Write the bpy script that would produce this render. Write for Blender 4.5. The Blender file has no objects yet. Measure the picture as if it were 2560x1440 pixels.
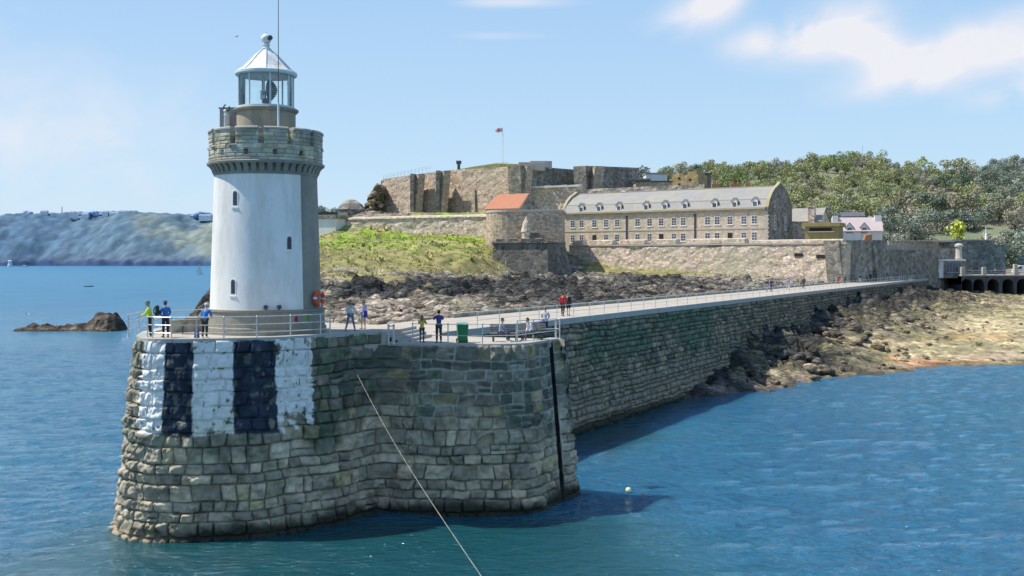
import bpy, bmesh, math, random
import numpy as np
from mathutils import Vector, Matrix

random.seed(7)
SC = bpy.context.scene
COL = SC.collection
R = math.radians

# ---------------------------------------------------------------- camera model
F = 2745.0      # focal length in photo pixels (2560 wide)
CXP = 1280.0
HY = 652.0      # horizon row
CH = 12.5       # camera height above the water


def W(px, Y):
    return (px - CXP) * Y / F


def Z(py, Y):
    return CH - (py - HY) * Y / F


def S(px, py, Y):
    return (W(px, Y), Y, Z(py, Y))


# ---------------------------------------------------------------- noise (numpy)
def _hash(ix, iy, iz, seed):
    h = (ix.astype(np.int64) * 374761393 + iy.astype(np.int64) * 668265263
         + iz.astype(np.int64) * 2147483647 + seed * 974634777) & 0xFFFFFFFF
    h = ((h ^ (h >> 13)) * 1274126177) & 0xFFFFFFFF
    h = ((h ^ (h >> 16)) * 2246822519) & 0xFFFFFFFF
    return ((h ^ (h >> 15)) & 0xFFFFFF) / float(0xFFFFFF)


def vnoise(x, y, z=None, seed=0):
    x = np.asarray(x, float); y = np.asarray(y, float)
    z = np.zeros_like(x) if z is None else np.asarray(z, float)
    ix, iy, iz = np.floor(x), np.floor(y), np.floor(z)
    fx, fy, fz = x - ix, y - iy, z - iz
    fx, fy, fz = [t * t * (3 - 2 * t) for t in (fx, fy, fz)]
    out = 0
    for dx in (0, 1):
        for dy in (0, 1):
            for dz in (0, 1):
                w = (fx if dx else 1 - fx) * (fy if dy else 1 - fy) * (fz if dz else 1 - fz)
                out = out + w * _hash(ix + dx, iy + dy, iz + dz, seed)
    return out * 2 - 1


def fbm(x, y, z=None, oct=4, seed=0, gain=.5):
    a, s, f = 1.0, 0, 1.0
    for i in range(oct):
        s = s + a * vnoise(np.asarray(x) * f, np.asarray(y) * f, None if z is None else np.asarray(z) * f, seed + i * 17)
        a *= gain; f *= 2.03
    return s


def cells(x, y, seed=0):
    """cellular noise: distance to nearest point, to the second, cell random values"""
    ix, iy = np.floor(x), np.floor(y)
    f1 = np.full(x.shape, 9.0); f2 = np.full(x.shape, 9.0)
    r1 = np.zeros(x.shape); r2 = np.zeros(x.shape); r3 = np.zeros(x.shape)
    ox = np.zeros(x.shape); oy = np.zeros(x.shape)
    o = np.zeros_like(ix)
    for dx in (-1, 0, 1):
        for dy in (-1, 0, 1):
            cx, cy = ix + dx, iy + dy
            qx = cx + _hash(cx, cy, o, seed); qy = cy + _hash(cx, cy, o + 1, seed)
            d = np.hypot(x - qx, y - qy)
            m = d < f1
            f2 = np.where(m, f1, np.minimum(f2, d))
            f1 = np.where(m, d, f1)
            r1 = np.where(m, _hash(cx, cy, o + 2, seed), r1)
            r2 = np.where(m, _hash(cx, cy, o + 3, seed), r2)
            r3 = np.where(m, _hash(cx, cy, o + 4, seed), r3)
            ox = np.where(m, x - qx, ox); oy = np.where(m, y - qy, oy)
    return f1, f2, r1, r2, r3, ox, oy


def sstep(a, b, x):
    t = np.clip((np.asarray(x, float) - a) / (b - a), 0, 1)
    return t * t * (3 - 2 * t)


# ---------------------------------------------------------------- materials
class NT:
    def __init__(self, tree):
        self.t = tree; self.n = tree.nodes; self.l = tree.links

    def new(self, typ, **kw):
        nd = self.n.new(typ)
        for k, v in kw.items():
            if k.startswith('i_'):
                k = k[2:]
                key = int(k) if k.isdigit() else k.replace('_', ' ')
                if hasattr(v, 'is_output'):
                    self.l.new(v, nd.inputs[key])
                else:
                    nd.inputs[key].default_value = v
            else:
                setattr(nd, k, v)
        return nd

    def math(self, op, a, b=0.0, c=None):
        nd = self.n.new('ShaderNodeMath'); nd.operation = op
        for i, v in enumerate((a, b) if c is None else (a, b, c)):
            if hasattr(v, 'is_output'): self.l.new(v, nd.inputs[i])
            else: nd.inputs[i].default_value = v
        return nd.outputs[0]

    def mix(self, fac, a, b, blend='MIX'):
        nd = self.n.new('ShaderNodeMix'); nd.data_type = 'RGBA'; nd.blend_type = blend
        nd.clamp_factor = True
        for key, v in ((0, fac), (6, a), (7, b)):
            if hasattr(v, 'is_output'): self.l.new(v, nd.inputs[key])
            else:
                if key and len(v) == 3: v = (*v, 1)
                nd.inputs[key].default_value = v
        return nd.outputs[2]

    def ramp(self, fac, stops, interp='LINEAR'):
        nd = self.n.new('ShaderNodeValToRGB'); nd.color_ramp.interpolation = interp
        e = nd.color_ramp.elements
        while len(e) < len(stops): e.new(.5)
        for k, (p, c) in zip(e, stops):
            k.position = p
            k.color = (c, c, c, 1) if not hasattr(c, '__len__') else (*c[:3], 1)
        self.l.new(fac, nd.inputs[0])
        return nd.outputs[0]


def new_mat(name):
    m = bpy.data.materials.new(name); m.use_nodes = True
    m.node_tree.nodes.clear()
    t = NT(m.node_tree)
    out = t.new('ShaderNodeOutputMaterial')
    b = t.new('ShaderNodeBsdfPrincipled')
    t.l.new(b.outputs[0], out.inputs[0])
    return m, t, b


def pmat(name, col=(.5, .5, .5), col2=None, scale=3.0, rough=.8, bump=.25, bscale=None, attr=False,
         metallic=0.0, spec=.3, var=.35, rubble=None, mortar=(.3, .28, .25), stain=None, stainscale=.25,
         zsc=1.0, bdist=.05, crack=None):
    """general procedural surface: two-scale noise colour, optional rubble stones, stains and bump"""
    m, t, b = new_mat(name)
    tc = t.new('ShaderNodeTexCoord').outputs['Object']
    mp = t.new('ShaderNodeMapping', i_Vector=tc)
    mp.inputs['Scale'].default_value = (1, 1, zsc)
    v = mp.outputs[0]
    n1 = t.new('ShaderNodeTexNoise', i_Vector=v, i_Scale=scale, i_Detail=6.0, i_Roughness=.6).outputs[0]
    n2 = t.new('ShaderNodeTexNoise', i_Vector=v, i_Scale=scale * 6.3, i_Detail=3.0, i_Roughness=.6).outputs[0]
    if attr:
        vcn = t.new('ShaderNodeVertexColor', layer_name='Col'); base = vcn.outputs[0]
    elif col2 is not None:
        base = t.mix(t.ramp(n1, [(.35, 0), (.65, 1)]), col, col2)
    else:
        base = (*col, 1)
    hgt = t.math('ADD', t.math('MULTIPLY', n1, .6), t.math('MULTIPLY', n2, .4))
    if rubble:
        vo = t.new('ShaderNodeTexVoronoi', i_Vector=v, i_Scale=rubble, i_Randomness=.85)
        ve = t.new('ShaderNodeTexVoronoi', feature='DISTANCE_TO_EDGE', i_Vector=v, i_Scale=rubble, i_Randomness=.85)
        sep = t.new('ShaderNodeSeparateColor', i_0=vo.outputs['Color'])
        val = t.math('MULTIPLY_ADD', sep.outputs[0], var * 2, 1 - var)
        cc = t.new('ShaderNodeCombineColor', i_0=val, i_1=val, i_2=t.math('MULTIPLY', val, t.math('MULTIPLY_ADD', sep.outputs[1], .3, .82)))
        base = t.mix(1.0, base, cc.outputs[0], 'MULTIPLY')
        edge = t.ramp(ve.outputs['Distance'], [(.02, 0), (.09, 1)])
        base = t.mix(t.math('MULTIPLY', t.math('SUBTRACT', 1.0, edge), .75), base, mortar)
        hgt = t.math('ADD', t.math('MULTIPLY', hgt, .5), t.math('MULTIPLY', edge, .5))
    else:
        val = t.math('MULTIPLY_ADD', t.math('ADD', t.math('MULTIPLY', n1, .5), t.math('MULTIPLY', n2, .5)), var * 2, 1 - var)
        cc = t.new('ShaderNodeCombineColor', i_0=val, i_1=val, i_2=val)
        base = t.mix(1.0, base, cc.outputs[0], 'MULTIPLY')
    if crack:
        # splintered rock where the attribute's alpha says rock
        wv = t.new('ShaderNodeTexNoise', i_Vector=v, i_Scale=crack * .7, i_Detail=2.0)
        wp = t.new('ShaderNodeMapping', i_Vector=t.mix(.35, v, wv.outputs['Color'])); wp.inputs['Rotation'].default_value = (.5, .3, .6); wp.inputs['Scale'].default_value = (.55, 1, 1.5)
        ck = 0.0
        for q_, w_ in ((1.0, .5), (2.7, .5)):
            vo_ = t.new('ShaderNodeTexVoronoi', i_Vector=wp.outputs[0], i_Scale=crack * q_, i_Randomness=1.0)
            ve_ = t.new('ShaderNodeTexVoronoi', feature='DISTANCE_TO_EDGE', i_Vector=wp.outputs[0], i_Scale=crack * q_, i_Randomness=1.0)
            sp_ = t.new('ShaderNodeSeparateColor', i_0=vo_.outputs['Color'])
            e_ = t.math('MULTIPLY', t.ramp(ve_.outputs['Distance'], [(.0, .15), (.14, 1)]), t.math('MULTIPLY_ADD', sp_.outputs[0], 1.1, .45))
            ck = t.math('ADD', t.math('MULTIPLY', e_, w_), ck)
        ccx = t.new('ShaderNodeCombineColor', i_0=ck, i_1=ck, i_2=ck)
        base = t.mix(vcn.outputs['Alpha'], base, t.mix(1.0, base, ccx.outputs[0], 'MULTIPLY'))
        hgt = t.math('ADD', t.math('MULTIPLY', hgt, .5), t.math('MULTIPLY', t.math('MULTIPLY', ck, vcn.outputs['Alpha']), .9))
    if stain:
        mp2 = t.new('ShaderNodeMapping', i_Vector=tc)
        mp2.inputs['Scale'].default_value = (1, 1, .25)
        n3 = t.new('ShaderNodeTexNoise', i_Vector=mp2.outputs[0], i_Scale=stainscale, i_Detail=5.0, i_Roughness=.7).outputs[0]
        base = t.mix(t.ramp(n3, [(.45, 0), (.72, .8)]), base, stain)
    if hasattr(base, 'is_output'): t.l.new(base, b.inputs['Base Color'])
    else: b.inputs['Base Color'].default_value = base
    b.inputs['Roughness'].default_value = rough
    b.inputs['Metallic'].default_value = metallic
    b.inputs['Specular IOR Level'].default_value = spec
    if bump:
        if bscale:
            n4 = t.new('ShaderNodeTexNoise', i_Vector=v, i_Scale=bscale, i_Detail=5.0, i_Roughness=.65).outputs[0]
            hgt = t.math('ADD', hgt, t.math('MULTIPLY', n4, .6))
        bp = t.new('ShaderNodeBump', i_Strength=bump, i_Distance=bdist, i_Height=hgt)
        t.l.new(bp.outputs[0], b.inputs['Normal'])
    return m


# ---------------------------------------------------------------- objects
def tag(o, label=None, cat=None, group=None, kind=None):
    if label: o['label'] = label
    if cat: o['category'] = cat
    if group: o['group'] = group
    if kind: o['kind'] = kind
    return o


def thing(name, label, cat, loc=(0, 0, 0), rz=0.0, group=None):
    o = bpy.data.objects.new(name, None); COL.objects.link(o)
    o.location = loc; o.rotation_euler = (0, 0, rz)
    o.empty_display_size = .3
    return tag(o, label, cat, group)


def link_mesh(name, me, parent=None, mat=None):
    o = bpy.data.objects.new(name, me); COL.objects.link(o)
    if mat is not None:
        me.materials.clear(); me.materials.append(mat)
    if parent is not None: o.parent = parent
    return o


def np_mesh(name, verts, faces, mat, parent=None, colors=None, smooth=False):
    """verts (n,3), faces (m,4) quads or a list"""
    me = bpy.data.meshes.new(name)
    if isinstance(faces, np.ndarray):
        n = len(verts); m = len(faces); k = faces.shape[1]
        me.vertices.add(n); me.vertices.foreach_set('co', np.asarray(verts, np.float32).ravel())
        me.loops.add(m * k); me.loops.foreach_set('vertex_index', faces.astype(np.int32).ravel())
        me.polygons.add(m); me.polygons.foreach_set('loop_start', np.arange(0, m * k, k, dtype=np.int32))
        me.update(calc_edges=True)
    else:
        me.from_pydata([tuple(v) for v in verts], [], faces)
    me.validate()
    if colors is not None:
        a = me.color_attributes.new('Col', 'FLOAT_COLOR', 'POINT')
        c = np.ones((len(me.vertices), 4), np.float32); c[:, :np.shape(colors)[1]] = colors
        a.data.foreach_set('color', c.ravel())
    if smooth:
        me.polygons.foreach_set('use_smooth', np.ones(len(me.polygons), bool))
    return link_mesh(name, me, parent, mat)


class Fr:
    """local building frame: a runs to the left along the front, b runs back from it"""
    def __init__(self, x, y, ux, uy):
        n = math.hypot(ux, uy); self.o = (x, y); self.u = (ux / n, uy / n)
        self.w = (-self.u[1], self.u[0])
        if self.w[1] < 0: self.w = (self.u[1], -self.u[0])

    def __call__(self, a, b, z):
        return (self.o[0] + self.u[0] * a + self.w[0] * b, self.o[1] + self.u[1] * a + self.w[1] * b, z)

    def a_at(self, px, b=0.0):
        k = (px - CXP) / F
        ox = self.o[0] + self.w[0] * b; oy = self.o[1] + self.w[1] * b
        return (k * oy - ox) / (self.u[0] - k * self.u[1])

    def Y(self, a, b=0.0):
        return self.o[1] + self.u[1] * a + self.w[1] * b


ID = lambda a, b, z: (a, b, z)


class MB:
    def __init__(self):
        self.v = []; self.f = []

    def poly(self, pts):
        i = len(self.v); self.v += [tuple(p) for p in pts]
        self.f.append(tuple(range(i, i + len(pts)))); return self

    def hull8(self, p):
        i = len(self.v); self.v += [tuple(q) for q in p]
        for q in ((0, 3, 2, 1), (4, 5, 6, 7), (0, 1, 5, 4), (1, 2, 6, 5), (2, 3, 7, 6), (3, 0, 4, 7)):
            self.f.append(tuple(i + k for k in q))
        return self

    def box(self, a0, a1, b0, b1, z0, z1, fr=ID):
        return self.hull8([fr(a0, b0, z0), fr(a1, b0, z0), fr(a1, b1, z0), fr(a0, b1, z0),
                           fr(a0, b0, z1), fr(a1, b0, z1), fr(a1, b1, z1), fr(a0, b1, z1)])

    def prism(self, bot, top):
        """bot, top: matching rings of 3-D points"""
        n = len(bot); i = len(self.v)
        self.v += [tuple(p) for p in bot] + [tuple(p) for p in top]
        for k in range(n):
            j = (k + 1) % n
            self.f.append((i + k, i + j, i + n + j, i + n + k))
        self.f.append(tuple(range(i + n - 1, i - 1, -1)))
        self.f.append(tuple(range(i + n, i + 2 * n)))
        return self

    def tube(self, p0, p1, r0, r1=None, n=8, cap=True):
        r1 = r0 if r1 is None else r1
        a = Vector(p0); b = Vector(p1); d = (b - a).normalized()
        x = d.orthogonal().normalized(); y = d.cross(x)
        i = len(self.v)
        for c, r in ((a, r0), (b, r1)):
            for k in range(n):
                t = 2 * math.pi * k / n
                self.v.append(tuple(c + x * (r * math.cos(t)) + y * (r * math.sin(t))))
        for k in range(n):
            j = (k + 1) % n
            self.f.append((i + k, i + j, i + n + j, i + n + k))
        if cap:
            self.f.append(tuple(range(i + n - 1, i - 1, -1))); self.f.append(tuple(range(i + n, i + 2 * n)))
        return self

    def path(self, pts, r, n=6):
        for p, q in zip(pts[:-1], pts[1:]): self.tube(p, q, r, n=n)
        return self

    def lathe(self, prof, c=(0, 0), n=32, a0=0.0, a1=2 * math.pi, close=True):
        """prof: (r, z) list"""
        i = len(self.v); full = abs(a1 - a0 - 2 * math.pi) < 1e-6
        m = n if full else n + 1
        for r, z in prof:
            for k in range(m):
                t = a0 + (a1 - a0) * k / n
                self.v.append((c[0] + r * math.cos(t), c[1] + r * math.sin(t), z))
        for q in range(len(prof) - 1):
            for k in range(n):
                j = (k + 1) % m
                self.f.append((i + q * m + k, i + q * m + j, i + (q + 1) * m + j, i + (q + 1) * m + k))
        if close and full:
            self.f.append(tuple(range(i + m - 1, i - 1, -1)))
            e = i + (len(prof) - 1) * m
            self.f.append(tuple(range(e, e + m)))
        return self

    def ball(self, c, r, n=12, m=8):
        rx, ry, rz = r if hasattr(r, '__len__') else (r, r, r)
        i = len(self.v)
        self.v.append((c[0], c[1], c[2] - rz))
        for q in range(1, m):
            p = -math.pi / 2 + math.pi * q / m
            for k in range(n):
                t = 2 * math.pi * k / n
                self.v.append((c[0] + rx * math.cos(p) * math.cos(t), c[1] + ry * math.cos(p) * math.sin(t), c[2] + rz * math.sin(p)))
        self.v.append((c[0], c[1], c[2] + rz)); e = len(self.v) - 1
        for k in range(n):
            j = (k + 1) % n
            self.f.append((i, i + 1 + j, i + 1 + k))
            self.f.append((e, e - n + k, e - n + j))
        for q in range(m - 2):
            for k in range(n):
                j = (k + 1) % n; b = i + 1 + q * n
                self.f.append((b + k, b + j, b + n + j, b + n + k))
        return self

    def torus(self, c, R_, r, axis=(0, 0, 1), n=24, m=10, a0=0.0, a1=2 * math.pi):
        ax = Vector(axis).normalized(); x = ax.orthogonal().normalized(); y = ax.cross(x)
        full = abs(a1 - a0 - 2 * math.pi) < 1e-6
        i = len(self.v); N = n if full else n + 1
        for k in range(N):
            t = a0 + (a1 - a0) * k / n; d = x * math.cos(t) + y * math.sin(t)
            for q in range(m):
                s = 2 * math.pi * q / m
                self.v.append(tuple(Vector(c) + d * (R_ + r * math.cos(s)) + ax * (r * math.sin(s))))
        for k in range(n):
            j = (k + 1) % N
            for q in range(m):
                p = (q + 1) % m
                self.f.append((i + k * m + q, i + j * m + q, i + j * m + p, i + k * m + p))
        return self

    def build(self, name, mat, parent=None, smooth=False, bevel=0.0, fix=True, angle=None):
        me = bpy.data.meshes.new(name)
        me.from_pydata(self.v, [], self.f)
        bm = bmesh.new(); bm.from_mesh(me)
        if fix: bmesh.ops.recalc_face_normals(bm, faces=bm.faces)
        if bevel:
            bmesh.ops.bevel(bm, geom=[e for e in bm.edges if len(e.link_faces) == 2 and e.calc_face_angle(0) > .5],
                            offset=bevel, segments=2, profile=.6, affect='EDGES', clamp_overlap=True)
        bm.to_mesh(me); bm.free()
        o = link_mesh(name, me, parent, mat)
        if smooth or angle:
            me.polygons.foreach_set('use_smooth', np.ones(len(me.polygons), bool))
            if angle:
                try: me.set_sharp_from_angle(angle=R(angle))
                except Exception: pass
        return o


def copy_tree(o, parent=None):
    c = o.copy(); COL.objects.link(c)
    if parent is not None: c.parent = parent
    for ch in list(o.children): copy_tree(ch, c)
    return c


# ---------------------------------------------------------------- masonry of real blocks
class Path:
    def __init__(self, pts, smooth=2, step=.05):
        p = np.array(pts, float)
        for _ in range(smooth):        # corner cutting keeps the ends
            q = [p[0]]
            for a, b in zip(p[:-1], p[1:]): q += [a * .75 + b * .25, a * .25 + b * .75]
            q.append(p[-1]); p = np.array(q)
        d = np.r_[0, np.cumsum(np.hypot(*np.diff(p, axis=0).T))]
        n = int(d[-1] / step)
        self.s = np.linspace(0, d[-1], n)
        self.x = np.interp(self.s, d, p[:, 0]); self.y = np.interp(self.s, d, p[:, 1])
        tx, ty = np.gradient(self.x), np.gradient(self.y)
        k = np.hypot(tx, ty); self.nx, self.ny = ty / k, -tx / k
        self.L = d[-1]

    def pos(self, s, z, d, batter):
        x = np.interp(s, self.s, self.x); y = np.interp(s, self.s, self.y)
        nx = np.interp(s, self.s, self.nx); ny = np.interp(s, self.s, self.ny)
        o = d - batter * z
        return np.stack([x + nx * o, y + ny * o, z], -1)

    def s_of_px(self, px, z, batter, s0, s1):
        ss = np.linspace(s0, s1, 600)
        p = self.pos(ss, np.full_like(ss, z), np.zeros_like(ss), batter)
        q = p[:, 0] / p[:, 1] * F + CXP
        i = int(np.argmin(q[:len(q) // 2])); j = i + int(np.argmax(q[i:]))
        return float(np.interp(px, q[i:j + 1], ss[i:j + 1]))


def block_wall(name, path, s0, s1, courses, batter, du, seed, colfn, mat, parent, bulge=.07, wmin=.6, wmax=1.35,
               dispfn=None, joint=-.05, rough=.035, jit=.035, wan=1.0, ew=.06):
    rng = np.random.default_rng(seed)
    V, Fc, C = [], [], []; base = 0
    jobs = []
    for ci, (z0, z1) in enumerate(courses):
        s = s0 - rng.random() * .4
        while s < s1:
            w = wmin + (wmax - wmin) * rng.random() ** 1.3
            a0, a1 = max(s, s0), min(s + w, s1); s += w
            if a1 - a0 < .12: continue
            if rng.random() < .05 and z1 - z0 > .38:
                zm = z0 + (z1 - z0) * (.4 + .2 * rng.random()); jobs += [(ci, a0, a1, z0, zm), (ci, a0, a1, zm, z1)]
            else: jobs.append((ci, a0, a1, z0, z1))
    for ci, a0, a1, z0, z1 in jobs:
        if True:
            d_ = du(a0) if callable(du) else du
            nu = max(4, int(math.ceil((a1 - a0) / d_)) + 1); nv = max(4, int(math.ceil((z1 - z0) / d_)) + 1)
            # rows bunched towards the joints
            e = lambda n: .5 - .5 * np.cos(np.linspace(0, math.pi, n)) * .35 - .5 * (1 - 2 * np.linspace(0, 1, n)) * .65
            ua, vb = np.meshgrid(e(nu), e(nv), indexing='ij')
            Sx = a0 + ua * (a1 - a0); Zx = z0 + vb * (z1 - z0)
            sl = rng.normal(0, jit, 2); bl = rng.normal(0, jit)
            dx = np.minimum(ua, 1 - ua) * (a1 - a0); dz = np.minimum(vb, 1 - vb) * (z1 - z0)
            wob = .02 * vnoise(Sx * 4, Zx * 4, None, seed + 5)
            dd = np.minimum(dx, dz) - np.clip(ew - np.hypot(dx, dz) * .6, 0, 1) * .4
            edge = sstep(.0, ew, dd + wob * wan * (dd > .01))
            n = fbm(Sx * 2.3, Zx * 2.6, np.full_like(Sx, ci * 3.7 + a0), 4, seed) * rough * 1.6
            n = n + np.abs(vnoise(Sx * 5.1 + ci, Zx * 5.1, None, seed + 9)) * rough
            D = joint + edge * (-joint + bulge * (.78 + .22 * sstep(0, .3, dd)) + bl + sl[0] * (ua - .5) * 2 + sl[1] * (vb - .5) * 2 + n)
            # wandering joints
            Zw = Zx + wan * (.085 * vnoise(Sx * .5, Zx * .25, None, seed + 3) + .05 * vnoise(Sx * 1.3, Zx * .6, None, seed + 13)) * sstep(0, .4, Zx - courses[0][0]) * sstep(0, .3, courses[-1][1] - Zx)
            Sw = Sx + wan * .09 * vnoise(Sx * .9, Zx * 1.7, None, seed + 4)
            Sw = np.clip(Sw, s0, s1)
            if dispfn is not None: D = dispfn(Sw, Zw, D)
            p = path.pos(Sw.ravel(), Zw.ravel(), D.ravel(), batter)
            V.append(p); C.append(colfn(Sw.ravel(), Zw.ravel(), edge.ravel(), rng, ci))
            ii = np.arange(nu * nv).reshape(nu, nv) + base
            Fc.append(np.stack([ii[:-1, :-1], ii[1:, :-1], ii[1:, 1:], ii[:-1, 1:]], -1).reshape(-1, 4))
            base += nu * nv
    return np_mesh(name, np.concatenate(V), np.concatenate(Fc), mat, parent, np.clip(np.concatenate(C), 0.01, .9), smooth=True)


def make_courses(z0, z1, h, seed):
    rng = np.random.default_rng(seed)
    n = max(1, int(round((z1 - z0) / h)))
    hh = 1 + rng.uniform(-.30, .30, n); hh *= (z1 - z0) / hh.sum()
    e = z0 + np.r_[0, np.cumsum(hh)]
    return list(zip(e[:-1], e[1:]))


def tps(ctrl):
    """thin-plate surface through (x, y, value...) rows; returns f(x, y) -> (n, k)"""
    c = np.array(ctrl, float); xy = c[:, :2]; v = c[:, 2:]
    n = len(c)
    def U(r2): return np.where(r2 > 1e-9, r2 * np.log(r2 + 1e-12), 0) * .5
    K = U(((xy[:, None] - xy[None]) ** 2).sum(-1)) + np.eye(n) * 3.0
    P = np.c_[np.ones(n), xy]
    A = np.zeros((n + 3, n + 3)); A[:n, :n] = K; A[:n, n:] = P; A[n:, :n] = P.T
    w = np.linalg.solve(A, np.r_[v, np.zeros((3, v.shape[1]))])
    def f(x, y):
        q = np.c_[np.ravel(x), np.ravel(y)]; out = []
        for i in range(0, len(q), 20000):
            b = q[i:i + 20000]
            out.append(U(((b[:, None] - xy[None]) ** 2).sum(-1)) @ w[:n] + np.c_[np.ones(len(b)), b] @ w[n:])
        return np.concatenate(out)
    return f


def grid_faces(nx, ny, keep=None):
    ii = np.arange(nx * ny).reshape(nx, ny)
    f = np.stack([ii[:-1, :-1], ii[1:, :-1], ii[1:, 1:], ii[:-1, 1:]], -1).reshape(-1, 4)
    if keep is not None:
        f = f[keep.reshape(-1)[f].all(1)]
    return f


def compact(v, f, c):
    used = np.zeros(len(v), bool); used[f.ravel()] = True
    m = np.cumsum(used) - 1
    return v[used], m[f], c[used]

# ================================================================ camera, light, sky
cam = bpy.data.cameras.new('camera'); co = bpy.data.objects.new('camera', cam); COL.objects.link(co)
co.location = (0, 0, CH); co.rotation_euler = (R(90), 0, 0)
cam.sensor_width = 36.0; cam.lens = F / 2560 * 36.0
cam.shift_y = (HY - 720) / 2560.0
cam.clip_start = .5; cam.clip_end = 40000
SC.camera = co

SUN_AZ = R(174)     # direction towards the sun, counter-clockwise from +X
SUN_EL = R(56)
sd = Vector((math.cos(SUN_AZ) * math.cos(SUN_EL), math.sin(SUN_AZ) * math.cos(SUN_EL), math.sin(SUN_EL)))
sl = bpy.data.lights.new('sun', 'SUN'); sl.energy = 5.7; sl.angle = R(.53); sl.color = (1, .95, .87)
so = bpy.data.objects.new('sun', sl); COL.objects.link(so)
so.rotation_euler = (-sd).to_track_quat('-Z', 'Y').to_euler()

wd = bpy.data.worlds.new('World'); SC.world = wd; wd.use_nodes = True
wd.node_tree.nodes.clear()
t = NT(wd.node_tree)
wo = t.new('ShaderNodeOutputWorld'); bg = t.new('ShaderNodeBackground')
t.l.new(bg.outputs[0], wo.inputs[0])
sky = t.new('ShaderNodeTexSky', sky_type='NISHITA', sun_disc=False)
sky.sun_elevation = SUN_EL
sky.sun_rotation = math.atan2(sd.x, sd.y)
sky.air_density = 1.0; sky.dust_density = .8; sky.ozone_density = 1.6; sky.altitude = 0
tcw = t.new('ShaderNodeTexCoord').outputs['Generated']
sp = t.new('ShaderNodeSeparateXYZ', i_0=tcw)
# cloud layer: noise on the plane of directions (x/y, z/y), soft and drawn out along the wind
yy = t.math('MAXIMUM', sp.outputs[1], .02)
u = t.math('DIVIDE', sp.outputs[0], yy); vv = t.math('DIVIDE', sp.outputs[2], yy)
cu = t.math('ADD', t.math('MULTIPLY', u, .93), t.math('MULTIPLY', vv, .55))
cv = t.math('ADD', t.math('MULTIPLY', vv, 1.55), t.math('MULTIPLY', u, -.52))
cxyz = t.new('ShaderNodeCombineXYZ', i_0=cu, i_1=cv, i_2=3.1)
nz = t.new('ShaderNodeTexNoise', i_Vector=cxyz.outputs[0], i_Scale=11.0, i_Detail=5.0, i_Roughness=.5, i_Distortion=.5).outputs[0]


def gauss(u0, v0, su, sv, rot=0.0):
    c, s_ = math.cos(rot), math.sin(rot)
    du_ = t.math('SUBTRACT', u, u0); dv_ = t.math('SUBTRACT', vv, v0)
    p = t.math('ADD', t.math('MULTIPLY', du_, c / su), t.math('MULTIPLY', dv_, s_ / su))
    q = t.math('ADD', t.math('MULTIPLY', dv_, c / sv), t.math('MULTIPLY', du_, -s_ / sv))
    r2 = t.math('ADD', t.math('MULTIPLY', p, p), t.math('MULTIPLY', q, q))
    return t.math('POWER', 2.718, t.math('MULTIPLY', r2, -1.0))


def uvp(px, py): return (px - CXP) / F, (HY - py) / F


CL = [(1750, 25, 110, 46, 20, 1.15), (2090, 70, 160, 64, 14, 1.3), (1930, 100, 110, 36, 10, .9), (2480, 110, 190, 56, 16, 1.35), (2320, 165, 190, 46, 14, 1.2), (2180, 120, 120, 44, -20, .7),
      (2550, 225, 110, 26, 14, .8), (2240, 150, 130, 40, -20, .5), (1290, 5, 140, 14, 0, .45), (2900, 120, 300, 90, 10, 1.0), (40, 300, 520, 170, -10, .42), (1250, 90, 120, 10, 0, .25),
      (1900, -160, 320, 60, 10, .9), (-500, 100, 380, 60, 10, .7)]
msum = 0.0
for px, py, su, sv, rot, k in CL:
    u0, v0 = uvp(px, py)
    g = t.math('MULTIPLY', gauss(u0, v0, su / F, sv / F, R(rot)), k)
    msum = g if not hasattr(msum, 'is_output') else t.math('ADD', msum, g)
fac = t.math('MULTIPLY', msum, t.math('MULTIPLY_ADD', nz, 3.8, -1.0))
fac = t.ramp(fac, [(.04, 0), (.45, .42), (1.0, .9)], 'LINEAR')
# gentle correction of the clear sky towards a pale maritime blue
air = t.ramp(sp.outputs[2], [(.0, (.62, .75, .88)), (.08, (.49, .69, .88)), (.22, (.38, .59, .85)), (.6, (.2, .37, .7)), (1.0, (.14, .28, .6))])
air = t.mix(1.0, air, (10, 10, 10), 'MULTIPLY')
skc = t.mix(.85, sky.outputs[0], air, 'MIX')
cloud = t.mix(fac, skc, (7.8, 7.7, 8.1))
t.l.new(cloud, bg.inputs[0]); bg.inputs[1].default_value = .115
SC.view_settings.view_transform = 'Standard'; SC.view_settings.look = 'None'
SC.view_settings.exposure = 0; SC.view_settings.gamma = 1
SC.cycles.max_bounces = 6; SC.cycles.transparent_max_bounces = 8
SC.cycles.sample_clamp_indirect = 4

# ================================================================ sea
m, t, b = new_mat('sea_water')
tc = t.new('ShaderNodeTexCoord').outputs['Object']
mp = t.new('ShaderNodeMapping', i_Vector=tc); mp.inputs['Rotation'].default_value = (0, 0, R(-12)); mp.inputs['Scale'].default_value = (.55, 1, 1)
n1 = t.new('ShaderNodeTexNoise', i_Vector=mp.outputs[0], i_Scale=1.05, i_Detail=6.0, i_Roughness=.62, i_Distortion=.3).outputs[0]
n2 = t.new('ShaderNodeTexNoise', i_Vector=mp.outputs[0], i_Scale=2.9, i_Detail=4.0, i_Roughness=.6).outputs[0]
big = t.new('ShaderNodeTexNoise', i_Vector=tc, i_Scale=.035, i_Detail=3.0, i_Roughness=.5).outputs[0]
deep = t.mix(t.ramp(big, [(.35, 0), (.65, 1)]), (.014, .135, .265), (.020, .172, .285))
sepd = t.new('ShaderNodeSeparateColor', i_0=t.new('ShaderNodeVertexColor', layer_name='Col').outputs[0])
deep = t.mix(t.math('MULTIPLY', sepd.outputs[0], .85), deep, (.006, .050, .042))  # dark green reflection of the walls painted into the base colour
t.l.new(deep, b.inputs['Base Color'])
sepc = t.new('ShaderNodeSeparateColor', i_0=t.new('ShaderNodeVertexColor', layer_name='Col').outputs[0])
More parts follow.
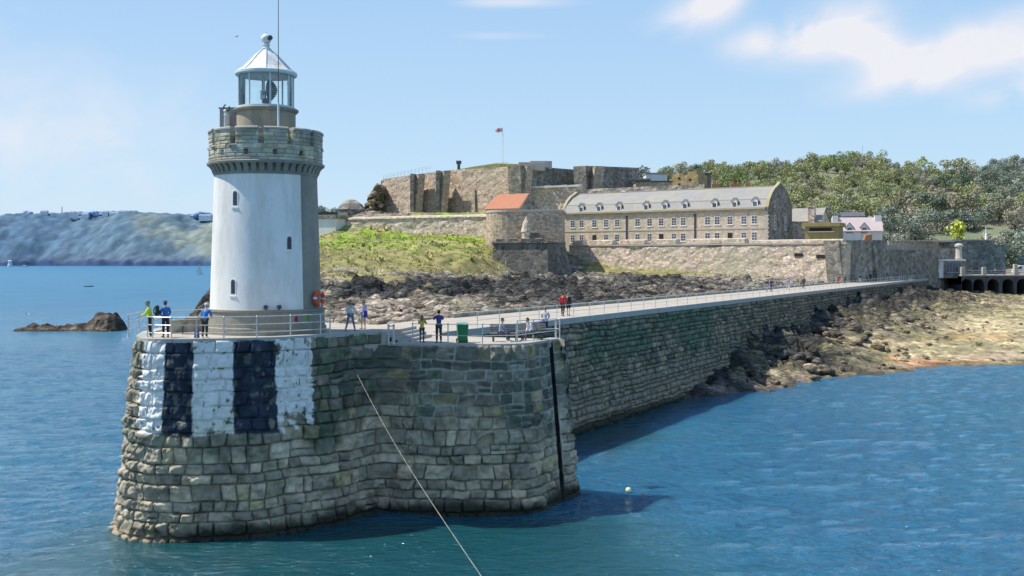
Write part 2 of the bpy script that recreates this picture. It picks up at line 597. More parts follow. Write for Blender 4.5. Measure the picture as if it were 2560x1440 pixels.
t.l.new(t.math('MULTIPLY_ADD', sepc.outputs[1], .30, .10), b.inputs['Roughness'])
b.inputs['IOR'].default_value = 1.75
b.inputs['Specular Tint'].default_value = (.52, .84, 1.0, 1)
b.inputs['Specular IOR Level'].default_value = .5
calm = sepc.outputs[0]
h = t.math('ADD', t.math('MULTIPLY', n1, .62), t.math('MULTIPLY', n2, .38))
h = t.math('MULTIPLY', h, t.math('SUBTRACT', 1.0, t.math('MULTIPLY', calm, .72)))
bp = t.new('ShaderNodeBump', i_Strength=1.0, i_Distance=1.7, i_Height=h)
t.l.new(bp.outputs[0], b.inputs['Normal'])
SEA = m
# one sheet to the horizon; real swell and chop where the water is near
xs = np.r_[-9000, -4000, -1500, -500, -220, np.arange(-120, 130, .5), 220, 500, 1500, 4000, 9000]
ys = np.r_[-600, -60, 0, 20, np.arange(34, 150, .4), np.arange(150, 330, 2.0), 400, 600, 1000, 2000, 4000, 9000, 16000]
X, Y = np.meshgrid(xs, ys, indexing='ij')
damp = sstep(120, 90, np.abs(X)) * sstep(26, 40, Y) * sstep(320, 110, Y)
xr = X * .96 + Y * .27; yr = Y * .96 - X * .27
Zw = (.045 * vnoise(xr * .16, yr * .42, None, 2) + .05 * vnoise(xr * .45 + 3, yr * .95, None, 5) + .06 * vnoise(xr * .8, yr * 1.5, None, 8)) * damp
cmx = np.clip(X, -22, 2.5)
dd = np.hypot((X - np.clip(X, -16, 3.0)) / 9.0, (Y - np.clip(Y, 40, 52)) / 7.0)
qn = (X - 3.65) * .886 - (Y - 78.9) * .4635
cal = np.maximum(sstep(1.25, .1, dd + .25 * fbm(X / 9, Y / 9, None, 3, 55)), sstep(7, 1.0, qn + 2.5 * fbm(X / 7, Y / 7, None, 3, 56)) * (qn > -2) * (Y < 130) * (Y > 58))
Zw = Zw * (1 - .6 * cal)
sea = np_mesh('sea', np.stack([X, Y, Zw], -1).reshape(-1, 3), grid_faces(len(xs), len(ys)), SEA, smooth=True, colors=np.stack([cal, sstep(60, 420, np.hypot(X, Y)), cal * 0], -1).reshape(-1, 3))
tag(sea, kind='structure')

# ================================================================ breakwater
ST = pmat('harbour_stone', attr=True, scale=1.6, var=.42, rough=.88, bump=.55, bscale=26, bdist=.03, spec=.22)
CONC = pmat('pale_concrete', (.50, .43, .34), (.40, .36, .30), scale=.45, var=.22, rough=.9, bump=.15, bscale=30, bdist=.02, stain=(.29, .26, .21), stainscale=.5)
COPE = pmat('coping_granite', (.46, .44, .39), (.36, .34, .30), scale=1.2, var=.3, rough=.85, bump=.3, bscale=20, bdist=.02)
PARA = pmat('parapet_granite', (.36, .34, .27), (.27, .26, .21), scale=1.0, var=.35, rough=.9, bump=.5, bscale=14, rubble=1.6, mortar=(.33, .32, .28))

UP, LO = 8.9, 8.3          # the raised head round the lighthouse, and the lower quay
BAT = .105
head = Path([(-13.2, 71.5), (-16.6, 65.5), (-19.2, 60.2), (-19.6, 56.5), (-19.0, 53.0), (-18.25, 50.6), (-17.0, 49.0), (-15.0, 48.7), (-13.0, 49.05), (-10.8, 49.95),
             (-9.0, 51.4), (-7.6, 53.1), (-6.75, 54.55), (-6.1, 54.75), (-5.2, 54.15), (-4.0, 53.85), (-2.0, 53.75), (-.4, 53.8), (1.2, 54.4), (2.1, 56.0), (3.05, 57.85), (3.55, 58.8), (3.50, 58.95), (3.2, 59.2), (-.5, 61.1), (-3.6, 62.7)], smooth=2)
# arc lengths of the things the photo fixes on the wall
sa, sb = 10.0, head.L - 8.0
stripes = [head.s_of_px(px, 6.8, BAT, sa, sb) for px in (355, 410, 482, 583, 689, 779)]
s_step = head.s_of_px(962, 8.3, BAT, sa, sb)
s_slot0 = head.s_of_px(1376, 8.0, BAT, sa, sb); s_slot1 = head.s_of_px(1405, .5, BAT, sa, sb)
s_slot = (s_slot0 + s_slot1) / 2
s_hole = head.s_of_px(1214, 3.55, BAT, sa, sb)
s_corner = head.s_of_px(1444, 1.0, BAT, sa, sb)


def head_disp(s, z, D):
    hole = 1 - sstep(.75, 1.05, np.hypot((s - s_hole) / .52, (z - 3.55 - (s - s_hole) * .45) / .36))
    D = D * (1 - hole) - .55 * hole
    lo_, hi_ = stripes[0] - .1, stripes[5] + .1
    soft = sstep(lo_, lo_ + .2, s) * sstep(hi_, hi_ - .2, s) * sstep(4.4, 4.9, z)
    D = D * (1 - .35 * soft) + .01 * soft
    ds_ = np.abs(s - (s_slot0 + (s_slot1 - s_slot0) * (8.0 - z) / 7.5)); fl_ = 1 - sstep(.40, .70, ds_)
    D = D * (1 - .92 * fl_) + .03 * fl_
    slot = 1 - sstep(.13, .19, np.abs(s - (s_slot0 + (s_slot1 - s_slot0) * (8.0 - z) / 7.5)))
    slot = slot * sstep(-.2, .4, z)
    D = D * (1 - slot) - 1.0 * slot
    mkz = sstep(s_step - 1, s_step + 2, s) * sstep(4.0, 5.4, z)
    D = np.where((D < .045) & (slot < .05), D * (1 - .8 * mkz) + .03 * mkz, D)
    # a crack low on the front and the worn toe
    ck = 1 - sstep(.02, .09, np.abs(s - stripes[4] - .15 - .18 * vnoise(z * 2.2, z * 0, None, 3)))
    D = D - .22 * ck * sstep(1.7, 1.4, z)
    return D + .09 * sstep(.35, .1, z) * sstep(-.5, .0, z) * sstep(stripes[2], stripes[1], s)


PAL_UP = np.array([(.13, .12, .10), (.19, .172, .145), (.24, .215, .18), (.08, .076, .068), (.115, .135, .10), (.085, .11, .085), (.23, .20, .115), (.29, .235, .155), (.30, .275, .235)])
PRO_UP = np.array([.2, .2, .13, .11, .12, .09, .07, .03, .05])
PAL_LO = np.array([(.29, .265, .22), (.36, .325, .265), (.235, .215, .18), (.38, .325, .255), (.19, .175, .15), (.245, .24, .19), (.32, .28, .185)])
PRO_LO = np.array([.27, .18, .22, .1, .12, .07, .04])


def head_col(s, z, e, rng, ci):
    up = PAL_UP[rng.choice(len(PAL_UP), p=PRO_UP / PRO_UP.sum())]
    lo = PAL_LO[rng.choice(len(PAL_LO), p=PRO_LO / PRO_LO.sum())]
    n = fbm(s * .45, z * .5, None, 4, 31); n2 = fbm(s * 3.1, z * 3.1, None, 3, 32)
    k = sstep(5.6, 3.3, z + n * 1.5)[:, None]
    c = (up * (1 - k) + lo * k) * np.array([1.38, 1.31, 1.14])
    left = sstep(stripes[2], stripes[0], s)[:, None]        # sunlight painted in: the seaward corner is made paler and creamier
    c = c * (1 - left) + (c * .35 + np.array([.27, .245, .185]) * .85) * left
    c = c * (1 + .32 * n2[:, None])
    gr = (sstep(.05, .5, n) * sstep(2.5, 5.5, z))[:, None] * .5
    c = c * (1 - gr) + np.array([.075, .10, .075]) * gr
    # mortar: white pointing high up on the right, dark open joints low down
    mk = (sstep(s_step - 1, s_step + 2, s) * sstep(3.6, 5.2, z + n * 1.4))[:, None]
    mort = np.array([.36, .35, .30]) * mk + c * .5 * (1 - mk)
    j = np.maximum(1 - sstep(.05, .45, e), (1 - sstep(.25, .95, e)) * mk[:, 0])[:, None]
    c = c * (1 - j) + mort * j
    sl_ = (1 - sstep(.22, .27, np.abs(s - (s_slot0 + (s_slot1 - s_slot0) * (8.0 - z) / 7.5))))[:, None]; c = c * (1 - sl_) + np.array([.012, .012, .012]) * sl_  # slot inside painted near-black for its shade
    hl_ = (1 - sstep(.75, 1.0, np.hypot((s - s_hole) / .52, (z - 3.55 - (s - s_hole) * .45) / .36)))[:, None]; c = c * (1 - hl_) + np.array([.55, .50, .36]) * hl_  # hole inside painted pale, as if sunlit
    # painted stripes
    zb = 4.62 + .22 * n
    inpaint = sstep(zb - .05, zb + .05, z)
    wob = .03 * vnoise(z * 2.0, s * 0, None, 77)
    for i in range(5):
        m_ = sstep(stripes[i] - .02, stripes[i] + .02, s + wob) * sstep(stripes[i + 1] + .02, stripes[i + 1] - .02, s + wob) * inpaint
        if i % 2 == 0:
            pc = np.array([.74, .735, .69]) * (1 + .05 * n2[:, None])
            wear = sstep(.18, .42, fbm(s * 4.2, z * 4.2, None, 3, 41) + 1.0 * sstep(6.0, 4.7, z) * (1 if i == 4 else .38) - (.42 if i == 4 else .62))
            if i == 2: pc = pc * (1 - .2 * sstep(6.2, 4.8, z)[:, None] * np.array([.3, .35, .9]))
        else:
            pc = np.array([.030, .040, .058]) * (1 + .4 * n2[:, None])
            wear = sstep(.34, .62, fbm(s * 3.3, z * 3.3, None, 3, 43) + .22 * sstep(7.8, 5.0, z) * (1 if i == 1 else .3)) * .6
        m_ = (m_ * (1 - wear))[:, None]
        c = c * (1 - m_) + pc * m_
    wet = sstep(.95, .35, z + .3 * n)[:, None] * (1 - left * .55)
    c = c * (1 - wet) + np.array([.035, .038, .026]) * wet
    bl = sstep(.5, .25, z + .1 * n)[:, None] * left[:, :]
    c = c * (1 - bl) + np.array([.36, .29, .20]) * bl
    return c


bw = thing('breakwater', 'long granite breakwater with a striped rounded pier head, running back to the castle', 'breakwater', (-12, 60, 0))
bw.location = (0, 0, 0)
hc = make_courses(-.9, LO, .56, 11)
block_wall('head_wall', head, 0, head.L, hc, BAT, .055, 5, head_col, ST, bw, dispfn=head_disp, bulge=.075, rough=.09, wmin=.5, wmax=1.4, jit=.03, ew=.07)
block_wall('raised_wall', head, 0, s_step, [(LO, UP)], BAT, .065, 6, head_col, ST, bw, bulge=.07)


def ring(path, s0, s1, z, off, n=120):
    ss = np.linspace(s0, s1, n)
    return [tuple(p) for p in path.pos(ss, np.full(n, z), np.full(n, off) + 0, BAT)]


# decks
st = head.pos(np.array([s_step]), np.array([UP]), np.array([-.0]), BAT)[0]
upper = ring(head, 4.0, s_step, UP, -.02) + [(st[0] + .45, 57.5, UP), (st[0] + 1.15, 60.7, UP), (-9.0, 62.5, UP), (-13.5, 66.5, UP)]
mb = MB(); mb.prism([(x, y, LO - .3) for x, y, z in upper], upper)
mb.build('upper_deck', CONC, bw)
dx, dy = .4635, .886
pn = (.886, -.4635)            # outward normal of the long wall
E0 = (3.65, 78.9)              # a point of the long wall's top edge


def along(t_, off=0.0): return (E0[0] + dx * t_ + pn[0] * off, E0[1] + dy * t_ + pn[1] * off)


lower = ring(head, s_step - .5, head.L, LO, -.02) + [along(-17, .1), along(222, .1), along(222, -8.2), along(-4, -8.2), (-9.5, 70.5), (-13, 66.8), (-11, 62), (-8, 59)]
mb = MB(); mb.prism([(x, y, LO - .35) for x, y, *z in lower], [(x, y, LO) for x, y, *z in lower])
mb.build('lower_deck', CONC, bw)
# coping stones along the edges
def strip(path, s0, s1, z0, z1, o0, o1, gap=1.6):
    q = MB(); n = max(1, int((s1 - s0) / gap))
    ed = np.linspace(s0, s1, n + 1)
    for a, b_ in zip(ed[:-1], ed[1:]):
        ss = np.linspace(a + .012, b_ - .012, 4)
        A = path.pos(ss, np.full(4, UP), np.full(4, o0), BAT); B = path.pos(ss, np.full(4, UP), np.full(4, o1), BAT)
        rg = [tuple(p) for p in A] + [tuple(p) for p in B[::-1]]
        q.prism([(x, y, z0) for x, y, _ in rg], [(x, y, z1) for x, y, _ in rg])
    return q
strip(head, 5.0, s_step - .05, UP - .12, UP + .07, .07, -.55).build('upper_coping', COPE, bw, bevel=.015)
strip(head, s_step + .05, s_corner - .2, LO - .10, LO + .06, .09, -.62).build('lower_coping', COPE, bw, bevel=.015)
# three steps down from the raised head, and its end wall
mb = MB()
for k in range(3):
    mb.prism([(st[0] - .1 + .3 * k, 55.9, LO), (st[0] + .2 + .3 * k + .1, 55.9, LO), (st[0] + 1.3 + .3 * k + .1, 60.6, LO), (st[0] + 1.0 + .3 * k, 60.6, LO)],
             [(st[0] - .1 + .3 * k, 55.9, UP - .15 * (k + 1)), (st[0] + .2 + .3 * k + .1, 55.9, UP - .15 * (k + 1)), (st[0] + 1.3 + .3 * k + .1, 60.6, UP - .15 * (k + 1)), (st[0] + 1.0 + .3 * k, 60.6, UP - .15 * (k + 1))])
mb.build('steps', COPE, bw)

# long wall
LWB = .115
base0 = along(-19, LWB * LO); base1 = along(216, LWB * LO)
lw = Path([base0, base1], smooth=0, step=.25)
PAL_R = np.array([(.15, .137, .115), (.19, .172, .142), (.11, .103, .09), (.25, .22, .175), (.155, .16, .12), (.21, .178, .13), (.085, .082, .074)])


def long_col(s, z, e, rng, ci):
    c = PAL_R[rng.integers(len(PAL_R))] * (.85 + .3 * rng.random())
    n = fbm(s * .12, z * .35, None, 4, 51); n2 = fbm(s * 2.1, z * 2.1, None, 3, 52)
    g = (sstep(-.30, .25, n) * sstep(2.0, 4.0, z) * sstep(95, 45, s))[:, None] * .75
    c = c * (1 - g) + np.array([.070, .118, .088]) * g
    k = sstep(3.4, 1.2, z + n)[:, None] * .75
    c = c * (1 - k) + np.array([.20, .185, .155]) * k
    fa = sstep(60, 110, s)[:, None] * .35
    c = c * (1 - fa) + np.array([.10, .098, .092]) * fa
    c = c * (1 + .3 * n2[:, None])
    j = (1 - sstep(.03, .3, e))[:, None]
    c = c * (1 - j * .6)
    wet = sstep(.8, .25, z + .2 * n)[:, None]
    return (c * (1 - wet) + np.array([.03, .034, .024]) * wet) * np.array([1.5, 1.42, 1.22])


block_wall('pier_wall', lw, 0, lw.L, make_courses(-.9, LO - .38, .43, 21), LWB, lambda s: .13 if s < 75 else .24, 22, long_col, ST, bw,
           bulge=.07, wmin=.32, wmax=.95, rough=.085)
mb = MB()
tt = np.arange(-16.4, 216, 2.0)
for a, b_ in zip(tt[:-1], tt[1:]):
    p = [along(a + .01, .14), along(b_ - .01, .14), along(b_ - .01, -.75), along(a + .01, -.75)]
    mb.prism([(x, y, LO - .38) for x, y in p], [(x, y, LO + .06) for x, y in p])
mb.build('pier_coping', COPE, bw, bevel=.02)
# seaward side: a plain battered face with a low kerb
mb = MB()
p = [along(-6, -8.2), along(222, -8.2)]
mb.poly([(*along(-6, -8.2), LO), (*along(222, -8.2), LO), (*along(222, -9.1), -1), (*along(-6, -9.1), -1)])
mb.build('seaward_face', PARA, bw)
mb = MB()
mb.prism([(*along(-2, -8.25), LO), (*along(222, -8.25), LO), (*along(222, -7.95), LO), (*along(-2, -7.95), LO)],
         [(*along(-2, -8.25), LO + .3), (*along(222, -8.25), LO + .3), (*along(222, -7.95), LO + .3), (*along(-2, -7.95), LO + .3)])
mb.build('seaward_kerb', PARA, bw)

# low parapet at the back of the raised head
pp = thing('parapet_wall', 'low olive grey stone parapet behind the lighthouse rail on the left', 'wall', (0, 0, 0))
mb = MB()
arc = [(-17.25, 55.2), (-15.9, 56.4), (-14.9, 58.6), (-14.2, 61.0), (-12.6, 63.6)]
for (x0, y0), (x1, y1) in zip(arc[:-1], arc[1:]):
    d = Vector((x1 - x0, y1 - y0)).normalized(); nx_, ny_ = d.y * .22, -d.x * .22
    mb.prism([(x0 - nx_, y0 - ny_, UP), (x1 - nx_, y1 - ny_, UP), (x1 + nx_, y1 + ny_, UP), (x0 + nx_, y0 + ny_, UP)],
             [(x0 - nx_, y0 - ny_, UP + .62), (x1 - nx_, y1 - ny_, UP + .62), (x1 + nx_, y1 + ny_, UP + .62), (x0 + nx_, y0 + ny_, UP + .62)])
mb.build('wall_body', PARA, pp)

# ================================================================ lighthouse
LX, LY = -12.42, 55.5
WHITE = pmat('white_paint_render', (.86, .84, .79), (.80, .78, .73), scale=.8, var=.09, rough=.65, bump=.25, bscale=6, bdist=.03, stain=(.60, .56, .47), stainscale=.9)
GRAN = pmat('tower_granite', (.34, .32, .26), (.25, .24, .20), scale=1.1, var=.3, rough=.9, bump=.5, bscale=16, bdist=.03, stain=(.19, .18, .14), stainscale=.9)
GALS = pmat('gallery_granite', attr=True, scale=2.2, var=.38, rough=.9, bump=.5, bscale=18, bdist=.03)
IRON = pmat('white_iron', (.78, .79, .77), (.68, .70, .68), scale=3, var=.12, rough=.5, bump=.05, stain=(.45, .36, .25), stainscale=2.5)
PALE = pmat('pale_green_iron', (.66, .72, .69), (.56, .63, .60), scale=3, var=.15, rough=.5, bump=.05)
DARK = pmat('dark_recess', (.03, .03, .03), scale=5, var=.3, rough=.9, bump=0)
STEEL = pmat('galvanised_steel', (.62, .62, .58), (.48, .48, .45), scale=5, var=.2, rough=.45, bump=.05, metallic=.35)
DKST = pmat('dark_metal', (.06, .065, .075), (.09, .09, .10), scale=8, var=.3, rough=.4, bump=.05, metallic=.4)

lh = thing('lighthouse', 'white round lighthouse tower with stone battlements and glazed lantern on the pier head', 'lighthouse', (LX, LY, UP))
def L(x, y, z): return (x, y, z - UP)
PZ = 10.12 - UP
mb = MB(); mb.lathe([(3.0, -.05), (3.0, .32), (2.93, .36), (2.90, PZ - .12), (2.96, PZ - .10), (2.96, PZ), (2.0, PZ + .02)], n=64)
plinth = mb.build('plinth', GRAN, lh, angle=30)
GH = 16.75 - UP
prof = [(2.76 - (2.76 - 2.54) * (i / 14), PZ + .0 + (GH - PZ + .1) * i / 14) for i in range(15)]
aP = math.atan2(-math.sqrt(max(0, 1 - .795 ** 2)), .795)       # white paint stops here (right-hand edge seen from the sea)
mb = MB(); mb.lathe(prof, n=72, a0=aP - R(200), a1=aP); mb.build('white_face', WHITE, lh, smooth=True)
mb = MB(); mb.lathe([(r - .012, z) for r, z in prof], n=60, a0=aP, a1=aP + R(160))
mb.build('bare_stone_face', GRAN, lh, smooth=True)
# slit windows with rounded heads
for px, py0, py1 in ((588, 478, 513), (723, 591, 623), (583, 699, 734)):
    zc0, zc1 = Z(py1, 53.2) - UP, Z(py0, 53.2) - UP
    k = (px - CXP) / F
    rr = np.interp((zc0 + zc1) / 2, [p_[1] for p_ in prof], [p_[0] for p_ in prof])
    best = min((abs((LX + rr * math.cos(a)) - k * (LY + rr * math.sin(a))), a) for a in np.linspace(-math.pi, 0, 4000))[1]
    def tp(da, z, r_): return (r_ * math.cos(best + da), r_ * math.sin(best + da), z)
    w_ = .11 / rr; fw = .055 / rr
    def prof_pts(e, r_):
        q = []
        hw = w_ + e
        hz = zc1 - w_ * rr
        q += [tp(-hw, zc0 - e * rr, r_), tp(hw, zc0 - e * rr, r_)]
        for i in range(7):
            a_ = math.pi * i / 6
            q.append(tp(hw * math.cos(a_), hz + hw * rr * math.sin(a_), r_))
        return q
    frm = MB().prism(prof_pts(fw, rr - .05), prof_pts(fw, rr + .018)).build('window', WHITE, lh)
    gl = MB().prism(prof_pts(0, rr - .04), prof_pts(0, rr + .024)).build('pane', DKST, frm)
    sill = MB().prism([tp(-w_ * 1.7, zc0 - .16, rr - .02), tp(w_ * 1.7, zc0 - .16, rr - .02), tp(w_ * 1.7, zc0 - .16, rr + .06), tp(-w_ * 1.7, zc0 - .16, rr + .06)],
                      [tp(-w_ * 1.7, zc0 - .09, rr - .02), tp(w_ * 1.7, zc0 - .09, rr - .02), tp(w_ * 1.7, zc0 - .09, rr + .06), tp(-w_ * 1.7, zc0 - .09, rr + .06)]).build('sill', WHITE, frm)
# corbel table
mb = MB(); mb.lathe([(2.56, 16.72 - UP), (2.60, 16.84 - UP), (2.58, 16.86 - UP)], n=64, close=False)
mb.lathe([(2.55, 16.80 - UP), (2.56, 17.24 - UP)], n=64, close=False)
mb.lathe([(2.56, 17.22 - UP), (2.90, 17.24 - UP), (2.92, 17.34 - UP), (2.84, 17.38 - UP)], n=64, close=False)
mb.build('corbel_ring', GRAN, lh, angle=35)
mb = MB(); NC = 44
for k in range(NC):
    a = 2 * math.pi * k / NC; da = .62 * math.pi / NC
    pts = []
    for dz, r0, r1 in ((0, 2.5, 2.62), (.22, 2.5, 2.70), (.40, 2.5, 2.86)):
        pts.append([((r) * math.cos(a + s_), (r) * math.sin(a + s_), 16.84 - UP + dz) for s_, r in ((-da, r0), (da, r0), (da, r1), (-da, r1))])
    mb.prism(pts[0], pts[1]); mb.prism(pts[1], pts[2])
mb.build('corbels', GRAN, lh)
# battlemented parapet of real courses
gp = Path([(2.80 * math.cos(a), 2.80 * math.sin(a)) for a in np.linspace(-math.pi * 2, 0, 120)], smooth=0, step=.04)
notch_px = (534, 582, 652, 727, 780); hole_px = (555, 614, 688, 753)
def ang_px(px, r_):
    k = (px - CXP) / F
    return min((abs((LX + r_ * math.cos(a)) - k * (LY + r_ * math.sin(a))), a) for a in np.linspace(-math.pi, 0, 4000))[1]
na = [ang_px(p_, 2.8) for p_ in notch_px]; ha = [ang_px(p_, 2.8) for p_ in hole_px]
stepn = np.mean(np.diff(sorted(na)))
na = sorted(na); na = list(na) + [na[-1] + stepn * k for k in range(1, 5)] + [na[0] - stepn * k for k in range(1, 4)]
ha = sorted(ha); ha = list(ha) + [ha[-1] + stepn * k for k in range(1, 4)] + [ha[0] - stepn * k for k in range(1, 4)]
to_s = lambda a: ((a + 2 * math.pi) % (2 * math.pi)) * 2.80
ns = [to_s(a) for a in na]; hs = [to_s(a) for a in ha]
PAL_G = np.array([(.56, .49, .32), (.48, .44, .33), (.42, .40, .33), (.52, .44, .30), (.38, .37, .30), (.47, .46, .37)])
Z0g, Z1g = 17.36 - UP, 18.88 - UP


def gal_disp(s, z, D):
    for q in ns:
        m_ = (1 - sstep(.115, .14, np.abs(s - q))) * sstep(Z0g + .78, Z0g + .84, z)
        D = D * (1 - m_) - .40 * m_
        lip = (1 - sstep(.2, .24, np.abs(s - q))) * sstep(Z0g + .66, Z0g + .69, z) * sstep(Z0g + .80, Z0g + .77, z)
        D = D + .05 * lip
    for q in hs:
        m_ = (1 - sstep(.09, .115, np.abs(s - q))) * sstep(Z0g + .27, Z0g + .31, z) * sstep(Z0g + .53, Z0g + .49, z)
        D = D * (1 - m_) - .3 * m_
    return D


def gal_col(s, z, e, rng, ci):
    c = PAL_G[rng.integers(len(PAL_G))] * (.8 + .35 * rng.random())
    n = fbm(s * 1.3, z * 2, None, 4, 61)
    c = c * (1 + .3 * n[:, None])
    st_ = (sstep(.0, .5, fbm(s * 2.4, z * .5, None, 3, 62)))[:, None] * .5
    c = c * (1 - st_) + np.array([.24, .22, .15]) * st_
    j = (1 - sstep(.03, .3, e))[:, None]
    return c * (1 - j * .5)


block_wall('battlement', gp, 0, gp.L - .01, make_courses(Z0g, Z1g, .19, 3), 0.0, .026, 71, gal_col, GALS, lh, bulge=.012, wmin=.4, wmax=.9,
           dispfn=gal_disp, joint=-.012, rough=.010, jit=.004, wan=.12, ew=.03)
mb = MB()
na2 = sorted([(q / 2.8) for q in ns])
for a, b_ in zip(na2, na2[1:] + [na2[0] + 2 * math.pi]):
    A0, A1 = a + .05 - 2 * math.pi, b_ - .05 - 2 * math.pi
    if A1 - A0 < .05: continue
    mb.lathe([(2.38, Z1g - .02), (2.86, Z1g - .02), (2.86, Z1g + .06), (2.80, Z1g + .11), (2.40, Z1g + .11), (2.38, Z1g - .02)], n=10, a0=A0, a1=A1, close=False)
    for aa in (A0, A1):
        mb.poly([((r_) * math.cos(aa), (r_) * math.sin(aa), z_) for r_, z_ in ((2.38, Z1g - .02), (2.86, Z1g - .02), (2.86, Z1g + .06), (2.80, Z1g + .11), (2.40, Z1g + .11))])
mb.build('battlement_coping', COPE, lh)
mb = MB(); mb.lathe([(2.38, Z1g), (2.38, Z0g + .3), (.5, Z0g + .32)], n=48, close=False); mb.build('gallery_floor', GRAN, lh, smooth=False)
# drum below the lantern
DRUM = pmat('drum_stone', (.50, .40, .26), (.36, .32, .25), scale=1.5, var=.3, rough=.9, bump=.45, bscale=14, bdist=.03, stain=(.26, .22, .16), stainscale=1.6)
D0, D1 = Z0g + .3, Z(274, 55.5) - UP
mb = MB()
mb.lathe([(1.60, D0), (1.60, Z(328, 55.5) - UP), (1.54, Z(325, 55.5) - UP), (1.46, Z(324, 55.5) - UP), (1.46, D1 - .22), (1.50, D1 - .2), (1.58, D1 - .14), (1.60, D1 - .04), (1.56, D1), (1.0, D1 + .01)], n=56)
drum = mb.build('drum', DRUM, lh, angle=30)
mb = MB(); mb.lathe([(1.47, D1 - .21), (1.61, D1 - .1), (1.61, D1 - .03), (1.5, D1 + .005)], n=56, close=False); mb.build('cornice', GRAN, drum, angle=40)
# lantern
lan0, lan1 = D1, Z(190, 55.5) - UP
mb = MB(); mb.lathe([(1.44, lan0 - .02), (1.44, lan0 + .10), (1.36, lan0 + .12), (1.30, lan0 + .12), (1.30, lan0 - .02)], n=48, close=False); mb.build('lantern_sill', PALE, lh, angle=35)
for k in range(8):
    a = 2 * math.pi * (k + .46) / 8
    x, y = 1.36 * math.cos(a), 1.36 * math.sin(a)
    MB().tube((x, y, lan0 + .08), (x, y, lan1 + .03), .045, n=10).build('mullion', PALE, lh, angle=40)
mg, tg, bgx = new_mat('lantern_glass')
tg.n.remove(bgx)
gout = [n_ for n_ in tg.n if n_.type == 'OUTPUT_MATERIAL'][0]
tr = tg.new('ShaderNodeBsdfTransparent', i_Color=(.95, .99, .98, 1)); gls = tg.new('ShaderNodeBsdfGlossy', i_Roughness=.03, i_Color=(.9, 1, 1, 1))
lw_ = tg.new('ShaderNodeFresnel', i_IOR=1.25)
nzg = tg.new('ShaderNodeTexNoise', i_Scale=.6).outputs[0]
mx = tg.new('ShaderNodeMixShader', i_0=tg.math('MULTIPLY_ADD', nzg, .1, lw_.outputs[0]), i_1=tr.outputs[0], i_2=gls.outputs[0])
tg.l.new(mx.outputs[0], gout.inputs[0])
GLASS = mg
mb = MB(); mb.lathe([(1.33, lan0 + .1), (1.33, lan1 + .02)], n=48, close=False); mb.build('lantern_glazing', GLASS, lh, smooth=True)
# eaves ring, ribbed cone, ball finial
mb = MB(); mb.lathe([(1.32, lan1 - .02), (1.50, lan1 - .02), (1.54, lan1 + .03), (1.54, lan1 + .14), (1.48, lan1 + .19), (1.30, lan1 + .2)], n=56); roof_ring = mb.build('eaves_ring', PALE, lh, angle=35)
cz0, cz1 = lan1 + .18, Z(124, 55.5) - UP
mb = MB()
cone = [(1.47, cz0), (1.18, cz0 + .22), (.62, cz0 + .80), (.30, cz1 - .08), (.22, cz1)]
mb.lathe(cone, n=8, a0=R(12), a1=R(372)); roof = mb.build('lantern_roof', IRON, lh)
mb = MB()
for k in range(8):
    a = R(12) + 2 * math.pi * k / 8
    mb.path([((r_ + .012) * math.cos(a), (r_ + .012) * math.sin(a), z_) for r_, z_ in cone], .028)
mb.build('roof_ribs', PALE, roof)
bz = Z(97, 55.5) - UP
mb = MB(); mb.lathe([(.23, cz1 - .03), (.25, cz1 + .04), (.17, cz1 + .07), (.16, cz1 + .20), (.20, cz1 + .24), (.13, bz - .24)], n=20)
mb.ball((0, 0, bz), (.265, .265, .255), 18, 12); mb.tube((0, 0, bz + .2), (0, 0, bz + .36), .04, .015)
mb.build('ball_finial', IRON, lh, angle=50)
mb = MB(); mb.lathe([(.12, 0), (.12, .12), (.09, .13), (.0, .13)], n=14)
v_ = mb.build('vent', DKST, lh); v_.rotation_euler = (R(90), 0, R(40)); v_.location = (.20, -.17, bz + .01)
# lens on its pedestal
mb = MB(); mb.lathe([(.42, lan0 + .05), (.42, lan0 + .25), (.22, lan0 + .3), (.2, lan0 + .55)], n=20); mb.build('lamp_pedestal', DKST, lh, angle=40)
LENS = pmat('lens_glass', (.14, .17, .19), (.05, .06, .075), scale=6, var=.4, rough=.15, bump=.1, spec=.8)
mb = MB()
for k in range(11):
    z_ = lan0 + .45 + k * .095
    r_ = .44 * math.sin(math.pi * (k + 2.0) / 14)
    mb.lathe([(r_ - .06, z_), (r_, z_ + .03), (r_ - .01, z_ + .075), (r_ - .07, z_ + .09)], (.13, 0), n=22, a0=R(-100), a1=R(120), close=False)
mb.build('fresnel_lens', LENS, lh, angle=40)
mb = MB(); mb.tube((-.1, -.1, lan0 + .1), (-.1, -.1, lan1), .05); mb.box(-.26, -.02, -.18, .06, lan0 + .5, lan0 + .95); mb.ball((-.15, -.2, lan0 + .82), .09, 10, 8)
mb.build('lamp_unit', STEEL, lh)
# grey equipment cabinet and horn behind the battlement on the left
GREYP = pmat('grey_panel', (.34, .35, .34), (.28, .29, .29), scale=2, var=.2, rough=.6, bump=.1)
bx = W(549, 55.5) - LX
mb = MB(); mb.box(bx, -1.40, .0, .9, D0, Z(270, 55.5) - UP); mb.box(bx - .05, -1.38, -.04, .94, Z(270, 55.5) - UP - .03, Z(268, 55.5) - UP); cab = mb.build('equipment_cabinet', GREYP, lh, bevel=.015)
hx = W(571, 55.5) - LX
mb = MB(); mb.lathe([(.15, D0), (.15, D0 + .7), (.19, D0 + .75), (.19, D0 + .85), (.14, D0 + .9), (.14, Z(292, 55.5) - UP), (.17, Z(289, 55.5) - UP), (.1, Z(286, 55.5) - UP)], (hx, -.3), n=16)
mb.tube((hx, -.3, Z(290, 55.5) - UP), (hx - .08, -.45, Z(278, 55.5) - UP), .07); mb.build('fog_horn', IRON, lh, angle=40)
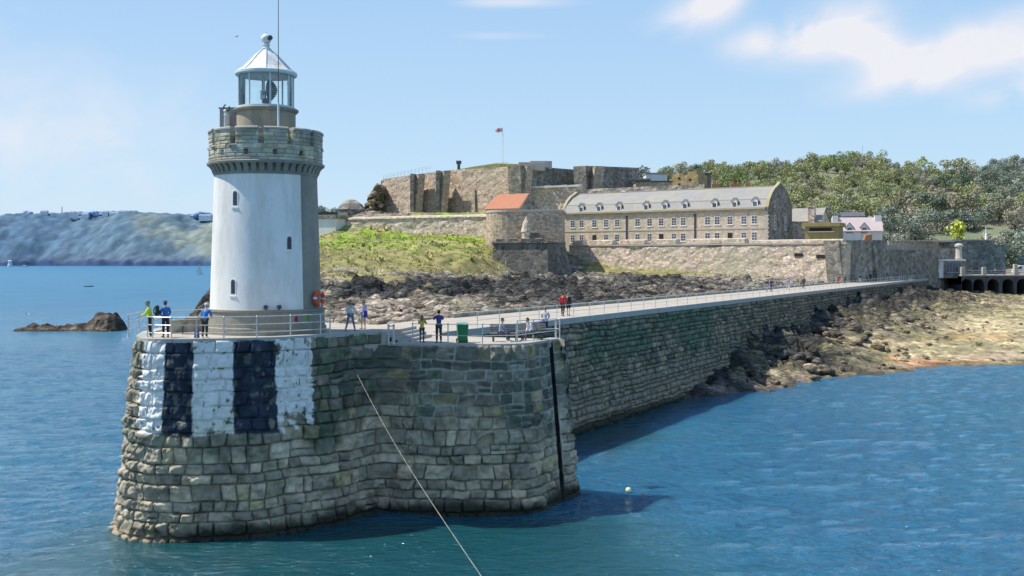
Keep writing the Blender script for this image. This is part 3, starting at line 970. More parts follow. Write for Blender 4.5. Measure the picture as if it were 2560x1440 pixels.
mb = MB(); mb.torus((hx + .0, -.35, Z(272, 55.5) - UP), .16, .035, axis=(.3, 1, .2), n=20, m=8, a0=.3, a1=5.2); mb.build('horn_bracket', DKST, lh, smooth=True)
# tall whip mast clamped to the gallery
mx_ = W(698, 53.5) - LX
mb = MB(); mb.tube((mx_, -2.2, Z(338, 53.3) - UP), (mx_, -2.2, Z(256, 53.3) - UP), .05, n=10); m1 = mb.build('mast_base', IRON, lh, smooth=False)
mb = MB(); mb.tube((mx_, -2.2, Z(256, 53.3) - UP), (mx_, -2.2, Z(-140, 53.3) - UP), .024, .012, n=8); mb.build('whip_mast', DKST, lh)
mb = MB(); mb.box(mx_ - .06, mx_ + .06, -2.26, -2.0, Z(335, 53.3) - UP, Z(330, 53.3) - UP); mb.build('mast_clamp', DKST, m1)
# two small floodlights standing on the plinth top
for px in (664, 696):
    x = W(px, 52.7) - LX; y = -math.sqrt(2.84 ** 2 - x * x)
    mb = MB(); mb.tube((x, y, PZ), (x, y, PZ + .10), .03); mb.box(x - .09, x + .09, y - .06, y + .07, PZ + .08, PZ + .24); f_ = mb.build('floodlight', DKST, lh, bevel=.01)
# lifebuoy on its bracket at the foot of the bare stone face
lbx = W(798, 54.6); lby = 54.6; lbz = Z(746, 54.6)
buoy = thing('lifebuoy', 'orange lifebuoy hanging on the bare stone side of the lighthouse', 'lifebuoy', (lbx, lby, lbz))
ORG = pmat('buoy_orange', (.80, .10, .02), (.70, .08, .02), scale=4, var=.15, rough=.5, bump=.1)
axis = (.86, -.5, 0)
MB().torus((0, 0, 0), .31, .105, axis, 32, 12).build('ring', ORG, buoy, smooth=True)
for k in range(4):
    a = math.pi / 4 + math.pi / 2 * k
    MB().torus((0, 0, 0), .31, .112, axis, 6, 12, a - .13, a + .13).build('band', IRON, buoy, smooth=True)
mb = MB(); mb.tube((-.15, .05, .36), (.0, 0, .36), .02); mb.box(-.14, .0, -.02, .02, -.45, .42); mb.build('bracket', GREYP, buoy)

# ================================================================ castle rock, foreshore and grass
def T(px, py, Y, rock, grass, tone=0.0):
    x, y, z = S(px, py, Y)
    return (x, y, z, rock, grass, tone)


CT = [
    # foreshore beside the quay (pale, pinkish), then the dark band, then grass
    T(760, 830, 92, .5, 0, 1), T(850, 818, 95, .5, 0, 1), T(1000, 803, 100, .5, 0, 1), T(1112, 799, 94, .5, 0, .9), T(1250, 788, 104, .6, 0, .3), T(1400, 767, 116, .6, 0, .1),
    T(1550, 752, 130, .6, 0, .1), T(1700, 739, 146, .6, 0, .2), T(1900, 722, 178, .5, 0, .6), T(2050, 709, 203, .4, 0, .8), T(2200, 699, 240, .3, 0, .6),
    T(830, 775, 130, .8, 0, .5), T(1000, 765, 130, .6, 0, .9), T(1200, 752, 140, .9, 0, .2), T(1340, 715, 168, 1.3, 0, -.2), T(1300, 740, 150, 1.1, 0, -.1), T(1450, 722, 165, 1.0, 0, .1),
    T(830, 735, 150, 1.1, 0, -.1), T(1000, 728, 158, 1.1, 0, -.2), T(1150, 726, 160, 1.1, 0, -.1),
    T(1550, 706, 190, .9, 0, .4), T(1650, 702, 190, 1.0, 0, .0), T(1800, 703, 195, .8, .05, .7), T(1950, 704, 200, .6, .1, .8),
    T(1480, 686, 236, .6, .3, .9), T(1620, 680, 232, .5, .9, .8), T(1800, 693, 222, .5, .4, .9), T(2000, 702, 212, .4, .3, .9), T(2110, 706, 209, .3, .1, .8),
    T(820, 702, 168, .8, .25, .9), T(900, 700, 172, .8, .4, .9), T(1000, 693, 182, .7, .5, .8), T(1100, 690, 190, .6, .6, .8), T(1215, 698, 196, .8, .4, .9), T(1330, 708, 206, .7, 0, .1), T(1250, 708, 208, .5, 0, .4), T(1400, 702, 212, .6, 0, .3),
    T(830, 655, 205, .5, .8, .9), T(950, 652, 212, .25, 1, .9), T(1100, 652, 214, .25, 1, .9), T(1190, 655, 216, .3, .8, .9), T(1232, 708, 212, .5, .0, .5), T(1300, 707, 214, .5, 0, .2), T(1370, 707, 214, .6, 0, .0), T(1440, 703, 222, .6, 0, .2),
    T(850, 612, 246, .15, 1, .8), T(950, 598, 254, .08, 1.1, .8), T(1090, 588, 256, .08, 1.1, .8), T(1210, 610, 242, .15, 1, .8), T(800, 608, 250, .2, .9, .8),
    T(870, 545, 275, .2, .25, .8), T(1000, 540, 281, .2, .25, .8), T(1150, 528, 285, .1, 1, .8), T(1300, 540, 285, .1, .8, .8), T(1500, 560, 290, .1, .5, .8),
    T(880, 540, 290, .5, .2, .7), T(905, 530, 305, .8, .2, .7), T(845, 560, 300, .5, .4, .6), T(1000, 541, 303, .3, .2, .8), T(1100, 537, 298, .2, .8, .8), T(1200, 530, 294, .2, .8, .8),
    # the seaward tail of rock left of the tower and behind it
    T(445, 812, 172, 1, 0, -.1), T(480, 775, 176, 1.1, 0, -.1), T(525, 728, 178, 1.2, 0, .1), T(600, 705, 182, 1.1, 0, .1), T(700, 705, 186, 1, .1, .4), T(560, 760, 150, 1, 0, 0), T(700, 780, 130, .8, 0, .5),
    T(520, 745, 205, 1, 0, 0), T(470, 800, 205, .8, 0, 0), T(600, 690, 225, .8, .2, .5), T(700, 640, 245, .4, .7, .7), T(560, 740, 250, .8, 0, 0),
    (-30, 75, -4, .8, 0, 0), (-60, 80, -5, 1, 0, 0), (-85, 90, -6, 1, 0, 0), (-85, 130, -6, 1, 0, 0), (-62, 140, -4, 1, 0, 0), (-48, 125, -2, 1, 0, 0), (-63, 185, -3, 1, 0, 0), (-75, 190, -5, 1, 0, 0), (-68, 235, -4, 1, 0, 0), (-95, 165, -6, 1, 0, 0), (-72, 165, -2.5, 1, 0, 0), (-76, 215, -4, 1, 0, 0), (-90, 260, -6, 1, 0, 0), (-60, 120, -5, 1, 0, 0), (-45, 95, -4, .8, 0, 0), (-60, 300, -4, 1, 0, 0), (-70, 340, -6, 1, 0, 0),
    (-35, 330, 5, .8, .3, .5), (0, 340, 20, .2, .7, .8), (50, 340, 18, .1, .6, .8), (90, 300, 10, .1, .4, .8), (130, 330, 6, .1, .3, .8), (112, 268, 6.5, .3, .1, .8), (30, 300, 17, .1, .5, .8), (70, 270, 12, .1, .4, .8), (-30, 85, 3, .6, 0, .8), (-6, 76, 6.2, .5, 0, .9),
]
f = tps(CT)
xs = np.arange(-90, 125, .5); ys = np.arange(72, 340, .55)
X, Y = np.meshgrid(xs, ys, indexing='ij')
v = f(X, Y)
Zt = v[:, 0].reshape(X.shape)
xl = np.interp(Y, [72, 100, 130, 160, 175, 200, 230, 260, 300, 340], [-13, -25, -38, -49.5, -53.5, -57, -57, -58, -58, -56])
Zt = np.where(Y > 275, np.minimum(Zt, 25.0 - np.maximum(0, Y - 300) * .05), Zt)
Zt = Zt + 13.5 * np.exp(-(((X + 43.2) / 3.6) ** 2 + ((Y - 322) / 6.0) ** 2)) + 5 * np.exp(-(((X + 46.5) / 3.5) ** 2 + ((Y - 314) / 6.0) ** 2))
kq = sstep(4, 9, X) * (Y > 215) * (Y < 296); Zt = np.minimum(Zt, Zt * (1 - kq) + np.minimum(Zt, 14.5) * kq)
Zt = np.where(X < xl + 4, Zt - (xl + 4 - X) ** 2 * .10 - (xl + 4 - X) * .3, Zt)
rk = np.clip(v[:, 1].reshape(X.shape), 0, 1.4); gs = np.clip(v[:, 2].reshape(X.shape), 0, 1.1); tn = np.clip(v[:, 3].reshape(X.shape), -.3, 1)


def rocky(X, Y, sc, seed, ang=.5):
    """angular tilted slabs, in two sizes, bedded along one strike"""
    c_, s_ = math.cos(ang), math.sin(ang)
    u_ = (X * c_ + Y * s_); w_ = (-X * s_ + Y * c_)
    u_ = u_ + .35 * sc * vnoise(X / sc * .8, Y / sc * .8, None, seed + 50); w_ = w_ + .35 * sc * vnoise(X / sc * .8 + 9, Y / sc * .8, None, seed + 51)
    h = 0; cr = 0
    for k, (q, amp) in enumerate(((1.0, 1.0), (.42, .5), (.18, .26))):
        f1, f2, r1, r2, r3, ox, oy = cells(u_ / (sc * q * 1.6), w_ / (sc * q), seed + k)
        h = h + amp * sc * .34 * ((r1 - .45) + 1.1 * (r2 - .5) * ox + 1.3 * (r3 - .35) * oy)
        cr = cr + amp * (1 - sstep(.0, .16, f2 - f1))
    return h, cr


h1, cr1 = rocky(X, Y, 3.5, 3, .35)
h1 = h1 * 1.3 + .45 * fbm(X * .25, Y * .25, None, 5, 12)
h1b, cr1b = rocky(X, Y, 1.5, 13, .5)
h1 = h1 + h1b * .8; cr1 = cr1 + .5 * cr1b
gn = fbm(X * .16, Y * .16, None, 4, 22); gf = fbm(X * .9, Y * .9, None, 4, 23)
gm = sstep(.3, .62, gs + .30 * gn + .1 * gf)                       # grass cover
h1 = h1 - .28 * cr1
Zs = Zt + h1 * rk * (1 - .75 * gm) + gm * (.35 * gn + .28 * np.abs(gf)) * .9
# keep it clear of the quay and out of the landward side
q = (X - E0[0]) * pn[0] + (Y - E0[1]) * pn[1]
tl = (X - E0[0]) * dx + (Y - E0[1]) * dy
keep = (q < -7.6) | (tl > 226)
near = sstep(-15, -8.5, q) * (tl < 226)
Zs = np.where(near > 0, np.minimum(Zs, Zs * (1 - near) + np.minimum(Zs, LO - .45) * near), Zs)
n1 = fbm(X * .5, Y * .5, None, 4, 33); n2 = fbm(X * .07, Y * .07, None, 3, 34)
t_ = np.clip(tn + .35 * n1 + .2 * n2, 0, 1)[..., None]
rc = np.array([.052, .053, .050]) * (1 - t_) + np.array([.33, .275, .21]) * t_
f1, f2, r1, r2, r3, ox, oy = cells(X / 1.3, Y / 1.0, 90)
rc = rc * (.45 + 1.05 * r1[..., None]) * (1 - .45 * np.clip(cr1, 0, 1)[..., None])
lich = sstep(.1, .5, fbm(X * .3, Y * .3, None, 4, 36))[..., None] * np.clip(tn, 0, 1)[..., None] * .55
rc = rc * (1 - lich) + np.array([.27, .27, .19]) * lich
gcol = np.array([.24, .33, .05]); gy = np.array([.33, .315, .10]); gb = np.array([.26, .20, .11]); gd = np.array([.055, .085, .025])
k1 = sstep(.0, .5, gn + .5 * (1 - np.clip(gs, 0, 1)))[..., None]; k2 = sstep(.1, .5, fbm(X * .35, Y * .35, None, 4, 44) + .75 * (.85 - np.clip(gs, 0, 1)))[..., None]
gc = gcol * (1 - k1) + gy * k1; gc = gc * (1 - k2 * .8) + gb * k2 * .8
low_ = (sstep(16.3, 12.8, Zs + 2.2 * gn) * .85)[..., None]; gc = gc * (1 - low_) + (gb * .6 + gy * .4) * low_
k3 = sstep(.15, .5, fbm(X * .8, Y * .8, None, 4, 45))[..., None] * .38
gc = (gc * (1 - k3) + gd * k3) * (1 + .4 * gf[..., None])
wet = sstep(2.5, 1.0, Zs)[..., None]
c = rc * (1 - gm[..., None]) + gc * gm[..., None]
c = c * (1 - .6 * wet)
fc = grid_faces(len(xs), len(ys), keep & (Zs > -2.0))
vv_, ff_, cc_ = compact(np.stack([X, Y, Zs], -1).reshape(-1, 3), fc, np.concatenate([np.clip(c * (1 + .55 * (1 - gm[..., None])), .008, .8), 1 - gm[..., None]], -1).reshape(-1, 4))
GRND = pmat('rock_and_turf', attr=True, scale=.9, var=.4, rough=.93, bump=.9, bscale=5, bdist=.3, spec=.15, crack=.95)
g = np_mesh('castle_rock', vv_, ff_, GRND, colors=cc_)
tag(g, kind='structure')
rock_z = lambda x, y: float(f(np.array([x]), np.array([y]))[0, 0])

# scrub and grass tufts on the slope: nobody could count them
rng = np.random.default_rng(5)
gv, gfc, gcl = [], [], []
gi = np.argwhere((gm > .5) & (Zs > 6) & (X > -60) & (X < 8) & (Y < 262) & keep)
sel = gi[rng.integers(0, len(gi), 2600)]
for i, j in sel:
    x, y, z = X[i, j] + rng.normal(0, .2), Y[i, j] + rng.normal(0, .2), Zs[i, j]
    hgt_ = .12 + .3 * rng.random() ** 2
    if rng.random() < .06: hgt_ *= 2.2
    col_ = np.clip(c[i, j] * (1.2 + 1.0 * rng.random()), .01, .5)
    for _ in range(4):
        a = rng.random() * 6.28; w_ = hgt_ * (.25 + .3 * rng.random())
        tx_, ty_ = rng.normal(0, hgt_ * .5, 2)
        b0 = len(gv)
        gv += [(x - w_ * math.cos(a), y - w_ * math.sin(a), z - .1), (x + w_ * math.cos(a), y + w_ * math.sin(a), z - .1), (x + tx_ + w_ * .5 * math.cos(a), y + ty_ + w_ * .5 * math.sin(a), z + hgt_), (x + tx_ - w_ * .5 * math.cos(a), y + ty_ - w_ * .5 * math.sin(a), z + hgt_)]
        gfc.append((b0, b0 + 1, b0 + 2, b0 + 3)); gcl += [col_] * 4
TUFT = pmat('tuft_green', attr=True, scale=2, var=.3, rough=.9, bump=0)
tag(np_mesh('grass_tufts', np.array(gv), np.array(gfc), TUFT, colors=np.array(gcl)), kind='stuff', cat='grass', label='rough green grass and scrub tufts on the slope below the castle')

# ---------------------------------------------------------------- beach on the landward side
def B(px, py, Y, rock, tone): return (*S(px, py, Y), rock, tone)
BT = [(19.5, 104, .15, 1, 0), (33, 117, .05, .5, .8), (47.6, 128, .05, .25, 1), (63, 135.6, .05, .2, 1), (85, 146, .05, .2, 1), (110, 158, .05, .2, 1), (140, 172, .05, .2, 1),
      (22, 96, -2, .6, 0), (38, 108, -1.6, .4, .5), (55, 120, -1.4, .2, 1), (75, 128, -1.4, .2, 1), (120, 145, -1.6, .2, 1),
      (26, 119, 2.6, 1.5, 0), (33, 132, 3.4, 1.4, 0), (31, 121, 1.6, 1.3, .0), (39, 127, 1.5, .9, .25), (47, 152, 4.0, 1.2, 0.1), (62, 178, 4.4, 1.4, 0), (80, 212, 4.6, 1.6, 0), (96, 240, 4.6, 1.5, .1), (108, 258, 4.4, 1.0, .3),
      (43, 140, 2.2, .6, .7), (60, 150, 1.5, .3, 1), (70, 175, 2.6, .35, 1), (85, 165, 1.4, .25, 1), (95, 200, 2.9, .4, 1), (110, 225, 3.6, .6, .8), (115, 190, 1.9, .3, 1), (140, 215, 2.6, .3, 1), (135, 262, 4.0, .5, .7), (165, 262, 3.9, .4, .9), (165, 230, 2.6, .3, 1), (170, 190, .6, .3, 1),
      (55, 160, 3.6, .9, .45)]
fb = tps(BT)
xs = np.arange(8, 172, .5); ys = np.arange(92, 269, .5)
X, Y = np.meshgrid(xs, ys, indexing='ij'); v = fb(X, Y)
Zt = v[:, 0].reshape(X.shape); rk = np.clip(v[:, 1].reshape(X.shape), .12, 1.7); tn = np.clip(v[:, 2].reshape(X.shape), 0, 1)
h1, cr1 = rocky(X, Y, 3.4, 63, -.3)
h2, cr2 = rocky(X, Y, 1.3, 73, .2)
Zs = Zt + (h1 - .1) * rk * 1.0 * np.clip(rk - .2, 0, 1.2) + h2 * (.35 + .5 * rk) - .08 * cr2 + .18 * fbm(X * .12, Y * .25, None, 4, 74)
q = (X - E0[0]) * pn[0] + (Y - E0[1]) * pn[1]
n1 = fbm(X * .3, Y * .6, None, 4, 83); n2 = fbm(X * .05, Y * .14, None, 4, 84); n3 = fbm(X * 1.2, Y * 1.2, None, 3, 85)
t_ = np.clip(tn + .35 * n1, 0, 1)[..., None]
dark = np.array([.055, .053, .048]); tan = np.array([.50, .40, .22]); gr_ = np.array([.20, .19, .075]); orr = np.array([.55, .26, .09])
sand = tan * (1 + .35 * n3[..., None])
k = sstep(-.05, .4, n2 + .3 * n1)[..., None] * .55; sand = sand * (1 - k) + gr_ * k
band = sstep(.25, .5, fbm(X * .06 + 3, (Y - X * .38) * .22, None, 4, 86) + .25 * n1)[..., None] * sstep(2.6, .5, Zs)[..., None]; sand = sand * (1 - band * .8) + orr * band * .8
spk = sstep(.25, .6, n3 - .2 * n1)[..., None] * .6; sand = sand * (1 - spk) + np.array([.12, .105, .075]) * spk
c = dark * (1 + .5 * n3[..., None]) * (1 - t_) + sand * t_
f1, f2, r1, r2, r3, ox, oy = cells(X / 1.1, Y / .9, 91)
c = c * (.65 + .7 * r1[..., None]) * (1 - .35 * np.clip(cr2, 0, 1)[..., None])
pk = sstep(1.0, .35, Zs)[..., None] * sstep(.1, .3, n1)[..., None] * .5; c = c * (1 - pk) + np.array([.34, .24, .20]) * pk
wet = sstep(.35, .05, Zs)[..., None]; c = c * (1 - .55 * wet)
fc = grid_faces(len(xs), len(ys), (q > -.2) & (Zs > -1.3))
vv_, ff_, cc_ = compact(np.stack([X, Y, Zs], -1).reshape(-1, 3), fc, np.concatenate([np.clip(c * 1.4, .008, .8), np.clip(rk * .6 + .3, 0, 1)[..., None]], -1).reshape(-1, 4))
SHING = pmat('shore_rock', attr=True, scale=1.3, var=.4, rough=.9, bump=.9, bscale=6, bdist=.2, spec=.25, crack=.9)
tag(np_mesh('beach', vv_, ff_, SHING, colors=cc_), kind='structure')

# ---------------------------------------------------------------- the low islet on the left
isl = [(30, 829, .5), (95, 812, 1.2), (160, 800, 1.5), (210, 798, 1.5), (255, 782, 3.0), (290, 780, 3.0), (312, 800, 1.8), (325, 818, .3)]
xs = np.arange(-94, -64, .16); ys = np.arange(190, 206, .18)
X, Y = np.meshgrid(xs, ys, indexing='ij')
pxg = X / Y * F + CXP
ridge = np.interp(pxg, [10, 22, 70, 100, 140, 170, 195, 215, 232, 245, 265, 288, 300, 312, 328], [-1, .15, .9, 1.05, .8, 1.0, 1.35, 1.1, 1.9, 2.9, 3.0, 3.05, 2.0, .95, -1])
cy = 198 + (pxg - 170) * .012
Zs = ridge - (np.abs(Y - cy) / np.interp(pxg, [20, 150, 270, 330], [1.6, 2.2, 3.2, 1.5])) ** 2 * 1.1
h1, cr1 = rocky(X, Y, 1.9, 103, .7)
Zs = Zs + h1 * .75 - .12 * cr1 + .25 * fbm(X * .9, Y * .9, None, 4, 104) - .15
n1 = fbm(X * 1.1, Y * 1.1, None, 4, 105)
f1, f2, r1, r2, r3, ox, oy = cells(X / .8, Y / .7, 106)
c = np.array([.105, .085, .068]) * (.6 + .8 * r1[..., None]) * (1 + .4 * n1[..., None])
k = sstep(.1, .5, n1)[..., None] * .5; c = c * (1 - k) + np.array([.2, .14, .095]) * k
k = sstep(.9, .2, Zs)[..., None] * .6; c = c * (1 - k) + np.array([.19, .15, .09]) * k
k = sstep(.3, .0, Zs)[..., None]; c = c * (1 - .7 * k)
vv_, ff_, cc_ = compact(np.stack([X, Y, Zs], -1).reshape(-1, 3), grid_faces(len(xs), len(ys), Zs > -.5), np.clip(c, .008, .8).reshape(-1, 3))
tag(np_mesh('rock_islet', vv_, ff_, SHING, colors=cc_), kind='structure')

# loose boulders and weed-covered stones along the shore: nobody could count them
def boulders(name, label, pts, sizes, cols, seed):
    rg = np.random.default_rng(seed)
    bm = bmesh.new(); bmesh.ops.create_icosphere(bm, subdivisions=2, radius=1.0)
    bv = np.array([v_.co[:] for v_ in bm.verts]); bf = np.array([[v_.index for v_ in f_.verts] for f_ in bm.faces]); bm.free()
    V, Fc, Cc = [], [], []
    for i, (x, y, z) in enumerate(pts):
        k_ = rg.random(3) * 50
        r_ = 1 + .5 * vnoise(bv[:, 0] * 1.1 + k_[0], bv[:, 1] * 1.1 + k_[1], bv[:, 2] * 1.1 + k_[2], seed)
        w_ = bv * r_[:, None]
        for _ in range(5):                                  # chop flat facets
            n_ = rg.normal(0, 1, 3); n_ /= np.linalg.norm(n_); d_ = w_ @ n_; o_ = .45 + .3 * rg.random()
            w_ = w_ - np.maximum(d_ - o_, 0)[:, None] * n_ * .9
        w_ = w_ * np.array([1.0, .8, .62]) * (.8 + .4 * rg.random(3)) * sizes[i]
        a = rg.random() * 6.28; ca, sa_ = math.cos(a), math.sin(a)
        w_ = np.c_[w_[:, 0] * ca - w_[:, 1] * sa_, w_[:, 0] * sa_ + w_[:, 1] * ca, w_[:, 2]]
        V.append(w_ + (x, y, z + sizes[i] * .15)); Fc.append(bf + len(bv) * i)
        Cc.append(np.repeat(np.r_[np.clip(cols[i] * (.6 + .8 * rg.random()), .01, .6), 1][None], len(bv), 0))
    return tag(np_mesh(name, np.concatenate(V), np.concatenate(Fc), SHING, colors=np.concatenate(Cc)), label, 'rocks', kind='stuff')


rg2 = np.random.default_rng(77)
pts, szs, cls = [], [], []
while len(pts) < 900:
    x, y = rg2.uniform(15, 165), rg2.uniform(100, 262)
    q_ = (x - E0[0]) * pn[0] + (y - E0[1]) * pn[1]
    if q_ < .5: continue
    v_ = fb(np.array([x]), np.array([y]))[0]
    if v_[0] < -.15: continue
    nearw = math.exp(-((q_ - 5) / 7) ** 2)
    if rg2.random() > .25 + .9 * nearw: continue
    s_ = (.18 + .35 * rg2.random() ** 2) + (.9 * rg2.random() ** 1.6) * nearw
    tn_ = np.clip(v_[2] + rg2.normal(0, .2), 0, 1)
    pts.append((x, y, v_[0])); szs.append(s_); cls.append(np.array([.11, .10, .085]) * (1 - tn_) + np.array([.40, .32, .2]) * tn_)
boulders('beach_boulders', 'dark and tan boulders strewn over the beach beside the quay wall', pts, szs, cls, 701)
pts, szs, cls = [], [], []
while len(pts) < 700:
    y = rg2.uniform(86, 205); x = rg2.uniform(-52, 70)
    q_ = (x - E0[0]) * pn[0] + (y - E0[1]) * pn[1]
    if q_ > -9.5 or q_ < -48 or x < np.interp(y, [72, 100, 130, 160, 175, 200], [-13, -25, -38, -49.5, -53.5, -57]) + 5: continue
    v_ = f(np.array([x]), np.array([y]))[0]
    if v_[0] < .5 or v_[2] > .35: continue
    tn_ = np.clip(v_[3] + rg2.normal(0, .2), 0, 1)
    pts.append((x, y, v_[0])); szs.append(.2 + .75 * rg2.random() ** 2.2); cls.append(np.array([.12, .118, .118]) * (1 - tn_) + np.array([.44, .34, .26]) * tn_)
boulders('shore_boulders', 'grey and pinkish boulders strewn below the castle beside the quay', pts, szs, cls, 702)

# the broken cliff at the seaward end of the citadel
rg3 = np.random.default_rng(31); pts, szs, cls = [], [], []
for k in range(120):
    q_ = rg3.random(); py = 470 + 72 * q_
    px = rg3.uniform(940 - 28 * q_ ** .8, 956); Y_ = rg3.uniform(314, 322)
    pts.append(S(px, py, Y_)); szs.append(.7 + 1.1 * rg3.random()); cls.append(np.array([.40, .30, .20]) * (.7 + .5 * rg3.random()) if rg3.random() < .75 else np.array([.2, .22, .08]))
cl_ = boulders('cliff', 'broken brown cliff', pts, szs, cls, 703)
del cl_['label'], cl_['category']; cl_['kind'] = 'structure'

# ================================================================ castle and other buildings
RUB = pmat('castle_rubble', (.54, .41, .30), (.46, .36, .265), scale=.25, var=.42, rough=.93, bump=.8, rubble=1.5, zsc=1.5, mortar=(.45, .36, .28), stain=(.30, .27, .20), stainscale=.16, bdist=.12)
RUBG = pmat('grey_shaded_rubble', (.31, .275, .22), (.23, .205, .17), scale=.3, var=.5, rough=.93, bump=.8, rubble=1.0, zsc=1.4, mortar=(.26, .24, .21), stain=(.12, .12, .10), stainscale=.2, bdist=.14)  # grey rubble, also the darker copy painting shade on faces turned from the sun
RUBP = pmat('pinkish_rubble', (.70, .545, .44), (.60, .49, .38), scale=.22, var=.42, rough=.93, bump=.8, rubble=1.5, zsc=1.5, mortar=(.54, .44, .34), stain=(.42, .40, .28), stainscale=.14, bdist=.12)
ASH = pmat('barracks_granite', (.66, .50, .39), (.57, .475, .365), scale=.35, var=.25, rough=.9, bump=.4, rubble=1.3, zsc=1.6, mortar=(.54, .46, .37), stain=(.40, .39, .29), stainscale=.2, bdist=.08)
TRIM = pmat('lichen_trim', (.46, .39, .24), (.40, .36, .27), scale=.5, var=.25, rough=.9, bump=.2, stain=(.36, .29, .11), stainscale=.3)
PTRIM = pmat('pale_trim', (.52, .47, .40), (.44, .40, .34), scale=.6, var=.2, rough=.9, bump=.2)
SLATE = pmat('pale_slate', (.33, .315, .295), (.27, .26, .25), scale=.35, var=.16, rough=.7, bump=.3, bscale=3, zsc=3, stain=(.40, .36, .22), stainscale=.25)
DSLATE = pmat('dark_slate', (.14, .14, .145), (.10, .10, .105), scale=.8, var=.25, rough=.7, bump=.3, bscale=4, zsc=3)
REDT = pmat('red_roof_tile', (.50, .20, .115), (.43, .17, .10), scale=.8, var=.18, rough=.85, bump=.3, bscale=5, stain=(.40, .22, .13), stainscale=.6)
PINKR = pmat('pink_grey_roof', (.52, .42, .41), (.46, .38, .37), scale=.6, var=.12, rough=.8, bump=.2, bscale=5)
WALLW = pmat('white_render', (.78, .77, .73), (.70, .69, .65), scale=.5, var=.12, rough=.85, bump=.15, stain=(.55, .53, .47), stainscale=.5)
OCHRE = pmat('ochre_concrete', (.36, .29, .11), (.26, .22, .10), scale=.4, var=.3, rough=.9, bump=.25, stain=(.14, .13, .07), stainscale=.5)
WINW = pmat('white_window_frame', (.80, .79, .75), scale=4, var=.06, rough=.6, bump=0)
PANE = pmat('dark_window_pane', (.05, .055, .065), (.11, .12, .14), scale=.6, var=.4, rough=.12, bump=0, spec=.6)
SOIL = pmat('castle_turf', (.13, .16, .045), (.20, .175, .08), scale=.4, var=.35, rough=.95, bump=.4, bscale=3)
TERR = pmat('terrace_paving', (.40, .35, .28), (.33, .29, .24), scale=.4, var=.2, rough=.9, bump=.15)


def window(par, fr, a, b, z0, z1, w, mat=None, mull=2, trans=3, off=.05, sill=True):
    """white sash window proud of the wall with its pane as a sub-part (front faces -b)"""
    mb = MB(); t_ = .10
    mb.box(a - w / 2, a + w / 2, b - off, b - .002, z0, z0 + t_, fr); mb.box(a - w / 2, a + w / 2, b - off, b - .002, z1 - t_, z1, fr)
    for s_ in (-1, 1): mb.box(a + s_ * (w / 2 - t_ / 2) - t_ / 2, a + s_ * (w / 2 - t_ / 2) + t_ / 2, b - off, b - .002, z0 + t_, z1 - t_, fr)
    for k in range(1, mull): mb.box(a - w / 2 + w * k / mull - .03, a - w / 2 + w * k / mull + .03, b - off + .012, b - .002, z0 + t_, z1 - t_, fr)
    for k in range(1, trans):
        zz = z0 + (z1 - z0) * k / trans
        mb.box(a - w / 2 + t_, a + w / 2 - t_, b - off + .008, b - .004, zz - .035, zz + .035, fr)
    if sill: mb.box(a - w / 2 - .12, a + w / 2 + .12, b - off - .08, b - .002, z0 - .13, z0, fr)
    o = mb.build('window', mat or WINW, par)
    MB().box(a - w / 2 + t_, a + w / 2 - t_, b - .028, b - .001, z0 + t_, z1 - t_, fr).build('pane', PANE, o)
    return o


def rough_wall(name, mat, par, A, B_, z0, z1, bat, thick, top=None, seed=0, n=None, disp=.13, zt2=None):
    """battered masonry face from A to B_ (left to right seen from outside) with real unevenness and a flat top behind"""
    A = np.array(A, float); B_ = np.array(B_, float); d = B_ - A; Ln = np.hypot(*d); d /= Ln; nr = np.array([d[1], -d[0]])
    nx_ = n or max(8, int(Ln / .55)); nz_ = max(6, int((z1 - z0) / .5))
    s = np.linspace(0, Ln, nx_); q = np.linspace(0, 1, nz_)
    Sg, Qg = np.meshgrid(s, q, indexing='ij')
    zt = z1 if zt2 is None else z1 + (zt2 - z1) * Sg / Ln
    Zg = z0 + (zt - z0) * Qg
    D = disp * fbm(Sg * .6, Zg * .8, None, 4, seed) + disp * .5 * vnoise(Sg * .12, Zg * .2, None, seed + 1)
    D = D * sstep(0, .06, Qg) * sstep(1.0, .97, Qg) * sstep(0, .5, Sg) * sstep(Ln, Ln - .5, Sg)
    o = D - bat * (Zg - z0)
    P0 = np.stack([A[0] + d[0] * Sg + nr[0] * o, A[1] + d[1] * Sg + nr[1] * o, Zg], -1).reshape(-1, 3)
    fc = [tuple(r_) for r_ in grid_faces(nx_, nz_)]
    v = [tuple(p) for p in P0]
    i = len(v)
    for ss in (0, nx_ - 1):
        for qq in (nz_ - 1, 0):
            p = P0[ss * nz_ + qq]; v.append((p[0] - nr[0] * thick, p[1] - nr[1] * thick, p[2]))
    tl, bl_, tr_, br = i, i + 1, i + 2, i + 3
    fc.append(tuple([k * nz_ + nz_ - 1 for k in range(nx_)] + [tr_, tl]))            # top
    fc.append(tuple([k for k in range(nz_)] + [tl, bl_]))
    fc.append(tuple([(nx_ - 1) * nz_ + k for k in range(nz_ - 1, -1, -1)] + [br, tr_]))
    fc.append((bl_, tl, tr_, br))
    return np_mesh(name, np.array(v), fc, mat, par)


# ---- battery wall in front of the barracks
WA, WB = (64.3, 212.0), (13.0, 249.2)
fw = Fr(WA[0], WA[1], WB[0] - WA[0], WB[1] - WA[1])
zc_top = 15.75; zp = 16.75
bwl = thing('battery_wall', 'long pinkish rubble castle wall with gun embrasures below the barracks', 'castle wall', (0, 0, 0))
LW = math.hypot(WA[0] - WB[0], WA[1] - WB[1])
bo = fw(0, -.9, 0); bo2 = fw(LW, -.9, 0)
rough_wall('wall_face', RUBP, bwl, bo2[:2], bo[:2], 6.8, zc_top, .1, 3.5, seed=201, disp=.13)
mb = MB(); mb.box(-.3, LW, -.22, 1.5, zc_top + .004, zc_top + .3, fw); mb.build('string_course', PTRIM, bwl)
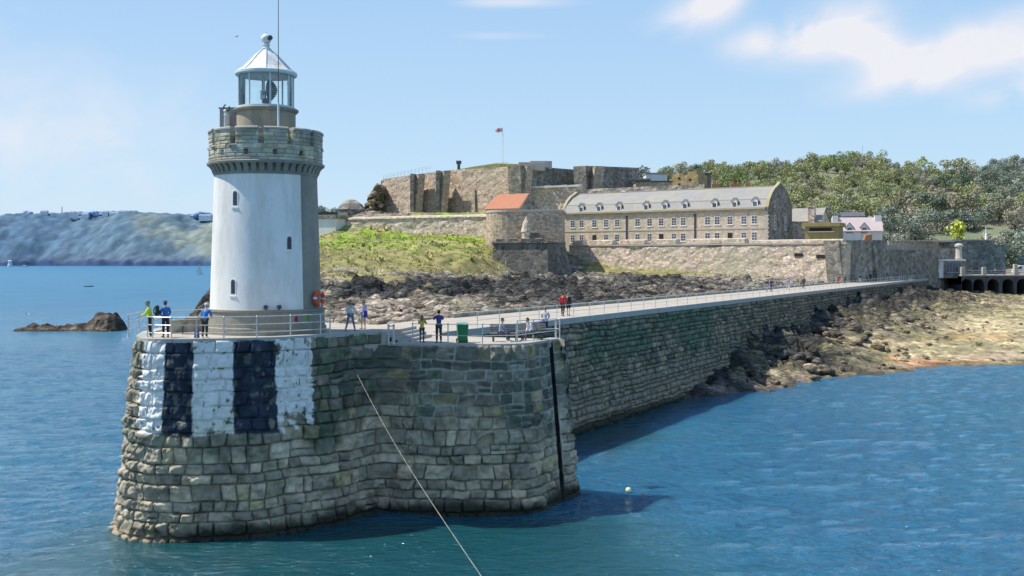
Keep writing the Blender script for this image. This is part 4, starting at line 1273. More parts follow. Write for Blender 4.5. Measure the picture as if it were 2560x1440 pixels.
# merlons with sloping shoulders
cuts = [1430, 1455, 1471, 1530, 1546, 1611, 1626, 1689, 1714, 1862, 1872, 2106]
for p0, p1 in zip(cuts[0::2], cuts[1::2]):
    a1, a0 = fw.a_at(p0), fw.a_at(p1)
    hgt_ = .95 if p1 < 2000 else .55
    q0 = [fw(a0, .1, zc_top + .3), fw(a1, .1, zc_top + .3), fw(a1, 2.6, zc_top + .3), fw(a0, 2.6, zc_top + .3)]
    q1 = [fw(a0, .15, zc_top + .3 + hgt_), fw(a1, .15, zc_top + .3 + hgt_), fw(a1 - .5, 2.6, zc_top + .5 + hgt_), fw(a0 + .5, 2.6, zc_top + .5 + hgt_)]
    MB().prism(q0, q1).build('merlon', RUBP, bwl, bevel=.08)
mb = MB(); mb.box(1.9, LW + 1, 2.4, 40, 7, zc_top + .25, fw); mb.build('terrace', TERR, bwl)
for p0, p1, py in ((1985, 2005, 637), (2040, 2090, 641), (1768, 1802, 612)):
    a1, a0 = fw.a_at(p0, -.5), fw.a_at(p1, -.5); zz = Z(py, fw.Y(a0, -.5))
    db = -1.0 + (zz - 6.8) * .1
    MB().box(a0, a1, db - .12, db + .7, zz - .32, zz + .32, fw).build('gun_slot', DARK, bwl)
# right-hand flank, its shade put into darker stone
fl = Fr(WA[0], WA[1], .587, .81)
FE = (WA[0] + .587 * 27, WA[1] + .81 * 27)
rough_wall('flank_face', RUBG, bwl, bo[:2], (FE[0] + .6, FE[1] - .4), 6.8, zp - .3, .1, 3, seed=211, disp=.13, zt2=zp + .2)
mb = MB()
nrm = (.81, -.587)
for k, t0 in enumerate((17.0,)):
    c0 = (WA[0] + .587 * t0, WA[1] + .81 * t0)
    mb2 = MB()
    bb = [(c0[0] + nrm[0] * 1.2, c0[1] + nrm[1] * 1.2), (c0[0] + .587 * 1.6 + nrm[0] * 1.2, c0[1] + .81 * 1.6 + nrm[1] * 1.2), (c0[0] + .587 * 1.6 - nrm[0], c0[1] + .81 * 1.6 - nrm[1]), (c0[0] - nrm[0], c0[1] - nrm[1])]
    tp_ = [(c0[0], c0[1]), (c0[0] + .587 * 1.2, c0[1] + .81 * 1.2), (c0[0] + .587 * 1.2 - nrm[0], c0[1] + .81 * 1.2 - nrm[1]), (c0[0] - nrm[0], c0[1] - nrm[1])]
    mb2.prism([(x, y, 6.8) for x, y in bb], [(x, y, 15.8) for x, y in tp_]); mb2.build('buttress', RUBG, bwl)

# ---- corner bastion and the round tower that stands on it
cb = thing('corner_bastion', 'dark battered stone bastion on the rocks at the left end of the battery wall', 'bastion', (0, 0, 0))
c1 = [S(1226, 705, 223), S(1372, 705, 219), S(1446, 705, 232), S(1440, 700, 252), S(1226, 700, 248)]
c1 = [(x, y) for x, y, z in c1]
zb0, zb1 = 5.5, Z(612, 223)
zb1 = 16.1
def inset(p, k):
    cx = sum(q[0] for q in p) / len(p); cy = sum(q[1] for q in p) / len(p)
    return [(x + (cx - x) * k, y + (cy - y) * k) for x, y in p]
c1t = [(W(1233, 224.2), 224.2), (W(1368, 220.6), 220.6), (W(1412, 231), 231), (W(1412, 250), 250), (W(1233, 248), 248)]
for (p, q, pt, qt, sd_) in ((c1[0], c1[1], c1t[0], c1t[1], 221), (c1[1], c1[2], c1t[1], c1t[2], 222)):
    pass
BAST = pmat('bastion_stone', (.19, .175, .15), (.14, .13, .115), scale=.3, var=.5, rough=.93, bump=.6, rubble=1.0, zsc=1.3, mortar=(.22, .205, .18), stain=(.10, .10, .085), stainscale=.22, bdist=.14)
mb = MB(); mb.prism([(x, y, zb0) for x, y in c1], [(x, y, zb1) for x, y in c1t]); mb.build('bastion_body', BAST, cb)
cop = [(x, y) for x, y in c1t]
mb = MB(); ex = inset(cop, -.03); mb.prism([(x, y, zb1 + .004) for x, y in ex], [(x, y, zb1 + .35) for x, y in ex]); mb.build('coping', RUBG, cb)
mb = MB()
for k in range(4):
    a0, a1 = S(1240 + k * 32, 600, 223.6 - k), S(1262 + k * 32, 600, 223.2 - k)
    mb = MB(); mb.prism([(a0[0], a0[1] + .3, zb1 + .35), (a1[0], a1[1] + .3, zb1 + .35), (a1[0], a1[1] + 1.6, zb1 + .35), (a0[0], a0[1] + 1.6, zb1 + .35)],
             [(a0[0], a0[1] + .3, zb1 + .85), (a1[0], a1[1] + .3, zb1 + .85), (a1[0] - .3, a1[1] + 1.6, zb1 + 1.0), (a0[0] + .3, a0[1] + 1.6, zb1 + 1.0)]).build('merlon', BAST, cb)

rt = thing('round_tower', 'squat rounded stone tower behind the corner bastion, its left side sunlit', 'tower', (0, 0, 0))
ry = 244
x0, x1 = W(1216, 240), W(1402, 240)
pts = []
rr = 5.5
for k in range(9):
    a = math.pi - (math.pi / 2) * k / 8
    pts.append((x0 + rr + rr * math.cos(a), 237.5 + rr - rr * math.sin(a)))
pts += [(x1, 236.5), (x1 + 1.5, 252), (x0, 254)]
z0, z1 = 10, Z(531, 238)
bot = [(x + (-.5 if i < 5 else .0), y - .6) if i < 10 else (x, y) for i, (x, y) in enumerate(pts)]
mb = MB(); mb.prism([(x, y, z0) for x, y in bot], [(x, y, z1) for x, y in pts]); mb.build('tower_body', RUB, rt)
ex = inset(pts, -.035)
mb = MB(); mb.prism([(x, y, z1 + .004) for x, y in ex], [(x, y, z1 + .55) for x, y in ex]); mb.build('coping', PTRIM, rt, bevel=.06)
# watch turret in the front, with the steps beside it
tx, ty = W(1316, 233.5), 233.8
mb = MB(); mb.lathe([(1.0, 16.3), (.95, 18.6), (1.15, 18.7), (1.1, 19.0), (.75, 20.6), (.25, 21.6), (.0, 22.0)], (tx, ty), n=12); mb.build('watch_turret', RUBP, rt)
for k in range(5):
    a0 = S(1326, 600, 233); a1 = S(1374 - k * 6, 600, 233)
    MB().box(a0[0], a1[0], 231 + k * .6, 236.2, 16.3 + k * .42, 16.3 + (k + 1) * .42).build('step', RUBG, rt)

# ---- curtain wall over the grass slope
cw = thing('curtain_wall', 'long pale pinkish rubble wall across the top of the grass slope', 'castle wall', (0, 0, 0))
Ca, Cb = S(862, 600, 266)[:2], S(1222, 600, 250)[:2]
rough_wall('wall_face', RUBP, cw, Ca, Cb, 14.5, Z(548, 264), .07, 3, seed=231, disp=.13, zt2=Z(541, 249))
mb = MB()
for k in range(24):
    f0, f1 = k / 24, (k + .985) / 24
    p0 = [Ca[0] + (Cb[0] - Ca[0]) * f0, Ca[1] + (Cb[1] - Ca[1]) * f0]; p1 = [Ca[0] + (Cb[0] - Ca[0]) * f1, Ca[1] + (Cb[1] - Ca[1]) * f1]
    zt = Z(548, 264) + (Z(541, 249) - Z(548, 264)) * f0
    mb.prism([(p0[0], p0[1] + .3, zt + .004), (p1[0], p1[1] + .3, zt + .004), (p1[0] + .5, p1[1] + 3.2, zt + .004), (p0[0] + .5, p0[1] + 3.2, zt + .004)],
             [(p0[0], p0[1] + .5, zt + .35), (p1[0], p1[1] + .5, zt + .35), (p1[0] + .5, p1[1] + 3.2, zt + .7), (p0[0] + .5, p0[1] + 3.2, zt + .7)])
mb.build('wall_coping', RUBP, cw)
rough_wall('end_face', RUBG, cw, S(838, 600, 263)[:2], Ca, 14, Z(556, 264), .05, 2, seed=235, disp=.13)
# ---- white building by the lighthouse, dark shed behind
wh = thing('white_building', 'small white flat-roofed building just right of the lighthouse tower', 'building', (0, 0, 0))
fh = Fr(W(839, 262), 262, -.93, .36)
mb = MB(); mb.box(0, 6.5, 0, 7, 14, Z(546, 262), fh); mb.build('wall', WALLW, wh)
mb = MB(); mb.box(-.4, 6.9, -.4, 7.4, Z(546, 262) + .004, Z(537, 262), fh); mb.build('roof', RUBG, wh, bevel=.08)
hut = thing('stone_hut', 'rounded brown stone hut against the sky left of the citadel', 'building', (0, 0, 0))
hx0, hx1, hY = W(846, 292), W(908, 292), 292
hb = [(hx0, hY - 1), (hx0 + 3, hY - 3), (hx1, hY - 1), (hx1, hY + 5), (hx0, hY + 5)]
mb = MB(); mb.prism([(x, y, 20) for x, y in hb], [(x, y, Z(524, 292)) for x, y in hb]); mb.build('wall', RUBG, hut)
cxh, cyh = (hx0 + hx1) / 2, hY + 1.5
rg = [(hx0 - .2, hY - 1.2), (hx0 + 3, hY - 3.3), (hx1 + .2, hY - 1.2), (hx1 + .2, hY + 5.2), (hx0 - .2, hY + 5.2)]
def shrink(p, k): return [(x + (cxh - x) * k, y + (cyh - y) * k) for x, y in p]
mb = MB(); zr = Z(524, 292) + .004
mb.prism([(x, y, zr) for x, y in rg], [(x, y, zr + 1.6) for x, y in shrink(rg, .3)])
mb.prism([(x, y, zr + 1.6) for x, y in shrink(rg, .3)], [(x, y, zr + 2.7) for x, y in shrink(rg, .75)])
mb.build('roof', RUBG, hut)

# ---- citadel: stepped battered faces, each with its shaded return
cit = thing('citadel', 'massive battered stone citadel of the castle on the hilltop behind the grass slope', 'castle', (0, 0, 0))
secs = [(943, 1034, 320, 309, 450, 434), (1046, 1098, 314.5, 308.5, 432, 426), (1114, 1306, 316, 298, 424, 413)]
prev = None
for i, (p0, p1, Y0, Y1, t0, t1) in enumerate(secs):
    A = S(p0, 500, Y0)[:2]; B_ = S(p1, 500, Y1)[:2]
    rough_wall('wall_face', RUB, cit, A, B_, 21, Z(t0, Y0), .12, 2.5, seed=241 + i, disp=.13, zt2=Z(t1, Y1))
    if i < 2:
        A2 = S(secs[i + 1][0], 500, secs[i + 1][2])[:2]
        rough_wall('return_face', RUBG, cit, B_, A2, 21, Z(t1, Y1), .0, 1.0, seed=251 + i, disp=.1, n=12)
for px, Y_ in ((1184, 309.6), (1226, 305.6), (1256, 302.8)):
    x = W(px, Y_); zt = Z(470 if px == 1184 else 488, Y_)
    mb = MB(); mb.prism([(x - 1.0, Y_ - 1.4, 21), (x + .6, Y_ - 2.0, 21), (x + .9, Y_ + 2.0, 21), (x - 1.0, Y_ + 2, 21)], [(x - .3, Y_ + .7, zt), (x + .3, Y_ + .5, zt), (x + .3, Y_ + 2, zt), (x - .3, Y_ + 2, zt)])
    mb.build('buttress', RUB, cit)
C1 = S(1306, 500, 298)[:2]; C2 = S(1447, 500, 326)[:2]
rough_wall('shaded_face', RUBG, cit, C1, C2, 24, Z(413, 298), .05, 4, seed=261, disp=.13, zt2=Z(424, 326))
top = [S(952, 0, 328)[:2], S(1036, 0, 317)[:2], S(1112, 0, 320)[:2], S(1296, 0, 304)[:2], S(1435, 0, 331)[:2], S(1400, 0, 345)[:2], S(960, 0, 345)[:2]]
mb = MB(); mb.prism([(x, y, 26) for x, y in top], [(x, y, Z(t_, y) - .3) for (x, y), t_ in zip(top, (450, 434, 424, 413, 424, 424, 445))]); mb.build('roof_terrace', SOIL, cit)
# grassy crest, watch box and railings on the roof
mb = MB()
for k in range(14):
    p0, p1 = 1100 + k * 14, 1100 + (k + 1) * 14
    h0, h1_ = [Z(np.interp(p_, (1100, 1180, 1240, 1296), (424, 413, 408, 413)), 306) for p_ in (p0, p1)]
    mb.hull8([(W(p0, 306), 321 - k, 35.5), (W(p1, 306), 320 - k, 35.5), (W(p1, 306), 330 - k, 35.5), (W(p0, 306), 331 - k, 35.5), (W(p0, 306), 323 - k, h0 + .6), (W(p1, 306), 322 - k, h1_ + .6), (W(p1, 306), 329 - k, h1_ + .6), (W(p0, 306), 330 - k, h0 + .6)])
mb.build('turf_crest', SOIL, cit)
x = W(1147, 318) ; mb = MB(); mb.prism([(x - .45, 317.6, 36), (x + .45, 317.6, 36), (x + .45, 318.5, 36), (x - .45, 318.5, 36)], [(x - .4, 317.6, Z(410, 318)), (x + .4, 317.6, Z(410, 318)), (x + .4, 318.5, Z(410, 318)), (x - .4, 318.5, Z(410, 318))])
mb.prism([(x - .7, 317.4, Z(410, 318)), (x + .7, 317.4, Z(410, 318)), (x + .7, 318.7, Z(410, 318)), (x - .7, 318.7, Z(410, 318))], [(x - .75, 317.4, Z(402, 318)), (x + .75, 317.4, Z(402, 318)), (x + .75, 318.7, Z(402, 318)), (x - .75, 318.7, Z(402, 318))])
mb.build('watch_box', DSLATE, cit)
mb = MB()
xa, xb, ya, yb = W(958, 322), W(1075, 314), 322, 314
for k in range(14):
    q_ = k / 13; x, y = xa + (xb - xa) * q_, ya + (yb - ya) * q_; z_ = Z(449 - 24 * q_, y)
    mb.tube((x, y, z_ - .5), (x, y, z_ + 1.1), .035, n=5)
for dz in (.6, 1.2): mb.tube((xa, ya, Z(449, ya) + dz), (xb, yb, Z(425, yb) + dz), .03, n=5)
mb.build('railing', GREYP, cit)
for px0, px1, t_, b_, Y_ in ((1296, 1362, 405, 412, 303), (1325, 1380, 402, 409, 312)):
    MB().box(W(px0, Y_), W(px1, Y_), Y_, Y_ + 6, Z(b_ + 14, Y_), Z(t_, Y_)).build('parapet', PTRIM, cit, bevel=.1)
# second block to the right, in shade with one sunlit sliver
D1_ = S(1443, 500, 318)[:2]; D2_ = S(1470, 500, 311)[:2]; D3_ = S(1604, 500, 340)[:2]
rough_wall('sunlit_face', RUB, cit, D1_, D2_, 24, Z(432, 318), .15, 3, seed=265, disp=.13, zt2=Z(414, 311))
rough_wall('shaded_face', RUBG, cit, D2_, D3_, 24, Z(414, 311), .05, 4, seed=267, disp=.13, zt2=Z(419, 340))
MB().prism([(D1_[0] + 1, D1_[1] + 5, 26), (D2_[0], D2_[1] + 5, 26), (D3_[0] - 1, D3_[1] + 3, 26), (D1_[0] + 8, D1_[1] + 25, 26)], [(D1_[0] + 1, D1_[1] + 5, Z(434, 318)), (D2_[0], D2_[1] + 5, Z(417, 311)), (D3_[0] - 1, D3_[1] + 3, Z(421, 340)), (D1_[0] + 8, D1_[1] + 25, Z(421, 340))]).build('roof_terrace', SOIL, cit)
# wall with white capping steps, below the shaded face
lwk = thing('lower_castle_wall', 'sunlit tan rubble wall with pale stepped capping behind the red roof', 'castle wall', (0, 0, 0))
A = S(1298, 500, 303)[:2]; B_ = S(1452, 500, 297)[:2]
rough_wall('wall_face', RUBP, lwk, A, B_, 20, Z(472, 303), .05, 3, seed=271, disp=.13, zt2=Z(466, 297))
for k in range(4):
    f0, f1 = k / 4 + .01, (k + .9) / 4
    p0 = (A[0] + (B_[0] - A[0]) * f0, A[1] + (B_[1] - A[1]) * f0); p1 = (A[0] + (B_[0] - A[0]) * f1, A[1] + (B_[1] - A[1]) * f1)
    zt = Z(472, 303) + (Z(466, 297) - Z(472, 303)) * f0 + .01
    MB().prism([(p0[0], p0[1] - .3, zt), (p1[0], p1[1] - .3, zt), (p1[0] + 1, p1[1] + 3, zt), (p0[0] + 1, p0[1] + 3, zt)], [(p0[0], p0[1] - .3, zt + .45), (p1[0], p1[1] - .3, zt + .6), (p1[0] + 1, p1[1] + 3, zt + .9), (p0[0] + 1, p0[1] + 3, zt + .7)]).build('capping', WALLW, lwk)
rough_wall('rear_wall_face', RUBP, lwk, S(1440, 480, 300)[:2], S(1760, 480, 292)[:2], 22, Z(474, 300), .02, 2, seed=273, disp=.2, zt2=Z(460, 292))

# ---- flagpole with its flag on the citadel
fp = thing('flagpole', 'white flagpole with crossarm and small red and white flag above the citadel', 'flagpole', (W(1257, 312), 312, 37))
MB().tube((0, 0, -3), (0, 0, Z(318, 312) - 37), .14, .07, n=8).build('pole', WINW, fp)
mb = MB(); mb.tube((-1.6, 0, 3.5), (1.6, 0, 3.5), .06, n=6); mb.build('crossarm', WINW, fp)
n_ = 9; vv2 = []; ff2 = []
zt = Z(319, 312) - 37
for i in range(n_):
    for j in range(5):
        q_ = i / (n_ - 1); vv2.append((-.08 - 2.1 * q_, .25 * math.sin(q_ * 7) * q_, zt - .05 - 1.25 * j / 4 - .35 * q_ * q_))
for i in range(n_ - 1):
    for j in range(4): ff2.append((i * 5 + j, (i + 1) * 5 + j, (i + 1) * 5 + j + 1, i * 5 + j + 1))
FLAG = pmat('flag_cloth', attr=True, scale=2, var=.15, rough=.8, bump=0)
cc2 = [((.62, .06, .07) if (j == 2 or i == 4) else (.75, .75, .76)) for i in range(n_) for j in range(5)]
np_mesh('flag', np.array(vv2), ff2, FLAG, fp, np.array(cc2), smooth=True)

# ---- gabled house helper
def house(name, label, fr, L_, D_, z0, ze, zr, wall, roof, over=.3, cat='house', hip=0.0):
    t_ = thing(name, label, cat, (0, 0, 0))
    mb = MB()
    mb.prism([fr(0, 0, z0), fr(L_, 0, z0), fr(L_, D_, z0), fr(0, D_, z0)], [fr(0, 0, ze), fr(L_, 0, ze), fr(L_, D_, ze), fr(0, D_, ze)])
    for a in (0, L_ - .3):
        mb.prism([fr(a, .0, ze), fr(a + .3, .0, ze), fr(a + .3, D_, ze), fr(a, D_, ze)], [fr(a, D_ / 2 - .05, zr - .1), fr(a + .3, D_ / 2 - .05, zr - .1), fr(a + .3, D_ / 2 + .05, zr - .1), fr(a, D_ / 2 + .05, zr - .1)])
    mb.build('wall', wall, t_)
    mb = MB()
    for s_ in (0, 1):
        b0, bm_ = (-over, D_ / 2) if s_ == 0 else (D_ + over, D_ / 2)
        zo = ze - over * (zr - ze) / (D_ / 2)
        lo = [fr(-over, b0, zo), fr(L_ + over, b0, zo), fr(L_ + over - hip, bm_, zr), fr(-over, bm_, zr)]
        mb.hull8([*lo, *[(x, y, z + .16) for x, y, z in lo]])
    mb.build('roof', roof, t_)
    return t_


# red-roofed house
fr_ = Fr(W(1297, 252), 252, -.83, .56)
hs_ = house('red_roofed_house', 'house with bright orange-red tiled roof and dark gable above the round tower', fr_, fr_.a_at(1214), 7.6, 18, Z(519, 252), Z(485, 255), RUBG, REDT, cat='house', hip=1.0)
mb = MB(); mb.prism([fr_(-.5, -.4, Z(523, 252)), fr_(-.5, 3.8, Z(486, 255) + .2), fr_(-.5, 8.0, Z(523, 252))], [fr_(-.08, -.4, Z(523, 252)), fr_(-.08, 3.8, Z(486, 255) + .2), fr_(-.08, 8.0, Z(523, 252))]); mb.build('gable_coping', RUBG, hs_)

# ---- barracks
BR = Fr(60.16, 258, -.81, .587)
Lb = BR.a_at(1404); Db = 14.8
ze, z0b = 24.75, 14.0
bk = thing('barracks', 'long stone barracks block with pale slate roof and a row of dormer windows', 'barracks', (0, 0, 0))
cutsb = [0, BR.a_at(1738), BR.a_at(1567), Lb]
for i, (a0, a1) in enumerate(zip(cutsb[:-1], cutsb[1:])):
    MB().box(a0 + (.0 if i == 0 else .002), a1, 0, Db, z0b, ze, BR).build('wall', ASH, bk)
prof = [(-.35, ze - .1), (1.25, 27.0), (4.0, 29.0), (Db / 2, 30.4), (Db - 4.0, 29.0), (Db - 1.25, 27.0), (Db + .35, ze - .1)]
mb = MB()
for (b0, zz0), (b1, zz1) in zip(prof[:-1], prof[1:]):
    lo = [BR(.5, b0, zz0), BR(Lb - .5, b0, zz0), BR(Lb - .5, b1, zz1), BR(.5, b1, zz1)]
    mb.hull8([*[(x, y, z) for x, y, z in lo], *[(x, y, z + .18) for x, y, z in lo]])
roof = mb.build('roof', SLATE, bk)
mb = MB(); mb.box(.5, Lb - .5, Db / 2 - .35, Db / 2 + .35, 30.5, 30.7, BR); mb.build('ridge', TRIM, roof)
mb = MB(); mb.box(.5, Lb - .5, 1.15, 1.5, 27.08, 27.3, BR); mb.build('roof_break', PTRIM, roof)
# gable walls follow the curved roof
for a0, a1, nm in ((0.0, .55, 'gable'), (Lb - .55, Lb, 'gable')):
    g0 = [(b, z + .32) for b, z in [(-.05, ze), (.9, 26.5), (2.2, 28.0), (4.0, 29.3), (5.9, 30.1), (Db / 2, 30.95), (Db - 5.9, 30.1), (Db - 4.0, 29.3), (Db - 2.2, 28.0), (Db - .9, 26.5), (Db + .05, ze)]]
    ring0 = [BR(a0 - .003, b, z) for b, z in [(0, z0b)] + g0 + [(Db, z0b)]]
    ring1 = [BR(a1, b, z) for b, z in [(0, z0b)] + g0 + [(Db, z0b)]]
    gm_ = MB().prism(ring0, ring1).build(nm, RUBG if a0 == 0 else ASH, bk)  # right gable takes the darker rubble, its shade painted in
    cp = MB()
    for (b0, zz0), (b1, zz1) in zip(g0[:-1], g0[1:]):
        cp.hull8([BR(a0 - .12, b0, zz0 + .01), BR(a1 + .1, b0, zz0 + .01), BR(a1 + .1, b1, zz1 + .01), BR(a0 - .12, b1, zz1 + .01), BR(a0 - .12, b0, zz0 + .25), BR(a1 + .1, b0, zz0 + .25), BR(a1 + .1, b1, zz1 + .25), BR(a0 - .12, b1, zz1 + .25)])
    cp.build('coping', TRIM, gm_)
MB().box(.56, Lb - .56, -.55, .2, ze + .004, ze + .42, BR).build('cornice', TRIM, bk)
MB().box(.02, Lb, -.12, -.004, ze - .75, ze - .5, BR).build('eaves_band', PTRIM, bk)
zs_ = Z(571, 262)
MB().box(.02, Lb, -.10, -.004, zs_ - .14, zs_ + .14, BR).build('string_course', PTRIM, bk)
for a in (.35, Lb - .35):
    q_ = MB()
    for k in range(14): q_.box(a - (.35 if k % 2 else .55), a + (.35 if k % 2 else .55), -.06, -.003, z0b + 3 + k * .5, z0b + 3.46 + k * .5, BR)
    q_.build('quoins', PTRIM, bk)
for px in (1567, 1738):
    a = BR.a_at(px); q_ = MB(); q_.box(a - .22, a + .22, -.16, -.005, z0b, ze - .8, BR); q_.box(a - .35, a + .35, -.24, -.005, ze - 1.1, ze - .78, BR); q_.build('downpipe', DKST, bk)
upx = [1432, 1454, 1486, 1515, 1543, 1594, 1624, 1653, 1685, 1708, 1769, 1793, 1825, 1860, 1886]
for px in upx:
    a = BR.a_at(px); Yw = BR.Y(a)
    zt_ = ze - 1.55; window(bk, BR, a, 0, zt_ - 2.0, zt_, 1.5)
    if px in (1485, 1486, 1653, 1825):
        MB().box(a - .6, a + .6, -.05, -.004, z0b, zs_ - 1.0, BR).build('doorway', DARK, bk)
    else:
        window(bk, BR, a, 0, zs_ - 2.9, zs_ - .9, 1.45)
for px in (1455, 1499, 1549, 1617, 1664, 1714, 1788, 1838, 1889):
    a = BR.a_at(px, .6); zb = ze + .25
    d_ = MB(); d_.box(a - .75, a + .75, .12, 2.6, zb, zb + 1.75, BR)
    d_.prism([BR(a - .75, .12, zb + 1.75), BR(a + .75, .12, zb + 1.75), BR(a + .75, 3.0, zb + 1.75), BR(a - .75, 3.0, zb + 1.75)], [BR(a - .02, .12, zb + 2.55), BR(a + .02, .12, zb + 2.55), BR(a + .02, 3.6, zb + 2.55), BR(a - .02, 3.6, zb + 2.55)])
    do = d_.build('dormer', WINW, bk)
    rf_ = MB()
    for s_ in (-1, 1):
        lo = [BR(a + s_ * .95, -.08, zb + 1.62), BR(a, -.08, zb + 2.6), BR(a, 3.6, zb + 2.6), BR(a + s_ * .95, 3.2, zb + 1.62)]
        rf_.hull8([*lo, *[(x, y, z + .12) for x, y, z in lo]])
    rf_.build('dormer_roof', SLATE, do)
    ch = MB(); ch.box(a - .795, a - .755, .2, 2.6, zb, zb + 1.7, BR); ch.box(a + .755, a + .795, .2, 2.6, zb, zb + 1.7, BR); ch.build('cheek', DSLATE, do)
    MB().box(a - .48, a + .48, .09, .117, zb + .35, zb + 1.5, BR).build('pane', PANE, do)
# gable windows (facing right): a frame whose front is the gable
GF = Fr(60.16, 258, .587, .81)
class GFr:
    def __call__(self, a, b, z):     # a runs back along the gable, b runs into the building
        return (60.16 + .587 * a - .81 * b, 258 + .81 * a + .587 * b, z)
gf_ = GFr()
for a, zz in ((4.2, 21.0), (10.6, 21.0)):
    window(bk, gf_, a, -.0035, zz - 1.0, zz + 2.3, 1.1, mull=2, trans=4)

# ---- buildings behind the barracks
bh = thing('ruined_tower', 'square sunlit ochre stone tower with broken top behind the barracks roof', 'tower', (0, 0, 0))
ft = Fr(W(1745, 325), 325, -.81, .587); La = ft.a_at(1680)
mb = MB(); mb.box(0, La, 0, 7, 28, Z(436, 325), ft); mb.box(La * .05, La * .4, .02, 6, Z(436, 325), Z(428, 325), ft); mb.box(La * .55, La * .98, .02, 6, Z(436, 325), Z(431, 325), ft); mb.box(La * .4, La * .55, 3.0, 6, Z(436, 325), Z(427, 325), ft)
mb.build('wall', pmat('ochre_stone', (.46, .33, .15), (.36, .28, .15), scale=.4, var=.35, rough=.9, bump=.5, rubble=.9, mortar=(.35, .27, .16), stain=(.20, .16, .08), stainscale=.3), bh)
for a, z_ in ((La * .3, 446), (La * .72, 441), (La * .72, 456)): MB().box(a - .4, a + .4, -.05, -.004, Z(z_ + 5, 325), Z(z_, 325), ft).build('opening', DARK, bh)
an = thing('tower_annexe', 'dark flat-topped annexe on the right of the ochre tower', 'building', (0, 0, 0))
MB().box(W(1748, 330), W(1778, 330), 330, 338, 28, Z(436, 330)).build('wall', RUBG, an)
MB().box(W(1746, 330), W(1780, 330), 329.7, 338.3, Z(436, 330) + .004, Z(432, 330)).build('roof', DSLATE, an)
flat = [('flat_roofed_store', 'low grey flat-roofed store left of the ochre tower', 1545, 1626, 446, 475, 334, RUBG, PTRIM),
        ('flat_roofed_store', 'long low store with dark roof just left of the ochre tower', 1590, 1680, 452, 475, 322, RUB, DSLATE),
        ('distant_block', 'pale distant building between the citadel and the ochre tower', 1615, 1668, 432, 446, 372, WALLW, SLATE)]
for nm, lb, p0, p1, t0, b0, Y_, wm, rm in flat:
    o = thing(nm, lb, 'building', (0, 0, 0))
    MB().box(W(p0, Y_), W(p1, Y_), Y_, Y_ + 8, Z(b0 + 10, Y_), Z(t0 + 3, Y_)).build('wall', wm, o)
    MB().box(W(p0 - 2, Y_), W(p1 + 2, Y_), Y_ - .3, Y_ + 8.3, Z(t0 + 3, Y_) + .004, Z(t0, Y_)).build('roof', rm, o)
for nm, lb, px, t0, b0, Y_ in (('chimney_stack', 'terracotta chimney stack above the barracks ridge, nearest the ochre tower', 1788, 456, 480, 300), ('chimney_stack', 'broad terracotta chimney stack above the middle of the barracks ridge', 1838, 456, 480, 300), ('chimney_stack', 'small terracotta chimney stack above the right end of the barracks ridge', 1868, 458, 480, 300)):
    o = thing(nm, lb, 'chimney', (W(px, Y_), Y_, Z(b0, Y_)), group='chimneys behind the barracks ridge')
    w_ = 1.0 if px == 1788 else (1.4 if px == 1838 else .7)
    MB().box(-w_, w_, -.5, .5, -2, Z(t0 + 4, Y_) - Z(b0, Y_)).build('stack', pmat('terracotta', (.50, .26, .13), (.42, .24, .14), scale=1, var=.25, rough=.9, bump=.2), o)
    for k in (-1, 1): MB().lathe([(.22, Z(t0 + 4, Y_) - Z(b0, Y_)), (.2, Z(t0, Y_) - Z(b0, Y_) + .2)], (k * w_ * .5, 0), n=10).build('chimney_pot', REDT, o)

# ---- right of the barracks
gh = house('chimney_house', 'tan stone house with grey roof and tall chimney right of the barracks', Fr(W(2050, 268), 268, -.86, .5), 17, 9, 16, Z(552, 268), Z(521, 272), RUBP, SLATE)
fg = Fr(W(2050, 268), 268, -.86, .5)
a = fg.a_at(2029, 0); mb = MB(); mb.box(a - .75, a + .75, -.6, 1.2, 17, Z(517, 267), fg); mb.box(a - .9, a + .9, -.75, 1.35, Z(517, 267) + .003, Z(514, 267), fg); mb.build('chimney', RUBP, gh)
bn = thing('gun_bunker', 'ochre concrete bunker with dark viewing slot above the corner of the battery wall', 'bunker', (0, 0, 0))
fbn = Fr(W(2096, 228), 228, -.9, .43); La = fbn.a_at(2012)
MB().box(0, La, 0, 6, 15.9, Z(566, 228), fbn).build('wall', OCHRE, bn)
MB().box(-.5, La + .5, -.6, 6.5, Z(566, 228) + .004, Z(556, 228), fbn).build('roof_slab', OCHRE, bn, bevel=.06)
MB().box(La * .2, La * .86, -.04, -.003, Z(577, 228), Z(569, 228), fbn).build('viewing_slot', DARK, bn)
MB().box(La * .1, La * .92, -.35, -.003, Z(580, 228), Z(577.5, 228), fbn).build('ledge', PTRIM, bn)
wc = thing('white_cottage', 'white house with pinkish roof and two dormers in front of the wooded hillside', 'house', (0, 0, 0))
fc_ = Fr(W(2206, 262), 262, -.97, .24); La = fc_.a_at(2082)
MB().box(0, La, 0, 8, 15, Z(578, 262), fc_).build('wall', WALLW, wc)
mb = MB()
for b0, b1 in ((-.3, 4), (8.3, 4)):
    lo = [fc_(-.2, b0, Z(579, 262)), fc_(La + .2, b0, Z(579, 262)), fc_(La + .2, b1, Z(545, 266)), fc_(-.2, b1, Z(545, 266))]
    mb.hull8([*lo, *[(x, y, z + .18) for x, y, z in lo]])
rf_ = mb.build('roof', PINKR, wc)
MB().prism([fc_(.0, 0, Z(579, 262)), fc_(.0, 8, Z(579, 262)), fc_(.0, 4, Z(546, 266))], [fc_(.4, 0, Z(579, 262)), fc_(.4, 8, Z(579, 262)), fc_(.4, 4, Z(546, 266))]).build('gable', WALLW, wc)
for a, w_ in ((.75, 1.5), (La - .7, 1.3)): MB().box(a - w_ / 2, a + w_ / 2, 2.6, 5.2, 20, Z(538, 264), fc_).build('chimney', WALLW, wc)
